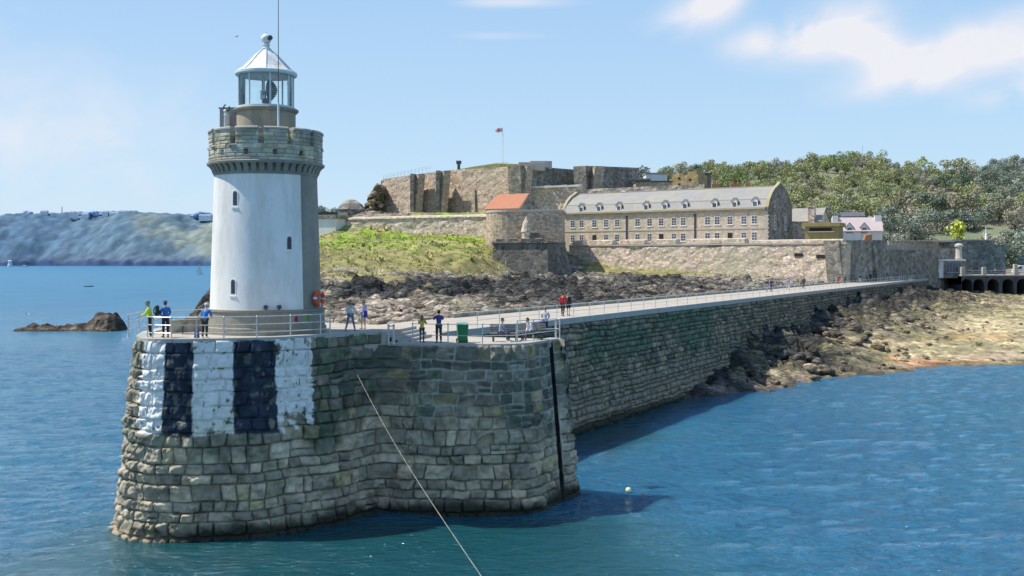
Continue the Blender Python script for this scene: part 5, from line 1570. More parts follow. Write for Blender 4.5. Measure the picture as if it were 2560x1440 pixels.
for px in (2124, 2161):
    a = fc_.a_at(px, .2); zb = Z(583, 262); d_ = MB(); d_.box(a - .85, a + .85, .0, 3, zb, zb + 1.5, fc_)
    d_.prism([fc_(a - .85, .0, zb + 1.5), fc_(a + .85, .0, zb + 1.5), fc_(a + .85, 3.2, zb + 1.5), fc_(a - .85, 3.2, zb + 1.5)], [fc_(a - .02, .0, zb + 2.5), fc_(a + .02, .0, zb + 2.5), fc_(a + .02, 3.4, zb + 2.5), fc_(a - .02, 3.4, zb + 2.5)])
    do = d_.build('dormer', WALLW, wc)
    q_ = MB()
    for s_ in (-1, 1):
        lo = [fc_(a + s_ * 1.05, -.12, zb + 1.35), fc_(a, -.12, zb + 2.55), fc_(a, 3.4, zb + 2.55), fc_(a + s_ * 1.05, 3.2, zb + 1.35)]
        q_.hull8([*lo, *[(x, y, z + .1) for x, y, z in lo]])
    q_.build('dormer_roof', DSLATE, do)
    MB().box(a - .5, a + .5, -.04, -.003, zb + .3, zb + 1.35, fc_).build('pane', PANE, do)
mb = MB()
for k in range(4): mb.box(k * .0, .0, 0, 0, 0, 0)
th = house('grey_roofed_house', 'low grey roof peeping over the white cottage', Fr(W(2160, 285), 285, -.97, .24), 5.5, 6, 18, Z(541, 285), Z(531, 287), RUBP, DSLATE)
og = thing('orange_gun', 'small rusty orange gun shelter on the wall in front of the white cottage', 'gun shelter', (W(2168, 232), 232, 16.6))
MB().prism([(-.9, -.5, 0), (.9, -.5, 0), (.9, .7, 0), (-.9, .7, 0)], [(-.5, -.4, 1.3), (.9, -.4, 1.6), (.7, .5, 1.6), (-.5, .5, 1.3)]).build('shelter', pmat('rust', (.45, .22, .10), (.35, .18, .09), scale=2, var=.3, rough=.9, bump=.2), og, bevel=.1)
# lower outer walls
ow = thing('outer_wall', 'dark outer castle wall with a sunlit band on top, right of the battery wall', 'castle wall', (0, 0, 0))
rough_wall('wall_face', RUBG, ow, (FE[0] - 1, FE[1]), S(2408, 600, 285)[:2], 5, Z(626, 236), .04, 3, seed=281, disp=.13, zt2=Z(620, 285))
rough_wall('upper_face', RUBP, ow, S(2222, 600, 246)[:2], S(2346, 600, 284)[:2], 13, Z(605, 246), .0, 2, seed=283, disp=.12, zt2=Z(602, 284))
A, B_ = S(2222, 600, 245.6)[:2], S(2404, 600, 290)[:2]
MB().prism([(A[0], A[1], Z(604, 246)), (B_[0], B_[1], Z(602, 290)), (B_[0], B_[1] + 4, Z(602, 290)), (A[0], A[1] + 4, Z(604, 246))], [(A[0], A[1], Z(602, 246)), (B_[0], B_[1], Z(600, 290)), (B_[0], B_[1] + 4, Z(600, 290)), (A[0], A[1] + 4, Z(602, 246))]).build('capping', PTRIM, ow)
rough_wall('shaded_upper_face', RUBG, ow, S(2346, 600, 284.2)[:2], S(2404, 600, 290)[:2], 13, Z(604, 284), .0, 2, seed=284, disp=.1, zt2=Z(604, 290))
ob = thing('outer_bastion', 'dark square bastion at the right end of the castle, with a flat pale coping', 'bastion', (0, 0, 0))
p_ = [S(2404, 0, 296)[:2], S(2516, 0, 300)[:2], S(2500, 0, 325)[:2], S(2404, 0, 325)[:2]]
q_ = [S(2404, 0, 297)[:2], S(2488, 0, 301)[:2], S(2480, 0, 325)[:2], S(2404, 0, 325)[:2]]
q2 = [S(2404, 0, 296.6)[:2], S(2513, 0, 300.6)[:2], S(2498, 0, 325)[:2], S(2404, 0, 325)[:2]]
MB().prism([(x, y, 3) for x, y in p_], [(x, y, Z(612, 298)) for x, y in q2]).build('bastion_body', RUBG, ob)
MB().prism([(x, y + .3, Z(612, 298)) for x, y in q_], [(x, y + .3, Z(601, 298)) for x, y in q_]).build('upper_stage', RUBG, ob)
MB().prism([(x, y, Z(601, 298) + .004) for x, y in q_], [(x, y, Z(601, 298) + .3) for x, y in q_]).build('coping', PTRIM, ob)
f2 = thing('flagpole', 'bare white flagpole on the coping of the outer bastion', 'flagpole', (W(2465, 305), 305, Z(601, 298) + .3))
MB().lathe([(.35, 0), (.3, 1.4), (.12, 1.8), (.09, Z(566, 305) - Z(601, 298) - .3)], n=10).build('pole', WINW, f2)
f3 = thing('lattice_mast', 'thin mast on the skyline of the highest wooded hilltop', 'mast', (W(2156, 700), 700, Z(392, 700)))
MB().tube((0, 0, -30), (0, 0, 7), .25, .1, n=6).build('pole', GREYP, f3)
# hut at the root of the quay
kh = thing('quay_hut', 'small stone kiosk with flat white roof and blue window at the far quay end', 'kiosk', (0, 0, 0))
Yk = 268; xk0, xk1 = W(2342, Yk), W(2411, Yk); zt = Z(653, Yk)
MB().box(xk0, xk1, Yk, Yk + 5, LO, zt).build('wall', RUBG, kh)
MB().box(xk0 - .3, xk1 + .3, Yk - .35, Yk + 5.4, zt + .004, zt + .42).build('roof', WALLW, kh, bevel=.05)
MB().box(xk0 - .05, xk0 + 1.6, Yk - .06, Yk - .003, LO, zt - .05).build('white_panel', WALLW, kh)
dr = MB().box(xk0 + .25, xk0 + 1.25, Yk - .1, Yk - .063, LO + .1, LO + 2.3).build('door', WINW, kh)
fk = Fr(xk1, Yk, -1, 0)
BLUE = pmat('blue_window_frame', (.25, .36, .48), (.2, .3, .42), scale=3, var=.15, rough=.5, bump=0)
window(kh, fk, 2.9, 0, LO + 1.35, zt - .3, 2.9, mat=BLUE, mull=4, trans=1)
col_ = thing('stone_pillar', 'pale round stone pillar rising behind the quay kiosk', 'pillar', (W(2397, 275), 275, LO))
MB().lathe([(.95, 0), (.95, 4.8), (.8, 5.0), (.72, 7.6), (1.05, 7.75), (1.05, 8.1), (.6, 8.5), (0, 8.6)], n=20).build('shaft', PTRIM, col_, angle=35)
# arched bridge to the right
br_ = thing('arched_bridge', 'dark stone arched bridge running right from the end of the quay', 'bridge', (0, 0, 0))
Yb = 266; zd = 9.1
BRS = pmat('bridge_stone', (.10, .105, .115), (.075, .08, .09), scale=.5, var=.3, rough=.9, bump=.4, rubble=1.0, mortar=(.09, .09, .10), stain=(.05, .05, .05), stainscale=.3, bdist=.1)
ax = [W(p_, Yb) for p_ in (2417, 2447, 2483, 2520, 2556, 2593, 2630, 2667, 2704)]
hw = 1.36; zi = 6.75
mb = MB(); xl = W(2404, Yb); zbm = 2.2
edges = [xl] + [x for c_ in ax for x in (c_ - hw, c_ + hw)] + [ax[-1] + 12]
for k in range(0, len(edges), 2):
    mb.box(edges[k], edges[k + 1], Yb, Yb + 8, zbm, zi)
for c_ in ax:
    n_ = 12
    for k in range(n_):
        a0, a1 = math.pi * k / n_, math.pi * (k + 1) / n_
        x0_, x1_ = c_ - hw * math.cos(a0), c_ - hw * math.cos(a1); h0, h1_ = zi + hw * math.sin(a0), zi + hw * math.sin(a1)
        mb.hull8([(x0_, Yb, h0), (x1_, Yb, h1_), (x1_, Yb + 8, h1_), (x0_, Yb + 8, h0), (x0_, Yb, zd - .3), (x1_, Yb, zd - .3), (x1_, Yb + 8, zd - .3), (x0_, Yb + 8, zd - .3)])
for k in range(0, len(edges), 2): mb.box(edges[k], edges[k + 1], Yb, Yb + 8, zi, zd - .3)
mb.box(xl, edges[-1], Yb + 8, Yb + 8.6, zbm, zd - .3)
mb.build('arches', BRS, br_)
MB().box(xl - .02, edges[-1], Yb - .2, Yb + 8.7, zd - .296, zd).build('road_deck', PTRIM, br_)
for i, px in enumerate((2408, 2461, 2540, 2600, 2660)):
    MB().box(W(px, Yb) - .45, W(px, Yb) + .45, Yb - .15, Yb + .75, zd + .003, zd + (1.9 if i != 2 else 2.6)).build('parapet_pier', PTRIM, br_, bevel=.06)
mb = MB()
for dz in (.55, 1.05): mb.tube((xl, Yb + .3, zd + dz), (edges[-1], Yb + .3, zd + dz), .05, n=5)
for k in range(22): mb.tube((xl + 1 + k * 1.6, Yb + .3, zd), (xl + 1 + k * 1.6, Yb + .3, zd + 1.05), .04, n=5)
mb.build('railing', GREYP, br_)
qw = thing('far_quay', 'distant blue-grey harbour quay with pale edge at the right edge of the picture', 'quay', (0, 0, 0))
MB().box(W(2514, 430), W(2514, 430) + 90, 430, 460, -1, Z(637, 430)).build('quay_wall', pmat('far_quay_blue', (.13, .17, .24), (.10, .14, .20), scale=.2, var=.2, rough=.9, bump=.1), qw)
MB().box(W(2514, 430) - .2, W(2514, 430) + 90, 429.6, 460, Z(637, 430) + .004, Z(634.5, 430)).build('quay_edge', PTRIM, qw)

# ================================================================ wooded hills, trees and the far coast
def leafy(seed, rx, rz, nblob, nleaf, leaf, open_=.0):
    """a crown of small leaf-clump faces through several lobes; returns verts, faces, shades"""
    rg = np.random.default_rng(seed)
    B_ = []
    for k in range(nblob):
        a = rg.random() * 6.28; r_ = rx * (.15 + .62 * rg.random() ** .7); z_ = rz * (-.55 + 1.25 * rg.random())
        s_ = (.34 + .26 * rg.random()) * (1.0 - .25 * abs(z_) / rz)
        B_.append((r_ * math.cos(a), r_ * math.sin(a), z_, rx * s_, rz * s_ * .95, .62 + .6 * rg.random()))
    B_.append((0, 0, .1 * rz, rx * .55, rz * .62, .8))
    V, Fc, Cc = [], [], []
    for k in range(nleaf):
        bx_, by_, bz_, br, bh, sh = B_[rg.integers(len(B_))]
        d = rg.normal(0, 1, 3); d /= np.linalg.norm(d)
        q_ = .62 + .42 * rg.random()
        c_ = np.array([bx_ + d[0] * br * q_, by_ + d[1] * br * q_, bz_ + d[2] * bh * q_])
        n_ = d + rg.normal(0, .55, 3); n_ /= np.linalg.norm(n_)
        u_ = np.cross(n_, rg.normal(0, 1, 3)); u_ /= np.linalg.norm(u_); w_ = np.cross(n_, u_)
        L_ = leaf * (.55 + .8 * rg.random())
        i = len(V)
        V += [c_ - u_ * L_ - w_ * L_ * .3, c_ + u_ * L_ * .2 - w_ * L_ * .75, c_ + u_ * L_ + w_ * L_ * .25, c_ - u_ * L_ * .15 + w_ * L_ * .8]
        Fc.append((i, i + 1, i + 2, i + 3))
        s_ = (.68 + .34 * sh) * (.8 + .35 * rg.random()) * (.85 + .25 * (d[2] * .5 + .5))  # light painted in: leaves on the upper side of each lobe paler
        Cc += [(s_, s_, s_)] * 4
    return np.array(V), np.array(Fc), np.array(Cc)


def foliage_mat(name, a, b_, tr=.25):
    m, t, b = new_mat(name)
    at = t.new('ShaderNodeVertexColor', layer_name='Col').outputs[0]
    tc = t.new('ShaderNodeTexCoord').outputs['Object']
    n_ = t.new('ShaderNodeTexNoise', i_Vector=tc, i_Scale=.35, i_Detail=3.0).outputs[0]
    oi = t.new('ShaderNodeObjectInfo').outputs['Random']
    c_ = t.mix(t.ramp(n_, [(.4, 0), (.6, 1)]), a, b_)
    v_ = t.math('MULTIPLY_ADD', oi, .4, .8); cc = t.new('ShaderNodeCombineColor', i_0=v_, i_1=v_, i_2=v_)
    c_ = t.mix(1.0, t.mix(1.0, c_, at, 'MULTIPLY'), cc.outputs[0], 'MULTIPLY')
    t.l.new(c_, b.inputs['Base Color']); b.inputs['Roughness'].default_value = .8; b.inputs['Specular IOR Level'].default_value = .15
    return m


# hazy spring colours: bare grey-brown, olive, dark evergreen, fresh green
FM = {'olive': foliage_mat('foliage_olive', (.34, .34, .16), (.30, .32, .16)),
      'bare': foliage_mat('foliage_bare', (.36, .33, .24), (.32, .31, .23)),
      'dark': foliage_mat('foliage_dark', (.18, .23, .14), (.15, .20, .15)),
      'fresh': foliage_mat('foliage_fresh', (.33, .38, .14), (.26, .33, .15)),
      'bluish': foliage_mat('foliage_blue_green', (.27, .30, .225), (.23, .27, .215)),  # dull blue-green leaves
      'bright': foliage_mat('foliage_bright', (.62, .64, .10), (.5, .58, .11))}
BARK = pmat('bark', (.14, .115, .09), (.10, .085, .07), scale=2, var=.3, rough=.95, bump=.4)


def tree_mesh(seed, rx, rz, trunk_h, mat, nleaf=340, leaf=.62):
    V, Fc, Cc = leafy(seed, rx, rz, 9, nleaf, leaf)
    V = V + np.array([0, 0, trunk_h + rz * .75])
    rg = random.Random(seed)
    mb = MB(); mb.tube((0, 0, -1.5), (0, 0, trunk_h), .42, .28, n=7)
    for k in range(5):
        a = rg.random() * 6.28; mb.tube((0, 0, trunk_h * (.6 + .1 * k)), (rx * .55 * math.cos(a), rx * .55 * math.sin(a), trunk_h + rz * (.4 + .2 * rg.random())), .18, .06, n=5)
    return V, Fc, Cc, mb


def make_tree(name, label, seed, rx, rz, th, mat, group, nleaf=340, leaf=.62, bark=None, cat='tree'):
    V, Fc, Cc, mb = tree_mesh(seed, rx, rz, th, mat, nleaf, leaf)
    t_ = thing(name, label, cat, (0, 0, 0), group=group)
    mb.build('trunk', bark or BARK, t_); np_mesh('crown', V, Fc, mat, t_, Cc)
    return t_


# ---- hillside on the right
skyx = [1480, 1560, 1600, 1660, 1700, 1760, 1850, 1900, 1960, 2020, 2100, 2190, 2260, 2320, 2400, 2460, 2500, 2560, 2700, 2900]
skyp = [490, 482, 474, 458, 452, 446, 448, 446, 446, 438, 425, 425, 441, 449, 456, 448, 437, 431, 427, 432]
xs = np.arange(40, 480, 4.0); ys = np.arange(330, 960, 5.0)
X, Y = np.meshgrid(xs, ys, indexing='ij'); pxg = X / Y * F + CXP
def hill_h(X, Y):
    pxg = X / Y * F + CXP
    top = CH + (HY - np.interp(pxg, skyx, skyp)) * 720.0 / F
    k = sstep(430, 720, Y)
    h = 9 + (top - 9) * (.25 * sstep(400, 520, Y) + .75 * k) + 5.0 * fbm(X / 60, Y / 60, None, 3, 301) * sstep(420, 520, Y) * sstep(720, 640, Y)
    return np.where(Y > 720, top - (Y - 720) * .02, h) * sstep(330, 400, Y)
Zh = hill_h(X, Y) + .9 * fbm(X / 7, Y / 7, None, 3, 302)
n1 = fbm(X / 30, Y / 30, None, 4, 303); n2 = fbm(X / 9, Y / 9, None, 3, 304)
c = np.array([.26, .235, .155]) + np.array([.03, .03, .02]) * n1[..., None]
k = sstep(-.1, .4, n1 + .4 * n2)[..., None]; c = c * (1 - k) + np.array([.20, .22, .13]) * k
HILL = pmat('hillside_scrub', attr=True, scale=.25, var=.4, rough=.95, bump=.9, bscale=.9, bdist=1.0)
tag(np_mesh('hillside', np.stack([X, Y, Zh], -1).reshape(-1, 3), grid_faces(len(xs), len(ys)), HILL, colors=np.clip(c, .01, .6).reshape(-1, 3), smooth=True), kind='structure')

G_H = 'trees on the wooded hillside'
protos = {}
kinds = {'olive': ('olive_tree', 5.0, 4.2), 'bare': ('bare_tree', 4.8, 4.6), 'dark': ('evergreen_tree', 4.6, 4.8), 'fresh': ('leafy_tree', 4.6, 4.2), 'bluish': ('blue_green_tree', 5.0, 4.6)}
desc = {'olive': 'olive brown budding tree', 'bare': 'grey brown bare-twigged tree', 'dark': 'dark evergreen tree', 'fresh': 'fresh green leafy tree', 'bluish': 'dull blue-green tree'}
for kd, (nm, rx, rz) in kinds.items():
    for v_ in range(2):
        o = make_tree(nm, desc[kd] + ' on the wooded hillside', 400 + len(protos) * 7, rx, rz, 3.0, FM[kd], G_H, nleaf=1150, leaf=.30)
        protos[kd, v_] = [o, False]


def zone(px, py):
    if py < 440: a = 'on the skyline' if py < 425 else 'high on the hillside'
    elif py < 520: a = 'halfway up the hillside'
    else: a = 'low on the hillside'
    if px < 1780: b_ = 'behind the ochre ruined tower'
    elif px < 1990: b_ = 'behind the barracks roof'
    elif px < 2100: b_ = 'above the tan chimney house'
    elif px < 2220: b_ = 'above the white cottage'
    elif px < 2345: b_ = 'above the outer castle wall'
    elif px < 2440: b_ = 'above the quay kiosk'
    else: b_ = 'at the right edge above the bridge'
    return a + ' ' + b_


def put_tree(kd, v_, x, y, z, sc, rz, label, group=G_H):
    pr = protos[kd, v_]
    if not pr[1]: o = pr[0]; pr[1] = True
    else: o = copy_tree(pr[0])
    o.location = (x, y, z); o.rotation_euler = (0, 0, rz); o.scale = (sc, sc, sc * (.9 + .25 * random.random()))
    tag(o, label, group=group)
    return o


rg = random.Random(99)
spots = []
# rows up the slope, spaced as crowns stand
rows = [(452, 0), (485, 0), (515, 0), (545, 0), (575, 0), (605, 0), (635, 0), (662, 0), (688, 0), (712, 0)]
for ri, (Y_, _) in enumerate(rows):
    px = 1600 if Y_ > 640 else (1940 if Y_ < 600 else 1800)
    while px < 2580:
        spots.append((px + rg.uniform(-12, 12), Y_ + rg.uniform(-11, 11)))
        px += rg.uniform(27, 37) if Y_ < 690 else rg.uniform(24, 34)
spots.sort(key=lambda s_: -s_[1])
count = 0
for px, Y_ in spots:
    x = W(px, Y_); z = float(hill_h(np.array([x]), np.array([Y_]))[0])
    py = HY - (z + 6 - CH) * F / Y_
    # kinds in drifts
    d_ = float(vnoise(np.array([px / 95.0]), np.array([Y_ / 60.0]), None, 500)[0]) + rg.uniform(-.35, .35)
    if px < 1960 and Y_ > 690: kd = 'dark' if rg.random() < .75 else 'bluish'
    elif px > 2440 and py < 500: kd = 'bluish' if rg.random() < .7 else 'dark'
    elif Y_ < 500: kd = 'bluish' if d_ < .25 else 'bare'
    elif d_ < -.38: kd = 'dark'
    elif d_ < -.0: kd = 'bare'
    elif d_ < .55: kd = 'olive'
    else: kd = 'fresh'
    if px > 2330 and px < 2440 and Y_ < 480: continue
    sc = rg.uniform(.85, 1.3) * (1.15 if Y_ < 560 else 1.0)
    if Y_ > 690: sc *= rg.choice((.7, .85, 1.0, 1.35))
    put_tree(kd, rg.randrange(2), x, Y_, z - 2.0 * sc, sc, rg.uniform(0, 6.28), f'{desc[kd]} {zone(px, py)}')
    count += 1
# the bright yellow-green tree
bt = make_tree('bright_tree', 'bright yellow-green tree low on the hillside above the quay kiosk', 777, 5.2, 5.2, 2.5, FM['bright'], None, nleaf=420, leaf=.6)
bt.location = (W(2393, 445), 445, Z(608, 445) - 2)
# round grey crown standing up on the skyline
gt = make_tree('round_tree', 'pale grey rounded tree on the skyline left of the highest hilltop', 778, 8.5, 7.0, 3, FM['bluish'], None, nleaf=520, leaf=.8)
gt.location = (W(2046, 715), 715, float(hill_h(np.array([W(2046, 715)]), np.array([715.]))[0]) - 3)
# shrubs at the far right foot, by the bridge
G_S = 'dark trees behind the bridge'
for i, px in enumerate((2300, 2352, 2440, 2490, 2530, 2562)):
    o = put_tree('bluish' if i % 2 else 'dark', i % 2, W(px, 400), 400 + 6 * (i % 3), 6, 1.25, i * 1.3, ['dark tree rising just left of the quay kiosk chimney', 'dull tree directly behind the quay kiosk', 'dark tree behind the outer bastion flagpole', 'dull tree right of the outer bastion flagpole', 'dark tree above the right end of the outer bastion', 'dull blue-green tree at the right edge beyond the bridge'][i], G_S)

# small dark trees left of the citadel
G_L = 'small dark trees left of the stone hut'
for i, (px, Y_, sc) in enumerate(((795, 380, .55), (806, 378, .62), (818, 384, .5), (836, 380, .62), (848, 378, .5))):
    put_tree('dark' if i % 2 == 0 else 'bluish', i % 2, W(px, Y_), Y_, Z(536, Y_) - 3.5, sc, i * 2.1, 'small dark tree on the skyline between the lighthouse and the stone hut', G_L)
land = MB().box(W(760, 385), W(900, 385), 370, 396, -4, Z(533, 380)).build('far_ledge', HILL)
tag(land, kind='structure')
cl_ = land.data.color_attributes.new('Col', 'FLOAT_COLOR', 'POINT')
for d_ in cl_.data: d_.color = (.12, .13, .08, 1)

# ---- far coast on the left, distance haze painted into its blue colours
YC = 2640
xs = np.arange(-1500, -300, 6.0); ys = np.r_[np.arange(YC - 20, YC + 420, 6.0), YC + 480, YC + 700]
X, Y = np.meshgrid(xs, ys, indexing='ij'); pxg = X / YC * F + CXP
topp = np.interp(pxg, [-900, -200, 0, 60, 120, 200, 300, 380, 440, 520, 560, 800, 1000], [560, 545, 535, 532, 533, 533, 536, 538, 538, 535, 540, 560, 640])
top = CH + (HY - topp) * (YC + 320) / F
run = 300 + 60 * fbm(X / 260, Y * 0, None, 2, 601)
q = np.clip((Y - YC - 40 * fbm(X / 160, Y * 0, None, 4, 602)) / run, 0, 3)
Zc = np.where(q < 1, (top + 2) * (1 - (1 - q) ** 1.45) * 1.0, top + 2)
Zc = Zc * (1 + .09 * fbm(X / 130, Y / 130, None, 4, 603) * sstep(0, .2, q) * sstep(1.05, .8, q)) + 3.5 * np.abs(fbm(X / 26, Y / 40, None, 4, 604)) * sstep(.08, .2, q) - 3
cf1, cf2, cr_1, cr_2, cr_3, _, _ = cells(X / 19, Y / 30, 611)
Zc = Zc + 3.2 * (1 - cf1) * sstep(.12, .25, q) * (.5 + cr_1)
Zc = Zc + 6 * sstep(-.005, .03, q) * sstep(.2, .05, q) * (1 + fbm(X / 16, Y / 16, None, 3, 609))
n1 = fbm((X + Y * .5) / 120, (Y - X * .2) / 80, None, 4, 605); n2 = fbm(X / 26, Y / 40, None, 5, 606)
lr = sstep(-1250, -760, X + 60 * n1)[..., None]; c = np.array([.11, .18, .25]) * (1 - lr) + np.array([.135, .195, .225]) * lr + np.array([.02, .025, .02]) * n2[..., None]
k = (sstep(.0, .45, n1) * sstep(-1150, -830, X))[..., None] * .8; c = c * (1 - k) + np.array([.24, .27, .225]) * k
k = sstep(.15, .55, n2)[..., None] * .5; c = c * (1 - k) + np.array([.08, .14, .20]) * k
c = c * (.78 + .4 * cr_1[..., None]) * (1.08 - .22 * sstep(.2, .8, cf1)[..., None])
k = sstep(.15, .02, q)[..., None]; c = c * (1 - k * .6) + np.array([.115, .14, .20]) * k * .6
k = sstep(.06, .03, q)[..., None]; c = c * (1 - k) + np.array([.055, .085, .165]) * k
COAST = pmat('haze_tinted_headland', attr=True, scale=.03, var=.25, rough=1.0, bump=0, spec=0)
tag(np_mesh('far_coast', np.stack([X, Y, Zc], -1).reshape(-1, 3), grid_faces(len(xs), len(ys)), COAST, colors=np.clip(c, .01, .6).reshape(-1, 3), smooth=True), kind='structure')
FARF = foliage_mat('haze_tinted_foliage', (.30, .43, .60), (.27, .40, .57)); FARB = pmat('far_trunk', (.10, .13, .18), scale=1, bump=0, spec=0)  # distance haze put into the tree colour

def coast_crown(seed, rx, rz):
    rg_ = np.random.default_rng(seed)
    bm = bmesh.new(); bmesh.ops.create_icosphere(bm, subdivisions=3, radius=1.0)
    bv = np.array([v_.co[:] for v_ in bm.verts]); bf = np.array([[v_.index for v_ in f_.verts] for f_ in bm.faces]); bm.free()
    V, Fc = [], []
    for k in range(8):
        a = rg_.random() * 6.28; r_ = rx * .65 * rg_.random() ** .6; s_ = .28 + .24 * rg_.random()
        w_ = bv * (1 + .3 * vnoise(bv[:, 0] * 2.2 + k * 7, bv[:, 1] * 2.2, bv[:, 2] * 2.2, seed) + .14 * vnoise(bv[:, 0] * 6 + k, bv[:, 1] * 6, bv[:, 2] * 6, seed))[:, None]
        V.append(w_ * (rx * s_, rx * s_, rz * s_ * 1.3) + (r_ * math.cos(a), r_ * math.sin(a), 6 + rz * (.2 + .6 * rg_.random()))); Fc.append(bf + k * len(bv))
    V = np.concatenate(V); Fc = np.concatenate(Fc)
    return V, Fc, np.repeat((.8 + .3 * fbm(V[:, 0] / 3, V[:, 1] / 3, V[:, 2] / 3, 3, seed))[:, None], 3, 1)


far = []
for v_ in range(3):
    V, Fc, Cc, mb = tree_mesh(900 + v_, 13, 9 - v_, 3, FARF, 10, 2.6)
    V, Fc, Cc = coast_crown(900 + v_, 13, 9 - v_)
    o = thing('coast_tree', 'hazy blue tree on the far headland', 'tree', group='trees on the far headland')
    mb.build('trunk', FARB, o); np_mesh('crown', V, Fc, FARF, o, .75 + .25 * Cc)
    far.append([o, False])
tl = [(8, .8), (30, .9), (52, 1.0), (72, 1.6), (92, .8), (118, .9), (135, 1.1), (168, .8), (196, 1.0), (212, 1.5), (230, 1.8), (248, 1.5), (268, .8), (300, .9), (318, .8), (345, .7), (372, .8), (395, .7), (418, .8), (452, 1.0), (470, .8), (492, 1.5), (508, 1.7), (524, 1.4)] + [(x_, .55 + .35 * ((x_ * 7) % 10) / 10) for x_ in range(4, 530, 13)]
YT = YC + 300
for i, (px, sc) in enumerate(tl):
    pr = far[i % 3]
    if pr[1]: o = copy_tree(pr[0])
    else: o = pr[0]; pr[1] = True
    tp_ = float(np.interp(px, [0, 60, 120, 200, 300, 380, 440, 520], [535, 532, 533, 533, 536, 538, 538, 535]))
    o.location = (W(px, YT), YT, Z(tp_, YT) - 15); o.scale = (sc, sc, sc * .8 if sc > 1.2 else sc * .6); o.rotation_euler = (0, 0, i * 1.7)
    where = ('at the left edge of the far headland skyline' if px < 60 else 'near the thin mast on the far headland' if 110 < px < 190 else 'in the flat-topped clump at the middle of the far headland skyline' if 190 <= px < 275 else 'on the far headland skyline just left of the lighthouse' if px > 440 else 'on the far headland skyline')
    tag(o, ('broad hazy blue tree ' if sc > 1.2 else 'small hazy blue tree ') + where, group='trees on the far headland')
# houses on the headland
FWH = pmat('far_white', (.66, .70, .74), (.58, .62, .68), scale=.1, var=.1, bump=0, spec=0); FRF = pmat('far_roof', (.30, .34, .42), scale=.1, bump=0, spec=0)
hp = [(109, 533, 9, 'pale distant house on the headland skyline left of the thin mast'), (180, 535, 8, 'tiny pale distant house right of the thin mast'), (212, 540, 9, 'pale distant house under the flat-topped trees'),
      (262, 534, 8, 'pale distant house just right of the flat-topped trees'), (284, 537, 12, 'white distant house on the skyline between two tree clumps'), (306, 533, 10, 'white distant house highest on the headland skyline'), (512, 543, 16, 'wide pale distant house nearest the lighthouse')]
for px, py, w_, lb in hp:
    Yh = YC + 270
    o = thing('coast_house', lb, 'house', (W(px, Yh), Yh, Z(py, Yh)), group='houses on the far headland')
    MB().box(-w_, w_, 0, 10, -10, 4).build('wall', FWH, o)
    MB().prism([(-w_ - 1, -1, 4.05), (w_ + 1, -1, 4.05), (w_ + 1, 11, 4.05), (-w_ - 1, 11, 4.05)], [(-w_ + 1, 4.9, 8), (w_ - 1, 4.9, 8), (w_ - 1, 5.1, 8), (-w_ + 1, 5.1, 8)]).build('roof', FRF, o)
fm = thing('coast_mast', 'thin mast standing on the far headland skyline', 'mast', (W(155, YT), YT, Z(530, YT)))
MB().tube((0, 0, -8), (0, 0, 15), 1.3, .8, n=6).build('pole', FARB, fm)

# ================================================================ railings, people and loose things
def rail_run(name, label, posts, z, h, rails, r=.028, group=None, rr=.022, knob=True):
    """posts: list of (x, y); rails: heights"""
    o = thing(name, label, 'railing', (0, 0, 0), group=group)
    first = None
    for x, y in posts:
        if first is None:
            mb = MB(); mb.tube((0, 0, -.02), (0, 0, h), r, n=8); mb.lathe([(r * 2.0, 0), (r * 2.0, .03), (r * 1.2, .05)], n=8); mb.ball((0, 0, h), r * 1.35, 8, 6)
            first = mb.build('post', STEEL, o); first.location = (x, y, z)
        else:
            c_ = first.copy(); COL.objects.link(c_); c_.parent = o; c_.location = (x, y, z)
    for hz in rails:
        mb = MB(); mb.path([(x, y, z + hz) for x, y in posts], rr); mb.build('rail', STEEL, o)
    return o


def on_edge(path, z, px, off=-.22):
    s_ = path.s_of_px(px, z, BAT, 8.0, path.L - 6.5)
    p = path.pos(np.array([s_]), np.array([z]), np.array([off]), BAT)[0]
    return (p[0], p[1])


front = [on_edge(head, UP, px) for px in (357, 372, 424, 490, 560, 645, 732, 809, 833)]
rail_run('railing', 'grey tubular railing along the striped edge in front of the lighthouse', front, UP, 1.02, (.30, .66, 1.02), r=.034, rr=.024)
rail_run('railing', 'grey tubular railing along the back edge left of the lighthouse', [(-17.9, 51.2), (-18.1, 53.3), (-17.2, 55.1), (-15.9, 56.3), (-14.9, 58.5), (-14.2, 60.9)], UP, 1.1, (.4, .75, 1.1))
low_px = (1022, 1118, 1206, 1302)
rail_run('railing', 'low thin railing along the front edge of the lower quay', [on_edge(head, LO, px, -.3) for px in low_px + (1404,)], LO, 1.05, (.45, 1.02), r=.03, rr=.018)
cr = [on_edge(head, LO, 1345, -1.2), on_edge(head, LO, 1376, -1.0), on_edge(head, LO, 1404, -.35), (2.55, 58.6)]
rail_run('railing', 'grey railing round the corner of the lower quay by the dark joint', cr, LO, 1.1, (.55, 1.08), r=.036, rr=.024)
sp_ = [(st[0] + .2, 55.2), (st[0] + .75, 56.0)]
rail_run('handrail', 'pale double handrail posts beside the steps to the lower quay', [(st[0] + .22, 55.2), (st[0] + .48, 55.2)], LO, .95, (.1, .5, .92), r=.05, rr=.03)
lp = [along(t_, -.28) for t_ in np.arange(-12, 214, 2.9)]
rail_run('railing', 'long thin post railing along the right edge of the quay to the castle', lp, LO, 1.0, (.5, .98), r=.026, rr=.016)
lp2 = [along(t_, -8.0) for t_ in np.arange(70, 214, 3.2)]
rail_run('railing', 'thin post railing along the far left edge of the quay below the castle wall', lp2, LO + .25, .95, (.5, .93), r=.03, rr=.02)

# ---------------------------------------------------------------- people
SKIN = pmat('skin', (.55, .34, .25), (.48, .29, .21), scale=12, var=.1, rough=.6, bump=0)
EYE = pmat('dark_eye', (.03, .025, .02), scale=8, var=.1, bump=0)
_cm = {}


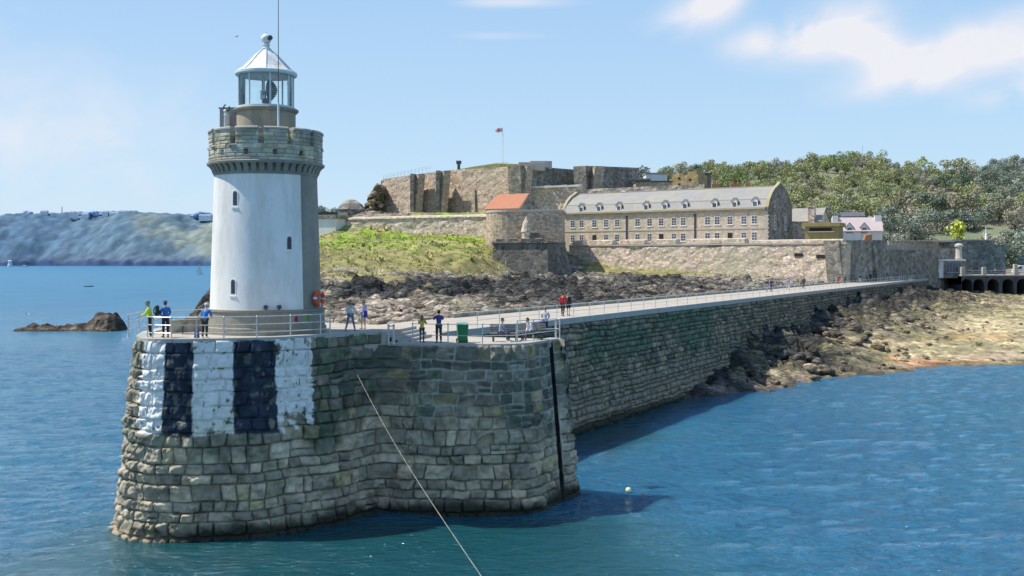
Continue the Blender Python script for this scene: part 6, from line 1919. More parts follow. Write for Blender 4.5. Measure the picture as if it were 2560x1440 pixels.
def cloth(c):
    k = tuple(round(q, 3) for q in c)
    if k not in _cm:
        _cm[k] = pmat('cloth', c, tuple(q * .78 for q in c), scale=7, var=.2, rough=.85, bump=.3, bscale=22, bdist=.02)
    return _cm[k]


def skin_mesh(name, nodes, edges, extra=None, levels=1):
    """nodes: (pos, radius); every island gets its own root"""
    me = bpy.data.meshes.new(name); me.from_pydata([n_[0] for n_ in nodes], edges, []); me.update()
    ob = bpy.data.objects.new(name, me); COL.objects.link(ob)
    md = ob.modifiers.new('skin', 'SKIN'); md.use_smooth_shade = True; md.branch_smoothing = .6
    sv = me.skin_vertices[0].data
    par = list(range(len(nodes)))
    def fnd(i):
        while par[i] != i: i = par[i]
        return i
    for a, b_ in edges: par[fnd(b_)] = fnd(a)
    seen = set()
    for i, n_ in enumerate(nodes):
        r_ = n_[1]; sv[i].radius = r_ if hasattr(r_, '__len__') else (r_, r_)
        k = fnd(i); sv[i].use_root = k not in seen; seen.add(k)
    sb = ob.modifiers.new('sub', 'SUBSURF'); sb.levels = levels; sb.render_levels = levels
    dg = bpy.context.evaluated_depsgraph_get(); dg.update()
    out = bpy.data.meshes.new_from_object(ob.evaluated_get(dg))
    bpy.data.objects.remove(ob); bpy.data.meshes.remove(me)
    if extra is not None:                       # join head geometry
        bm = bmesh.new(); bm.from_mesh(out)
        tmp = bpy.data.meshes.new('tmp'); tmp.from_pydata(extra.v, [], extra.f); bm.from_mesh(tmp); bpy.data.meshes.remove(tmp)
        bmesh.ops.recalc_face_normals(bm, faces=bm.faces); bm.to_mesh(out); bm.free()
    out.polygons.foreach_set('use_smooth', np.ones(len(out.polygons), bool))
    out.name = name
    return out


V3 = lambda *a: Vector(a)
POSES = {}


def pose(lean=0.0, arms='down', legs='stand', turn=0.0):
    """joint positions for a 1.75 m figure facing -Y"""
    J = dict(pelvis=V3(0, 0, .95), waist=V3(0, 0, 1.09), chest=V3(0, .0, 1.31), neck=V3(0, .005, 1.47), head=V3(0, -.02, 1.625))
    for s_, k in ((1, 'l'), (-1, 'r')):
        J['sh' + k] = V3(.175 * s_, .01, 1.405)
        if arms == 'down': J['el' + k] = V3(.235 * s_, .03, 1.13); J['wr' + k] = V3(.235 * s_, -.05, .88)
        if arms == 'rail': J['el' + k] = V3(.25 * s_, -.14, 1.17); J['wr' + k] = V3(.13 * s_, -.38, 1.10)
        if arms == 'phone': J['el' + k] = V3(.26 * s_, -.13, 1.22); J['wr' + k] = V3(.09 * s_, -.30, 1.45)
        if arms == 'swing': J['el' + k] = V3(.23 * s_, .10 * s_, 1.14); J['wr' + k] = V3(.22 * s_, .10 * s_ - .12, .93)
        if arms == 'lap': J['el' + k] = V3(.24 * s_, -.05, 1.14); J['wr' + k] = V3(.10 * s_, -.28, 1.03)
        if arms == 'hips': J['el' + k] = V3(.36 * s_, .05, 1.17); J['wr' + k] = V3(.20 * s_, -.06, 1.02)
        J['hi' + k] = V3(.09 * s_, 0, .92)
        if legs == 'stand': J['kn' + k] = V3(.10 * s_, -.015, .50); J['an' + k] = V3(.11 * s_, .03, .085); J['to' + k] = V3(.13 * s_, -.13, .045)
        if legs == 'wide': J['kn' + k] = V3(.17 * s_, -.02, .50); J['an' + k] = V3(.27 * s_, .03, .085); J['to' + k] = V3(.30 * s_, -.12, .045)
        if legs == 'walk': J['kn' + k] = V3(.09 * s_, -.12 * s_ - .03, .51); J['an' + k] = V3(.09 * s_, -.26 * s_ + .06, .09 + (.05 if s_ < 0 else 0)); J['to' + k] = V3(.10 * s_, -.26 * s_ - .10, .045)
        if legs == 'sit': J['kn' + k] = V3(.12 * s_, -.44, .94); J['an' + k] = V3(.12 * s_, -.44, .52); J['to' + k] = V3(.13 * s_, -.60, .475)
    m_ = Matrix.Translation(J['pelvis']) @ Matrix.Rotation(lean, 4, 'X') @ Matrix.Translation(-J['pelvis'])
    for k in ('waist', 'chest', 'neck', 'head', 'shl', 'shr', 'ell', 'elr', 'wrl', 'wrr'): J[k] = m_ @ J[k]
    if legs == 'sit':
        for k in J: J[k] = J[k] - V3(0, 0, .43)
    return J


def build_figure(J, k=1.0, hat=None, long_hair=False, slim=1.0, shorts=False):
    """meshes for body, jacket, trousers, hair, shoes"""
    out = {}
    n, e = [], []
    def add(p, r, par=None):
        n.append((tuple(p * k), r * k * slim if not hasattr(r, '__len__') else tuple(q * k * slim for q in r)))
        if par is not None: e.append((par, len(n) - 1))
        return len(n) - 1
    pe = add(J['pelvis'], .12); wa = add(J['waist'], .112, pe); chs = add(J['chest'], .125, wa); ne = add(J['neck'], .058, chs); hd = add(J['head'] - V3(0, 0, .05), .062, ne)
    fing = []
    for s_ in ('l', 'r'):
        sh = add(J['sh' + s_], .062, chs); el = add(J['el' + s_], .043, sh); wr = add(J['wr' + s_], .029, el)
        d = (J['wr' + s_] - J['el' + s_]).normalized()
        side = d.cross(V3(0, 0, 1)); side = (side if side.length > .1 else V3(0, 1, 0)).normalized()
        pm = add(J['wr' + s_] + d * .05, (.030, .030), wr); p2 = add(J['wr' + s_] + d * .085, (.030, .026), pm)
        fing.append((J['wr' + s_], d, side, s_))
        hp_ = add(J['hi' + s_], .088, pe); kn = add(J['kn' + s_], .058, hp_); an = add(J['an' + s_], .040, kn); add(J['to' + s_], .034, an)
    for wr, d, side, s_ in fing:
        curl = d.cross(side) * (1 if s_ == 'l' else -1)
        for q_, (off, ln) in enumerate(((-.030, .066), (-.010, .078), (.010, .074), (.029, .058))):
            a = wr + d * .085 + side * off
            i0 = add(a, .0088); i1 = add(a + d * ln * .55 + curl * .008, .0085, i0); add(a + d * ln * .95 + curl * .026, .007, i1)
        a = wr + d * .035 - side * .022
        i0 = add(a, .0105); i1 = add(a + d * .03 - side * .03, .0098, i0); add(a + d * .062 - side * .035 + curl * .012, .008, i1)
    hc_ = J['head'] * k
    hb = MB(); hb.ball(tuple(hc_), (.076 * k, .094 * k, .118 * k), 16, 12)
    for i, (x, y, z) in enumerate(hb.v):                       # jaw and brow
        dz = (z - hc_.z) / (.118 * k); dy = (y - hc_.y)
        if dz < -.1: hb.v[i] = (hc_.x + (x - hc_.x) * (1 + .28 * dz), y - (.012 * k if dy < 0 else -.0), z)
    hb.tube(hc_ + V3(0, -.088, .012) * k, hc_ + V3(0, -.112, -.022) * k, .008 * k, .015 * k, n=6)
    for s_ in (-1, 1): hb.ball(tuple(hc_ + V3(.077 * s_, .008, -.005) * k), (.012 * k, .022 * k, .032 * k), 8, 6)
    out['body'] = skin_mesh('body', n, e, extra=hb)
    eb = MB()
    for s_ in (-1, 1): eb.ball(tuple(hc_ + V3(.030 * s_, -.084, .012) * k), (.012 * k, .008 * k, .008 * k), 8, 5)
    out['eyes'] = eb
    mb = MB(); mb.ball(tuple(hc_ + V3(0, -.090, -.056) * k), (.022 * k, .010 * k, .006 * k), 8, 5); out['mouth'] = mb
    # jacket
    n, e = [], []
    pe = add(J['pelvis'] + V3(0, 0, -.05), .15); p1 = add(J['pelvis'] + V3(0, 0, .03), .145, pe); wa = add(J['waist'], .140, p1); chs = add(J['chest'], .155, wa); add(J['neck'] - (J['neck'] - J['chest']) * .1, .078, chs)
    for s_ in ('l', 'r'):
        sh = add(J['sh' + s_], .084, chs); el = add(J['el' + s_], .062, sh); add(J['wr' + s_] - (J['wr' + s_] - J['el' + s_]) * .08, .045, el)
    out['jacket'] = skin_mesh('jacket', n, e)
    n, e = [], []
    pe = add(J['pelvis'], .132)
    for s_ in ('l', 'r'):
        hp_ = add(J['hi' + s_] - V3(0, 0, .02), .104, pe); kn = add(J['kn' + s_], .076, hp_)
        if not shorts: add(J['an' + s_] + V3(0, 0, .015), .056, kn)
    out['trousers'] = skin_mesh('trousers', n, e)
    hm = MB(); hm.ball(tuple(hc_ + V3(0, .012, .018) * k), (.086 * k, .100 * k, .118 * k), 16, 12)
    cut = hc_.z + .035 * k
    hm.f = [f_ for f_ in hm.f if not (sum(hm.v[i][1] for i in f_) / len(f_) < hc_.y - .02 * k and sum(hm.v[i][2] for i in f_) / len(f_) < cut)
            and sum(hm.v[i][2] for i in f_) / len(f_) > hc_.z - (.12 if long_hair else .07) * k]
    if long_hair: hm.lathe([(.085 * k, hc_.z), (.09 * k, hc_.z - .12 * k), (.07 * k, hc_.z - .24 * k)], (hc_.x, hc_.y + .03 * k), n=12, a0=0, a1=math.pi, close=False)
    out['hair'] = hm
    if hat:
        hm2 = MB(); hm2.lathe([(.104 * k, hc_.z + .045 * k), (.105 * k, hc_.z + .085 * k), (.075 * k, hc_.z + .135 * k), (.0, hc_.z + .15 * k)], (hc_.x, hc_.y), n=16, close=False)
        if hat == 'cap': hm2.prism([tuple(hc_ + V3(x, y, .05) * k) for x, y in ((-.07, -.08), (.07, -.08), (.05, -.18), (-.05, -.18))], [tuple(hc_ + V3(x, y, .06) * k) for x, y in ((-.07, -.08), (.07, -.08), (.05, -.18), (-.05, -.18))])
        out['hat'] = hm2
    sm = []
    for s_ in ('l', 'r'):
        m2 = MB(); a, t2 = J['an' + s_] * k, J['to' + s_] * k
        d = (t2 - a); d.z = 0; d = d.normalized(); sd_ = V3(-d.y, d.x, 0)
        zb = min(a.z - .085 * k, t2.z - .045 * k)
        h_ = a - d * .065 * k; t3 = t2 + d * .07 * k
        lo = [h_ - sd_ * .036 * k, h_ + sd_ * .036 * k, t3 + sd_ * .043 * k, t3 - sd_ * .043 * k]
        up = [h_ - sd_ * .032 * k, h_ + sd_ * .032 * k, t3 + sd_ * .03 * k, t3 - sd_ * .03 * k]
        m2.prism([(p.x, p.y, zb) for p in lo], [(p.x, p.y, zb + (.10 if i < 2 else .05) * k) for i, p in enumerate(up)])
        sm.append(m2)
    out['shoes'] = sm
    return out


def person(label, x, y, z, rz, J, h=1.75, top=(.1, .2, .5), legs=(.05, .05, .07), hair=(.06, .04, .025), shoes=(.05, .05, .05), hat=None, hatc=None, long_hair=False, slim=1.0, shorts=False, group=None):
    t_ = thing('person', label, 'person', (x, y, z), rz, group)
    fg_ = build_figure(J, h / 1.75, hat, long_hair, slim, shorts)
    link_mesh('body', fg_['body'], t_, SKIN)
    link_mesh('jacket', fg_['jacket'], t_, cloth(top)); link_mesh('trousers', fg_['trousers'], t_, cloth(legs))
    fg_['hair'].build('hair', cloth(hair), t_, smooth=True)
    fg_['eyes'].build('eyes', EYE, t_, smooth=True); fg_['mouth'].build('mouth', cloth((.35, .12, .10)), t_, smooth=True)
    if hat: fg_['hat'].build('hat', cloth(hatc), t_, angle=40)
    for m2 in fg_['shoes']: m2.build('shoe', cloth(shoes), t_, bevel=.015)
    return t_


def yfeet(py, z): return (CH - z) * F / (py - HY)


G_P = 'people on the pier'
STAND = pose(); 
p1 = person('person in a bright yellow-green jacket leaning on the left railing', W(376, 51.3), 51.3, UP, R(-80), pose(R(9), 'rail', 'stand'), 1.74, (.62, .80, .07), (.02, .025, .03), (.30, .28, .25), (.03, .03, .03), hat='cap', hatc=(.25, .27, .28), group=G_P)
p2 = person('person in a mid-blue jacket and dark trousers standing behind the left railing', W(414, 51.7), 51.7, UP, R(-150), pose(R(5), 'lap', 'stand'), 1.72, (.05, .17, .48), (.03, .035, .05), (.10, .08, .06), (.12, .09, .07), hat='beanie', hatc=(.13, .15, .17), group=G_P)
p3 = person('person in a bright blue jacket and white hat beside the lighthouse plinth', W(512, 50.75), 50.75, UP, R(165), pose(R(14), 'rail', 'stand'), 1.66, (.03, .22, .60), (.045, .045, .05), (.45, .42, .38), (.75, .75, .73), hat='beanie', hatc=(.78, .77, .74), group=G_P)
p4 = person('person in a white top and blue jeans with feet apart, right of the lighthouse', W(876, 55.9), 55.9, UP, R(25), pose(0, 'lap', 'wide'), 1.62, (.66, .66, .64), (.13, .22, .36), (.16, .09, .05), (.20, .13, .10), long_hair=True, slim=.88, group=G_P)
p5 = person('person in a pale lilac top and light blue shorts, right of the lighthouse', W(908, 58), 58.0, UP, R(-20), pose(0, 'lap', 'stand'), 1.56, (.60, .55, .72), (.42, .56, .68), (.18, .11, .06), (.55, .45, .38), long_hair=True, slim=.88, shorts=True, group=G_P)
p6 = person('child in a yellow top and dark leggings taking a photo on the lower quay', W(1055, 56.1), 56.1, LO, R(170), pose(0, 'phone', 'stand'), 1.42, (.62, .56, .03), (.10, .07, .14), (.20, .12, .06), (.05, .04, .06), long_hair=True, slim=.9, group=G_P)
p7 = person('person in a navy top and dark trousers standing left of the green bin', W(1097, 56.2), 56.2, LO, R(195), pose(0, 'phone', 'stand'), 1.70, (.05, .065, .22), (.06, .062, .066), (.035, .022, .015), (.08, .08, .08), group=G_P)
p8 = person('person in a grey top sitting on the bench right of the green bin', W(1252, 57.0), 57.0, LO, R(65), pose(R(8), 'lap', 'sit'), 1.66, (.42, .42, .50), (.10, .10, .14), (.045, .04, .02), (.62, .62, .60), group=G_P)
p9 = person('person in a white top sitting bent forward on the bench nearest the dark joint', W(1329, 57.6), 57.6, LO, R(-60), pose(R(22), 'lap', 'sit'), 1.70, (.70, .68, .74), (.16, .16, .17), (.05, .04, .02), (.65, .63, .62), group=G_P)
y10 = 61.5
p10 = person('person in a white top and dark jeans standing at the corner railing', W(1363, y10), y10, LO, R(160), pose(0, 'lap', 'stand'), 1.64, (.66, .66, .70), (.035, .07, .14), (.30, .24, .20), (.08, .09, .12), slim=.95, group=G_P)
y11 = 83.5
p11 = person('person in a bright red jacket walking away along the quay', W(1407, y11), y11, LO, R(170), pose(R(3), 'swing', 'walk'), 1.80, (.62, .02, .035), (.03, .03, .035), (.07, .05, .04), (.04, .04, .04), group=G_P)
p12 = person('person in grey and black walking beside the red-jacketed person', W(1421, 84.3), 84.3, LO, R(172), pose(0, 'swing', 'walk'), 1.74, (.17, .16, .17), (.02, .02, .022), (.30, .25, .22), (.05, .05, .05), shorts=True, group=G_P)


def quay_pt(px, off):
    k = (px - CXP) / F
    ox, oy = E0[0] + pn[0] * off, E0[1] + pn[1] * off
    t_ = (k * oy - ox) / (dx - k * dy)
    return ox + dx * t_, oy + dy * t_


far_p = [(1917, -5.9, (.06, .06, .08), (.35, .35, .36), 160, 'person in dark clothes at the left of the far group on the quay', False),
         (1928, -5.2, (.06, .05, .26), (.12, .10, .26), 20, 'person in a navy jacket in the far group on the quay', False),
         (1970, -5.6, (.50, .45, .62), (.70, .70, .68), 185, 'person in a lilac top and white trousers on the far quay', True),
         (2003, -5.4, (.62, .40, .38), (.16, .16, .17), 10, 'person in a pale red top on the far quay', True),
         (2010, -4.6, (.06, .06, .065), (.08, .08, .085), 175, 'person in black right of the pale red top on the quay', False),
         (2113, -5.2, (.11, .12, .13), (.08, .085, .09), 170, 'lone person in grey standing at the corner of the battery wall', False),
         (2150, -5.0, (.02, .02, .025), (.45, .45, .44), 200, 'person in a black top and pale trousers beside the shaded flank wall', True),
         (2176, -5.2, (.05, .05, .055), (.03, .03, .035), 165, 'person in black with a white cap beside the shaded flank wall', False),
         (2167, -4.4, (.20, .20, .21), (.06, .06, .06), 30, 'person in grey just left of the white cap on the far quay', False),
         (2096, -6.9, (.45, .06, .05), (.35, .06, .05), 100, 'person in dark red against the corner of the battery wall', False),
         (2322, -6.0, (.65, .04, .12), (.05, .10, .06), 60, 'person in pinkish red beside the quay kiosk', True)]
G_F = 'people far along the quay'
fmesh = {}
for i, (px, off, tc_, lc_, rz, lb, lh_) in enumerate(far_p):
    x, y = quay_pt(px, off)
    if px == 2322: x, y = W(px, 263), 263.0
    key = i % 3
    if key not in fmesh:
        fmesh[key] = person(lb, x, y, LO, R(rz), pose(R(2), ('swing', 'lap', 'down')[key], ('walk', 'stand', 'walk')[key]), 1.72, tc_, lc_, (.08, .06, .045), (.05, .05, .05), long_hair=(key == 1), group=G_F)
        o = fmesh[key]
    else:
        o = copy_tree(fmesh[key])
        for ch in o.children:
            if ch.name.startswith(('jacket', 'trousers')):
                ch.data = ch.data.copy(); ch.data.materials.clear(); ch.data.materials.append(cloth(tc_ if ch.name.startswith('jacket') else lc_))
        o.location = (x, y, LO); o.rotation_euler = (0, 0, R(rz)); tag(o, lb, group=G_F)
    if px == 2176:
        hc_ = o.location + V3(0, 0, 1.66)
        w_ = MB().lathe([(.11, 0), (.115, .05), (.08, .11), (0, .13)], n=14, close=False).build('hat', cloth((.8, .8, .78)), o); w_.location = (0, -.02, 1.63)
# two more on the bridge
for i, (px, tc_, lb) in enumerate(((2488, (.35, .36, .42), 'person in grey on the arched bridge'), (2511, (.06, .09, .36), 'person in blue on the arched bridge near the white van'))):
    o = copy_tree(fmesh[1]); o.location = (W(px, 268.5), 268.5, 9.1); o.rotation_euler = (0, 0, R(90 + 180 * i)); tag(o, lb, group='people on the bridge')
    for ch in o.children:
        if ch.name.startswith('jacket'): ch.data = ch.data.copy(); ch.data.materials.clear(); ch.data.materials.append(cloth(tc_))

# ---------------------------------------------------------------- bags, bench, bins, rope
def pack(name, label, loc, rz, col, s=1.0):
    t_ = thing(name, label, 'backpack' if 'pack' in name else 'bag', loc, rz)
    mb = MB(); mb.prism([(-.15 * s, -.08 * s, 0), (.15 * s, -.08 * s, 0), (.15 * s, .08 * s, 0), (-.15 * s, .08 * s, 0)], [(-.12 * s, -.06 * s, .44 * s), (.12 * s, -.06 * s, .44 * s), (.12 * s, .07 * s, .44 * s), (-.12 * s, .07 * s, .44 * s)])
    mb.build('bag_body', cloth(col), t_, bevel=.05 * s)
    MB().prism([(-.11 * s, .085 * s, .05 * s), (.11 * s, .085 * s, .05 * s), (.10 * s, .14 * s, .07 * s), (-.10 * s, .14 * s, .07 * s)], [(-.10 * s, .075 * s, .24 * s), (.10 * s, .075 * s, .24 * s), (.09 * s, .12 * s, .22 * s), (-.09 * s, .12 * s, .22 * s)]).build('pocket', cloth(tuple(q * .8 for q in col)), t_, bevel=.015)
    for k in (-1, 1):
        MB().path([(k * .08 * s, -.06 * s, .40 * s), (k * .09 * s, -.13 * s, .30 * s), (k * .09 * s, -.14 * s, .15 * s), (k * .1 * s, -.08 * s, .05 * s)], .014 * s).build('strap', cloth((.03, .03, .035)), t_)
    MB().torus((0, 0, .45 * s), .035 * s, .009 * s, (0, 1, 0), 12, 6, 0, math.pi).build('handle', cloth((.03, .03, .035)), t_)
    return t_


b1 = W(376, 51.3)
pack('backpack', 'dark backpack worn by the person in the yellow-green jacket', (b1 + .30, 51.37, UP + 1.03), R(-80 ), (.03, .05, .05), 1.1)
pack('backpack', 'blue rucksack standing on the ground by the bright blue jacket', (W(492, 50.9), 50.9, UP), R(30), (.05, .08, .30), .85)
pack('shoulder_bag', 'purple bag at the hip of the person in pale lilac', (W(914, 57.85), 57.82, UP + .62), R(200), (.13, .08, .42), .8)
pack('shoulder_bag', 'purple bag hanging beside the person at the corner railing', (W(1352, 61.3), 61.3, LO + .42), R(40), (.20, .14, .48), 1.0)
pack('backpack', 'black backpack worn by the person walking in grey and black', (W(1423, 84.0), 84.05, LO + 1.02), R(352), (.03, .03, .035), 1.0)
rp = [on_edge(head, UP, px, -.22) for px in (745, 775)]
pack('shoulder_bag', 'small red bag hanging on the railing in front of the plinth', (rp[0][0], rp[0][1] + .1, UP + .72), 0, (.42, .05, .09), .62)
pack('shoulder_bag', 'small green bag hanging on the railing in front of the plinth', (rp[1][0], rp[1][1] + .1, UP + .74), 0, (.12, .40, .04), .62)

WOOD = pmat('bench_wood', (.20, .10, .06), (.15, .08, .05), scale=2, var=.3, rough=.7, bump=.2, bscale=14)
GWOOD = pmat('grey_bench_wood', (.22, .20, .175), (.16, .15, .135), scale=2, var=.3, rough=.85, bump=.25, bscale=14)


def bench(label, x, y, z, rz, mat, ln=1.6, back=True, group=None):
    t_ = thing('bench', label, 'bench', (x, y, z), rz, group)
    mb = MB()
    for k in range(4): mb.box(-ln / 2, ln / 2, -.22 + k * .115, -.22 + k * .115 + .095, .42, .455)
    mb.build('seat', mat, t_, bevel=.006)
    if back:
        mb = MB()
        for k in range(3): mb.prism([(-ln / 2, .25 + .03 * k, .55 + .13 * k), (ln / 2, .25 + .03 * k, .55 + .13 * k), (ln / 2, .28 + .03 * k, .55 + .13 * k), (-ln / 2, .28 + .03 * k, .55 + .13 * k)],
                                    [(-ln / 2, .27 + .03 * k, .65 + .13 * k), (ln / 2, .27 + .03 * k, .65 + .13 * k), (ln / 2, .30 + .03 * k, .65 + .13 * k), (-ln / 2, .30 + .03 * k, .65 + .13 * k)])
        mb.build('backrest', mat, t_)
    for s_ in (-1, 1):
        for yb in (-.18, .2):
            MB().box(s_ * (ln / 2 - .15) - .03, s_ * (ln / 2 - .15) + .03, yb - .03, yb + .03, 0, .418).build('leg', DKST, t_)
        if back: MB().tube((s_ * (ln / 2 - .12), .22, .3), (s_ * (ln / 2 - .12), .38, .92), .025, n=6).build('back_support', DKST, t_)
    return t_


bench('brown wooden bench by the low parapet left of the lighthouse', W(474, 53.9), 53.9, UP, R(15), WOOD, .95, back=False)
bench('grey slatted bench under the sitter right of the green bin', W(1262, 57.05), 57.1, LO, R(8), GWOOD, 1.5, group='benches on the lower quay')
bench('grey slatted bench under the sitter nearest the dark joint', W(1330, 57.7), 57.75, LO, R(-6), GWOOD, 1.35, group='benches on the lower quay')

bx_, by_ = W(1156, 56.3), 56.3
wb = thing('wheelie_bin', 'green wheeled bin standing on the lower quay', 'bin', (bx_, by_, LO), R(8))
GRN = pmat('bin_green', (.03, .20, .075), (.025, .16, .06), scale=3, var=.15, rough=.5, bump=.05)
mb = MB(); mb.prism([(-.23, -.26, .1), (.23, -.26, .1), (.23, .26, .1), (-.23, .26, .1)], [(-.29, -.33, .93), (.29, -.33, .93), (.29, .33, .93), (-.29, .33, .93)]); mb.build('bin_body', GRN, wb, bevel=.03)
mb = MB(); mb.prism([(-.31, -.36, .935), (.31, -.36, .935), (.31, .36, .935), (-.31, .36, .935)], [(-.27, -.30, 1.01), (.27, -.30, 1.01), (.27, .33, 1.04), (-.27, .33, 1.04)]); mb.build('lid', pmat('bin_lid', (.16, .34, .24), (.13, .30, .2), scale=3, var=.12, rough=.5, bump=.05), wb, bevel=.02)
for s_ in (-1, 1): MB().tube((s_ * .24, .24, .11), (s_ * .30, .24, .11), .11, n=16).build('wheel', DKST, wb)
MB().box(-.25, .25, -.27, -.2, 0, .10).build('foot', pmat('bin_dark', (.02, .10, .05), scale=3, var=.2, rough=.6, bump=0), wb)
MB().tube((-.24, .40, .97), (.24, .40, .97), .018).build('handle', GRN, wb)
# slender pale posts on the lower quay near the child
for px in (1113,): pass

# mooring rope from a ring on the wall down towards the camera's ship
rx_, ry_ = on_edge(head, 7.3, 882, .1)
ring_ = thing('mooring_ring', 'iron mooring ring set in the wall edge where the rope is tied', 'mooring ring', (rx_, ry_, 7.3))
MB().torus((0, -.1, 0), .10, .02, (.3, 1, 0), 18, 8).build('ring', DKST, ring_); MB().tube((0, .15, .08), (0, -.1, .08), .03).build('eye_bolt', DKST, ring_)
r0 = Vector((rx_, ry_ - .12, 7.22)); r1 = Vector(S(1215, 1458, 25)); r2 = r0 + (r1 - r0) * 1.75
r2.z = S(1215, 1458, 25)[2] * .55 + .2
pts = []
for k in range(41):
    q_ = k / 40; p = r0.lerp(r1, q_ * 1.5); p.z -= .75 * math.sin(min(1, q_ * 1.5) * math.pi) * .45
    pts.append(tuple(p))
mb = MB(); mb.path(pts, .010, n=6)
tag(mb.build('mooring_rope', pmat('pale_rope', (.36, .35, .29), (.28, .27, .22), scale=20, var=.3, rough=.9, bump=.4, bscale=60), smooth=True), 'thin pale mooring rope slanting down from the pier head wall', 'rope')
# the dark joint is cut in the wall and its shade painted in

# ---------------------------------------------------------------- afloat
YEL = pmat('buoy_yellow', (.78, .70, .28), (.80, .78, .55), scale=3, var=.15, rough=.4, bump=.05)
PNK = pmat('buoy_pink', (.72, .10, .16), (.75, .3, .3), scale=3, var=.15, rough=.4, bump=.05)
for px, py, r_, m_, lb in ((1571, 1229, .155, YEL, 'pale yellow mooring buoy floating right of the pier head'), (1610, 1238, .085, PNK, 'small pinkish red buoy floating right of the yellow one')):
    Y_ = CH * F / (py - HY)
    o = thing('buoy', lb, 'buoy', (W(px, Y_), Y_, 0), group='buoys right of the pier head')
    MB().ball((0, 0, r_ * .55), r_, 18, 12).build('float', m_, o, smooth=True)
    MB().torus((0, 0, r_ * 1.6), r_ * .22, r_ * .07, (0, 1, 0), 12, 6).build('eye', DKST, o)
    MB().torus((0, 0, r_ * .45), r_ * .99, r_ * .06, (0, 0, 1), 24, 6).build('band', IRON, o, smooth=True)


def hull(ln, bm_, h, n=11):
    mb = MB(); rings = []
    for k in range(n):
        q_ = k / (n - 1); w_ = bm_ / 2 * math.sin(min(1, .25 + q_ * .9 if q_ < .6 else (1 - q_) * 2.1) * math.pi / 2) ** .8 if q_ < .995 else .01
        x = -ln / 2 + ln * q_; s_ = h * (.8 + .3 * q_ * q_)
        rings.append([(x, -w_, s_), (x, -w_ * .8, -.05), (x, 0, -.25 * h), (x, w_ * .8, -.05), (x, w_, s_)])
    i0 = len(mb.v)
    for r_ in rings: mb.v += r_
    for k in range(n - 1):
        for j in range(4): mb.f.append((i0 + k * 5 + j, i0 + (k + 1) * 5 + j, i0 + (k + 1) * 5 + j + 1, i0 + k * 5 + j + 1))
        mb.f.append((i0 + k * 5 + 4, i0 + (k + 1) * 5 + 4, i0 + (k + 1) * 5, i0 + k * 5))
    mb.f.append(tuple(i0 + j for j in range(5)))
    return mb


Yb_ = CH * F / (686 - HY)
sb = thing('sailboat', 'small white sailing boat on the sea just left of the lighthouse', 'sailboat', (W(498, Yb_), Yb_, 0), R(15))
hull(7, 2.3, .9).build('hull', WALLW, sb); MB().tube((.3, 0, .5), (.3, 0, 9.6), .07, .05, n=6).build('mast', STEEL, sb)
mb = MB(); mb.poly([(.2, 0, 1.5), (-3.2, -.3, 1.6), (.2, 0, 9.3)]); mb.build('mainsail', WALLW, sb); mb = MB(); mb.poly([(.45, 0, 8.4), (3.3, .2, 1.1), (.5, -.5, 1.4)]); mb.build('jib', WALLW, sb)
MB().box(-1.8, .8, -.7, .7, .85, 1.3).build('cabin', IRON, sb, bevel=.1)
Yb_ = CH * F / (668 - HY)
mo = thing('motor_boat', 'white motor boat with wake below the far headland', 'motor boat', (W(62, Yb_), Yb_, 0), R(10))
hull(15, 4.4, 2.2).build('hull', WALLW, mo); MB().prism([(-4, -1.6, 2), (3, -1.6, 2), (3, 1.6, 2), (-4, 1.6, 2)], [(-3.5, -1.4, 4.4), (.8, -1.4, 4.4), (.8, 1.4, 4.4), (-3.5, 1.4, 4.4)]).build('cabin', WALLW, mo)
Yb_ = 2450
bc = thing('beacon_tower', 'pale stubby beacon tower at the foot of the far headland', 'beacon', (W(25, Yb_), Yb_, 0))
MB().lathe([(5.5, -2), (5.0, 3), (4.2, 4), (4.0, 11), (4.6, 11.5), (4.6, 12.5), (2, 14)], n=16).build('shaft', FWH, bc)
ky = thing('rowing_boat', 'low dark rowing boat on the open water left of the lighthouse', 'boat', (W(222, 530), 530, 0), R(5))
hull(4.6, 1.1, .45).build('hull', DKST, ky); MB().box(-.3, .1, -.45, .45, .3, .36).build('seat', WOOD, ky)
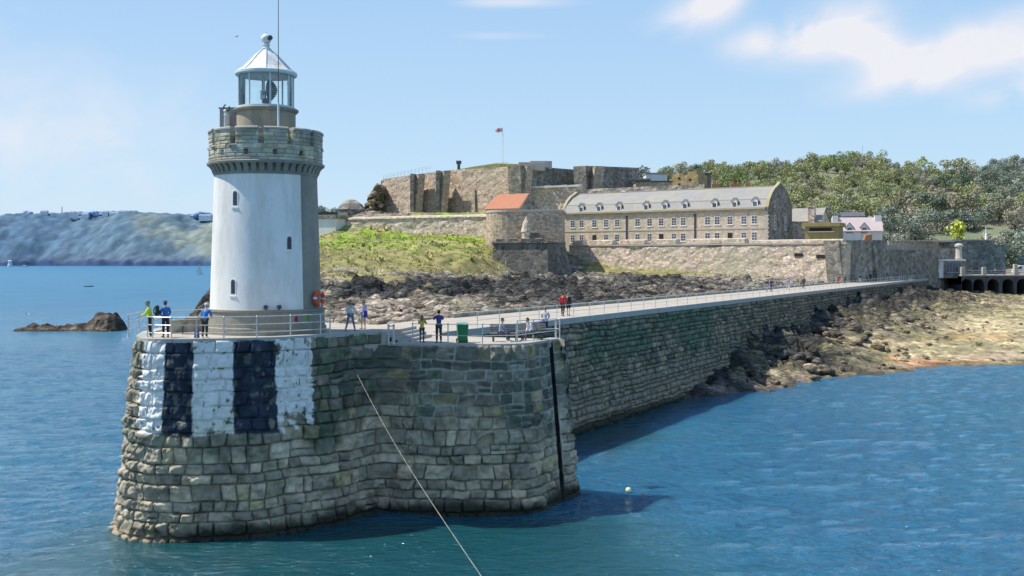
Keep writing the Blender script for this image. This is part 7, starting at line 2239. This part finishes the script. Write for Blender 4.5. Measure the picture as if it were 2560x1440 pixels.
# gulls on the wing
def gull(label, x, y, z, rz, s=1.0):
    t_ = thing('gull', label, 'gull', (x, y, z), rz, 'gulls in flight'); t_.scale = (s, s, s)
    n_ = [(V3(-.26, 0, .0), .012), (V3(-.14, 0, .0), .05), (V3(.0, 0, 0), .075), (V3(.14, 0, .02), .05), (V3(.22, 0, .05), .045), (V3(.29, 0, .04), .012)]
    me = skin_mesh('body', [(tuple(a), r_) for a, r_ in n_], [(i, i + 1) for i in range(5)]); link_mesh('body', me, t_, WALLW)
    for s_ in (-1, 1):
        ch = [(.10, .04 * s_, .03, -.10), (.14, .32 * s_, .16, -.06), (.06, .62 * s_, .10, -.06), (-.10, .92 * s_, .03, -.11)]
        mb = MB(); top = [(a, b_, c_) for a, b_, c_, d_ in ch]; bot = [(d_, b_, c_) for a, b_, c_, d_ in ch]
        for k in range(3): mb.hull8([top[k], top[k + 1], bot[k + 1], bot[k], *[(p[0], p[1], p[2] + .015) for p in (top[k], top[k + 1], bot[k + 1], bot[k])]])
        mb.build('wing', GREYP, t_)
    return t_
gull('white gull flying low over the water above the small islet', *S(68, 787, 110), R(160), 1.0)
gull('tiny gull in the sky left of the lantern roof', *S(592, 92, 190), R(40), 1.0)

# white van on the bridge
vx = W(2533, 270.5)
vn = thing('delivery_van', 'white van on the arched bridge at the right edge', 'van', (vx, 270.5, 9.1))
prof = [(0, .35), (0, 1.15), (.25, 1.3), (.95, 2.1), (1.3, 2.25), (5.2, 2.3), (5.35, 2.2), (5.4, .35)]
mb = MB(); mb.prism([(x, -.95, z) for x, z in prof], [(x, .95, z) for x, z in prof]); mb.build('body', WALLW, vn, bevel=.05)
MB().prism([(.45, -.965, 1.35), (1.0, -.965, 2.0), (1.75, -.965, 2.0), (1.75, -.965, 1.35)], [(.45, -.952, 1.35), (1.0, -.952, 2.0), (1.75, -.952, 2.0), (1.75, -.952, 1.35)]).build('side_window', PANE, vn)
MB().prism([(.28, -.8, 1.36), (.90, -.75, 2.07), (.90, .75, 2.07), (.28, .8, 1.36)], [(.24, -.8, 1.38), (.86, -.75, 2.09), (.86, .75, 2.09), (.24, .8, 1.38)]).build('windscreen', PANE, vn)
for x in (.95, 4.3):
    for s_ in (-1, 1):
        w_ = MB().tube((x, s_ * .98, .34), (x, s_ * .78, .34), .34, n=20).build('wheel', DKST, vn); MB().tube((x, s_ * .985, .34), (x, s_ * .97, .34), .2, n=16).build('rim', STEEL, w_)
for s_ in (-1, 1): MB().box(-.02, .05, s_ * .65 - .16, s_ * .65 + .16, .85, 1.05).build('headlight', IRON, vn)
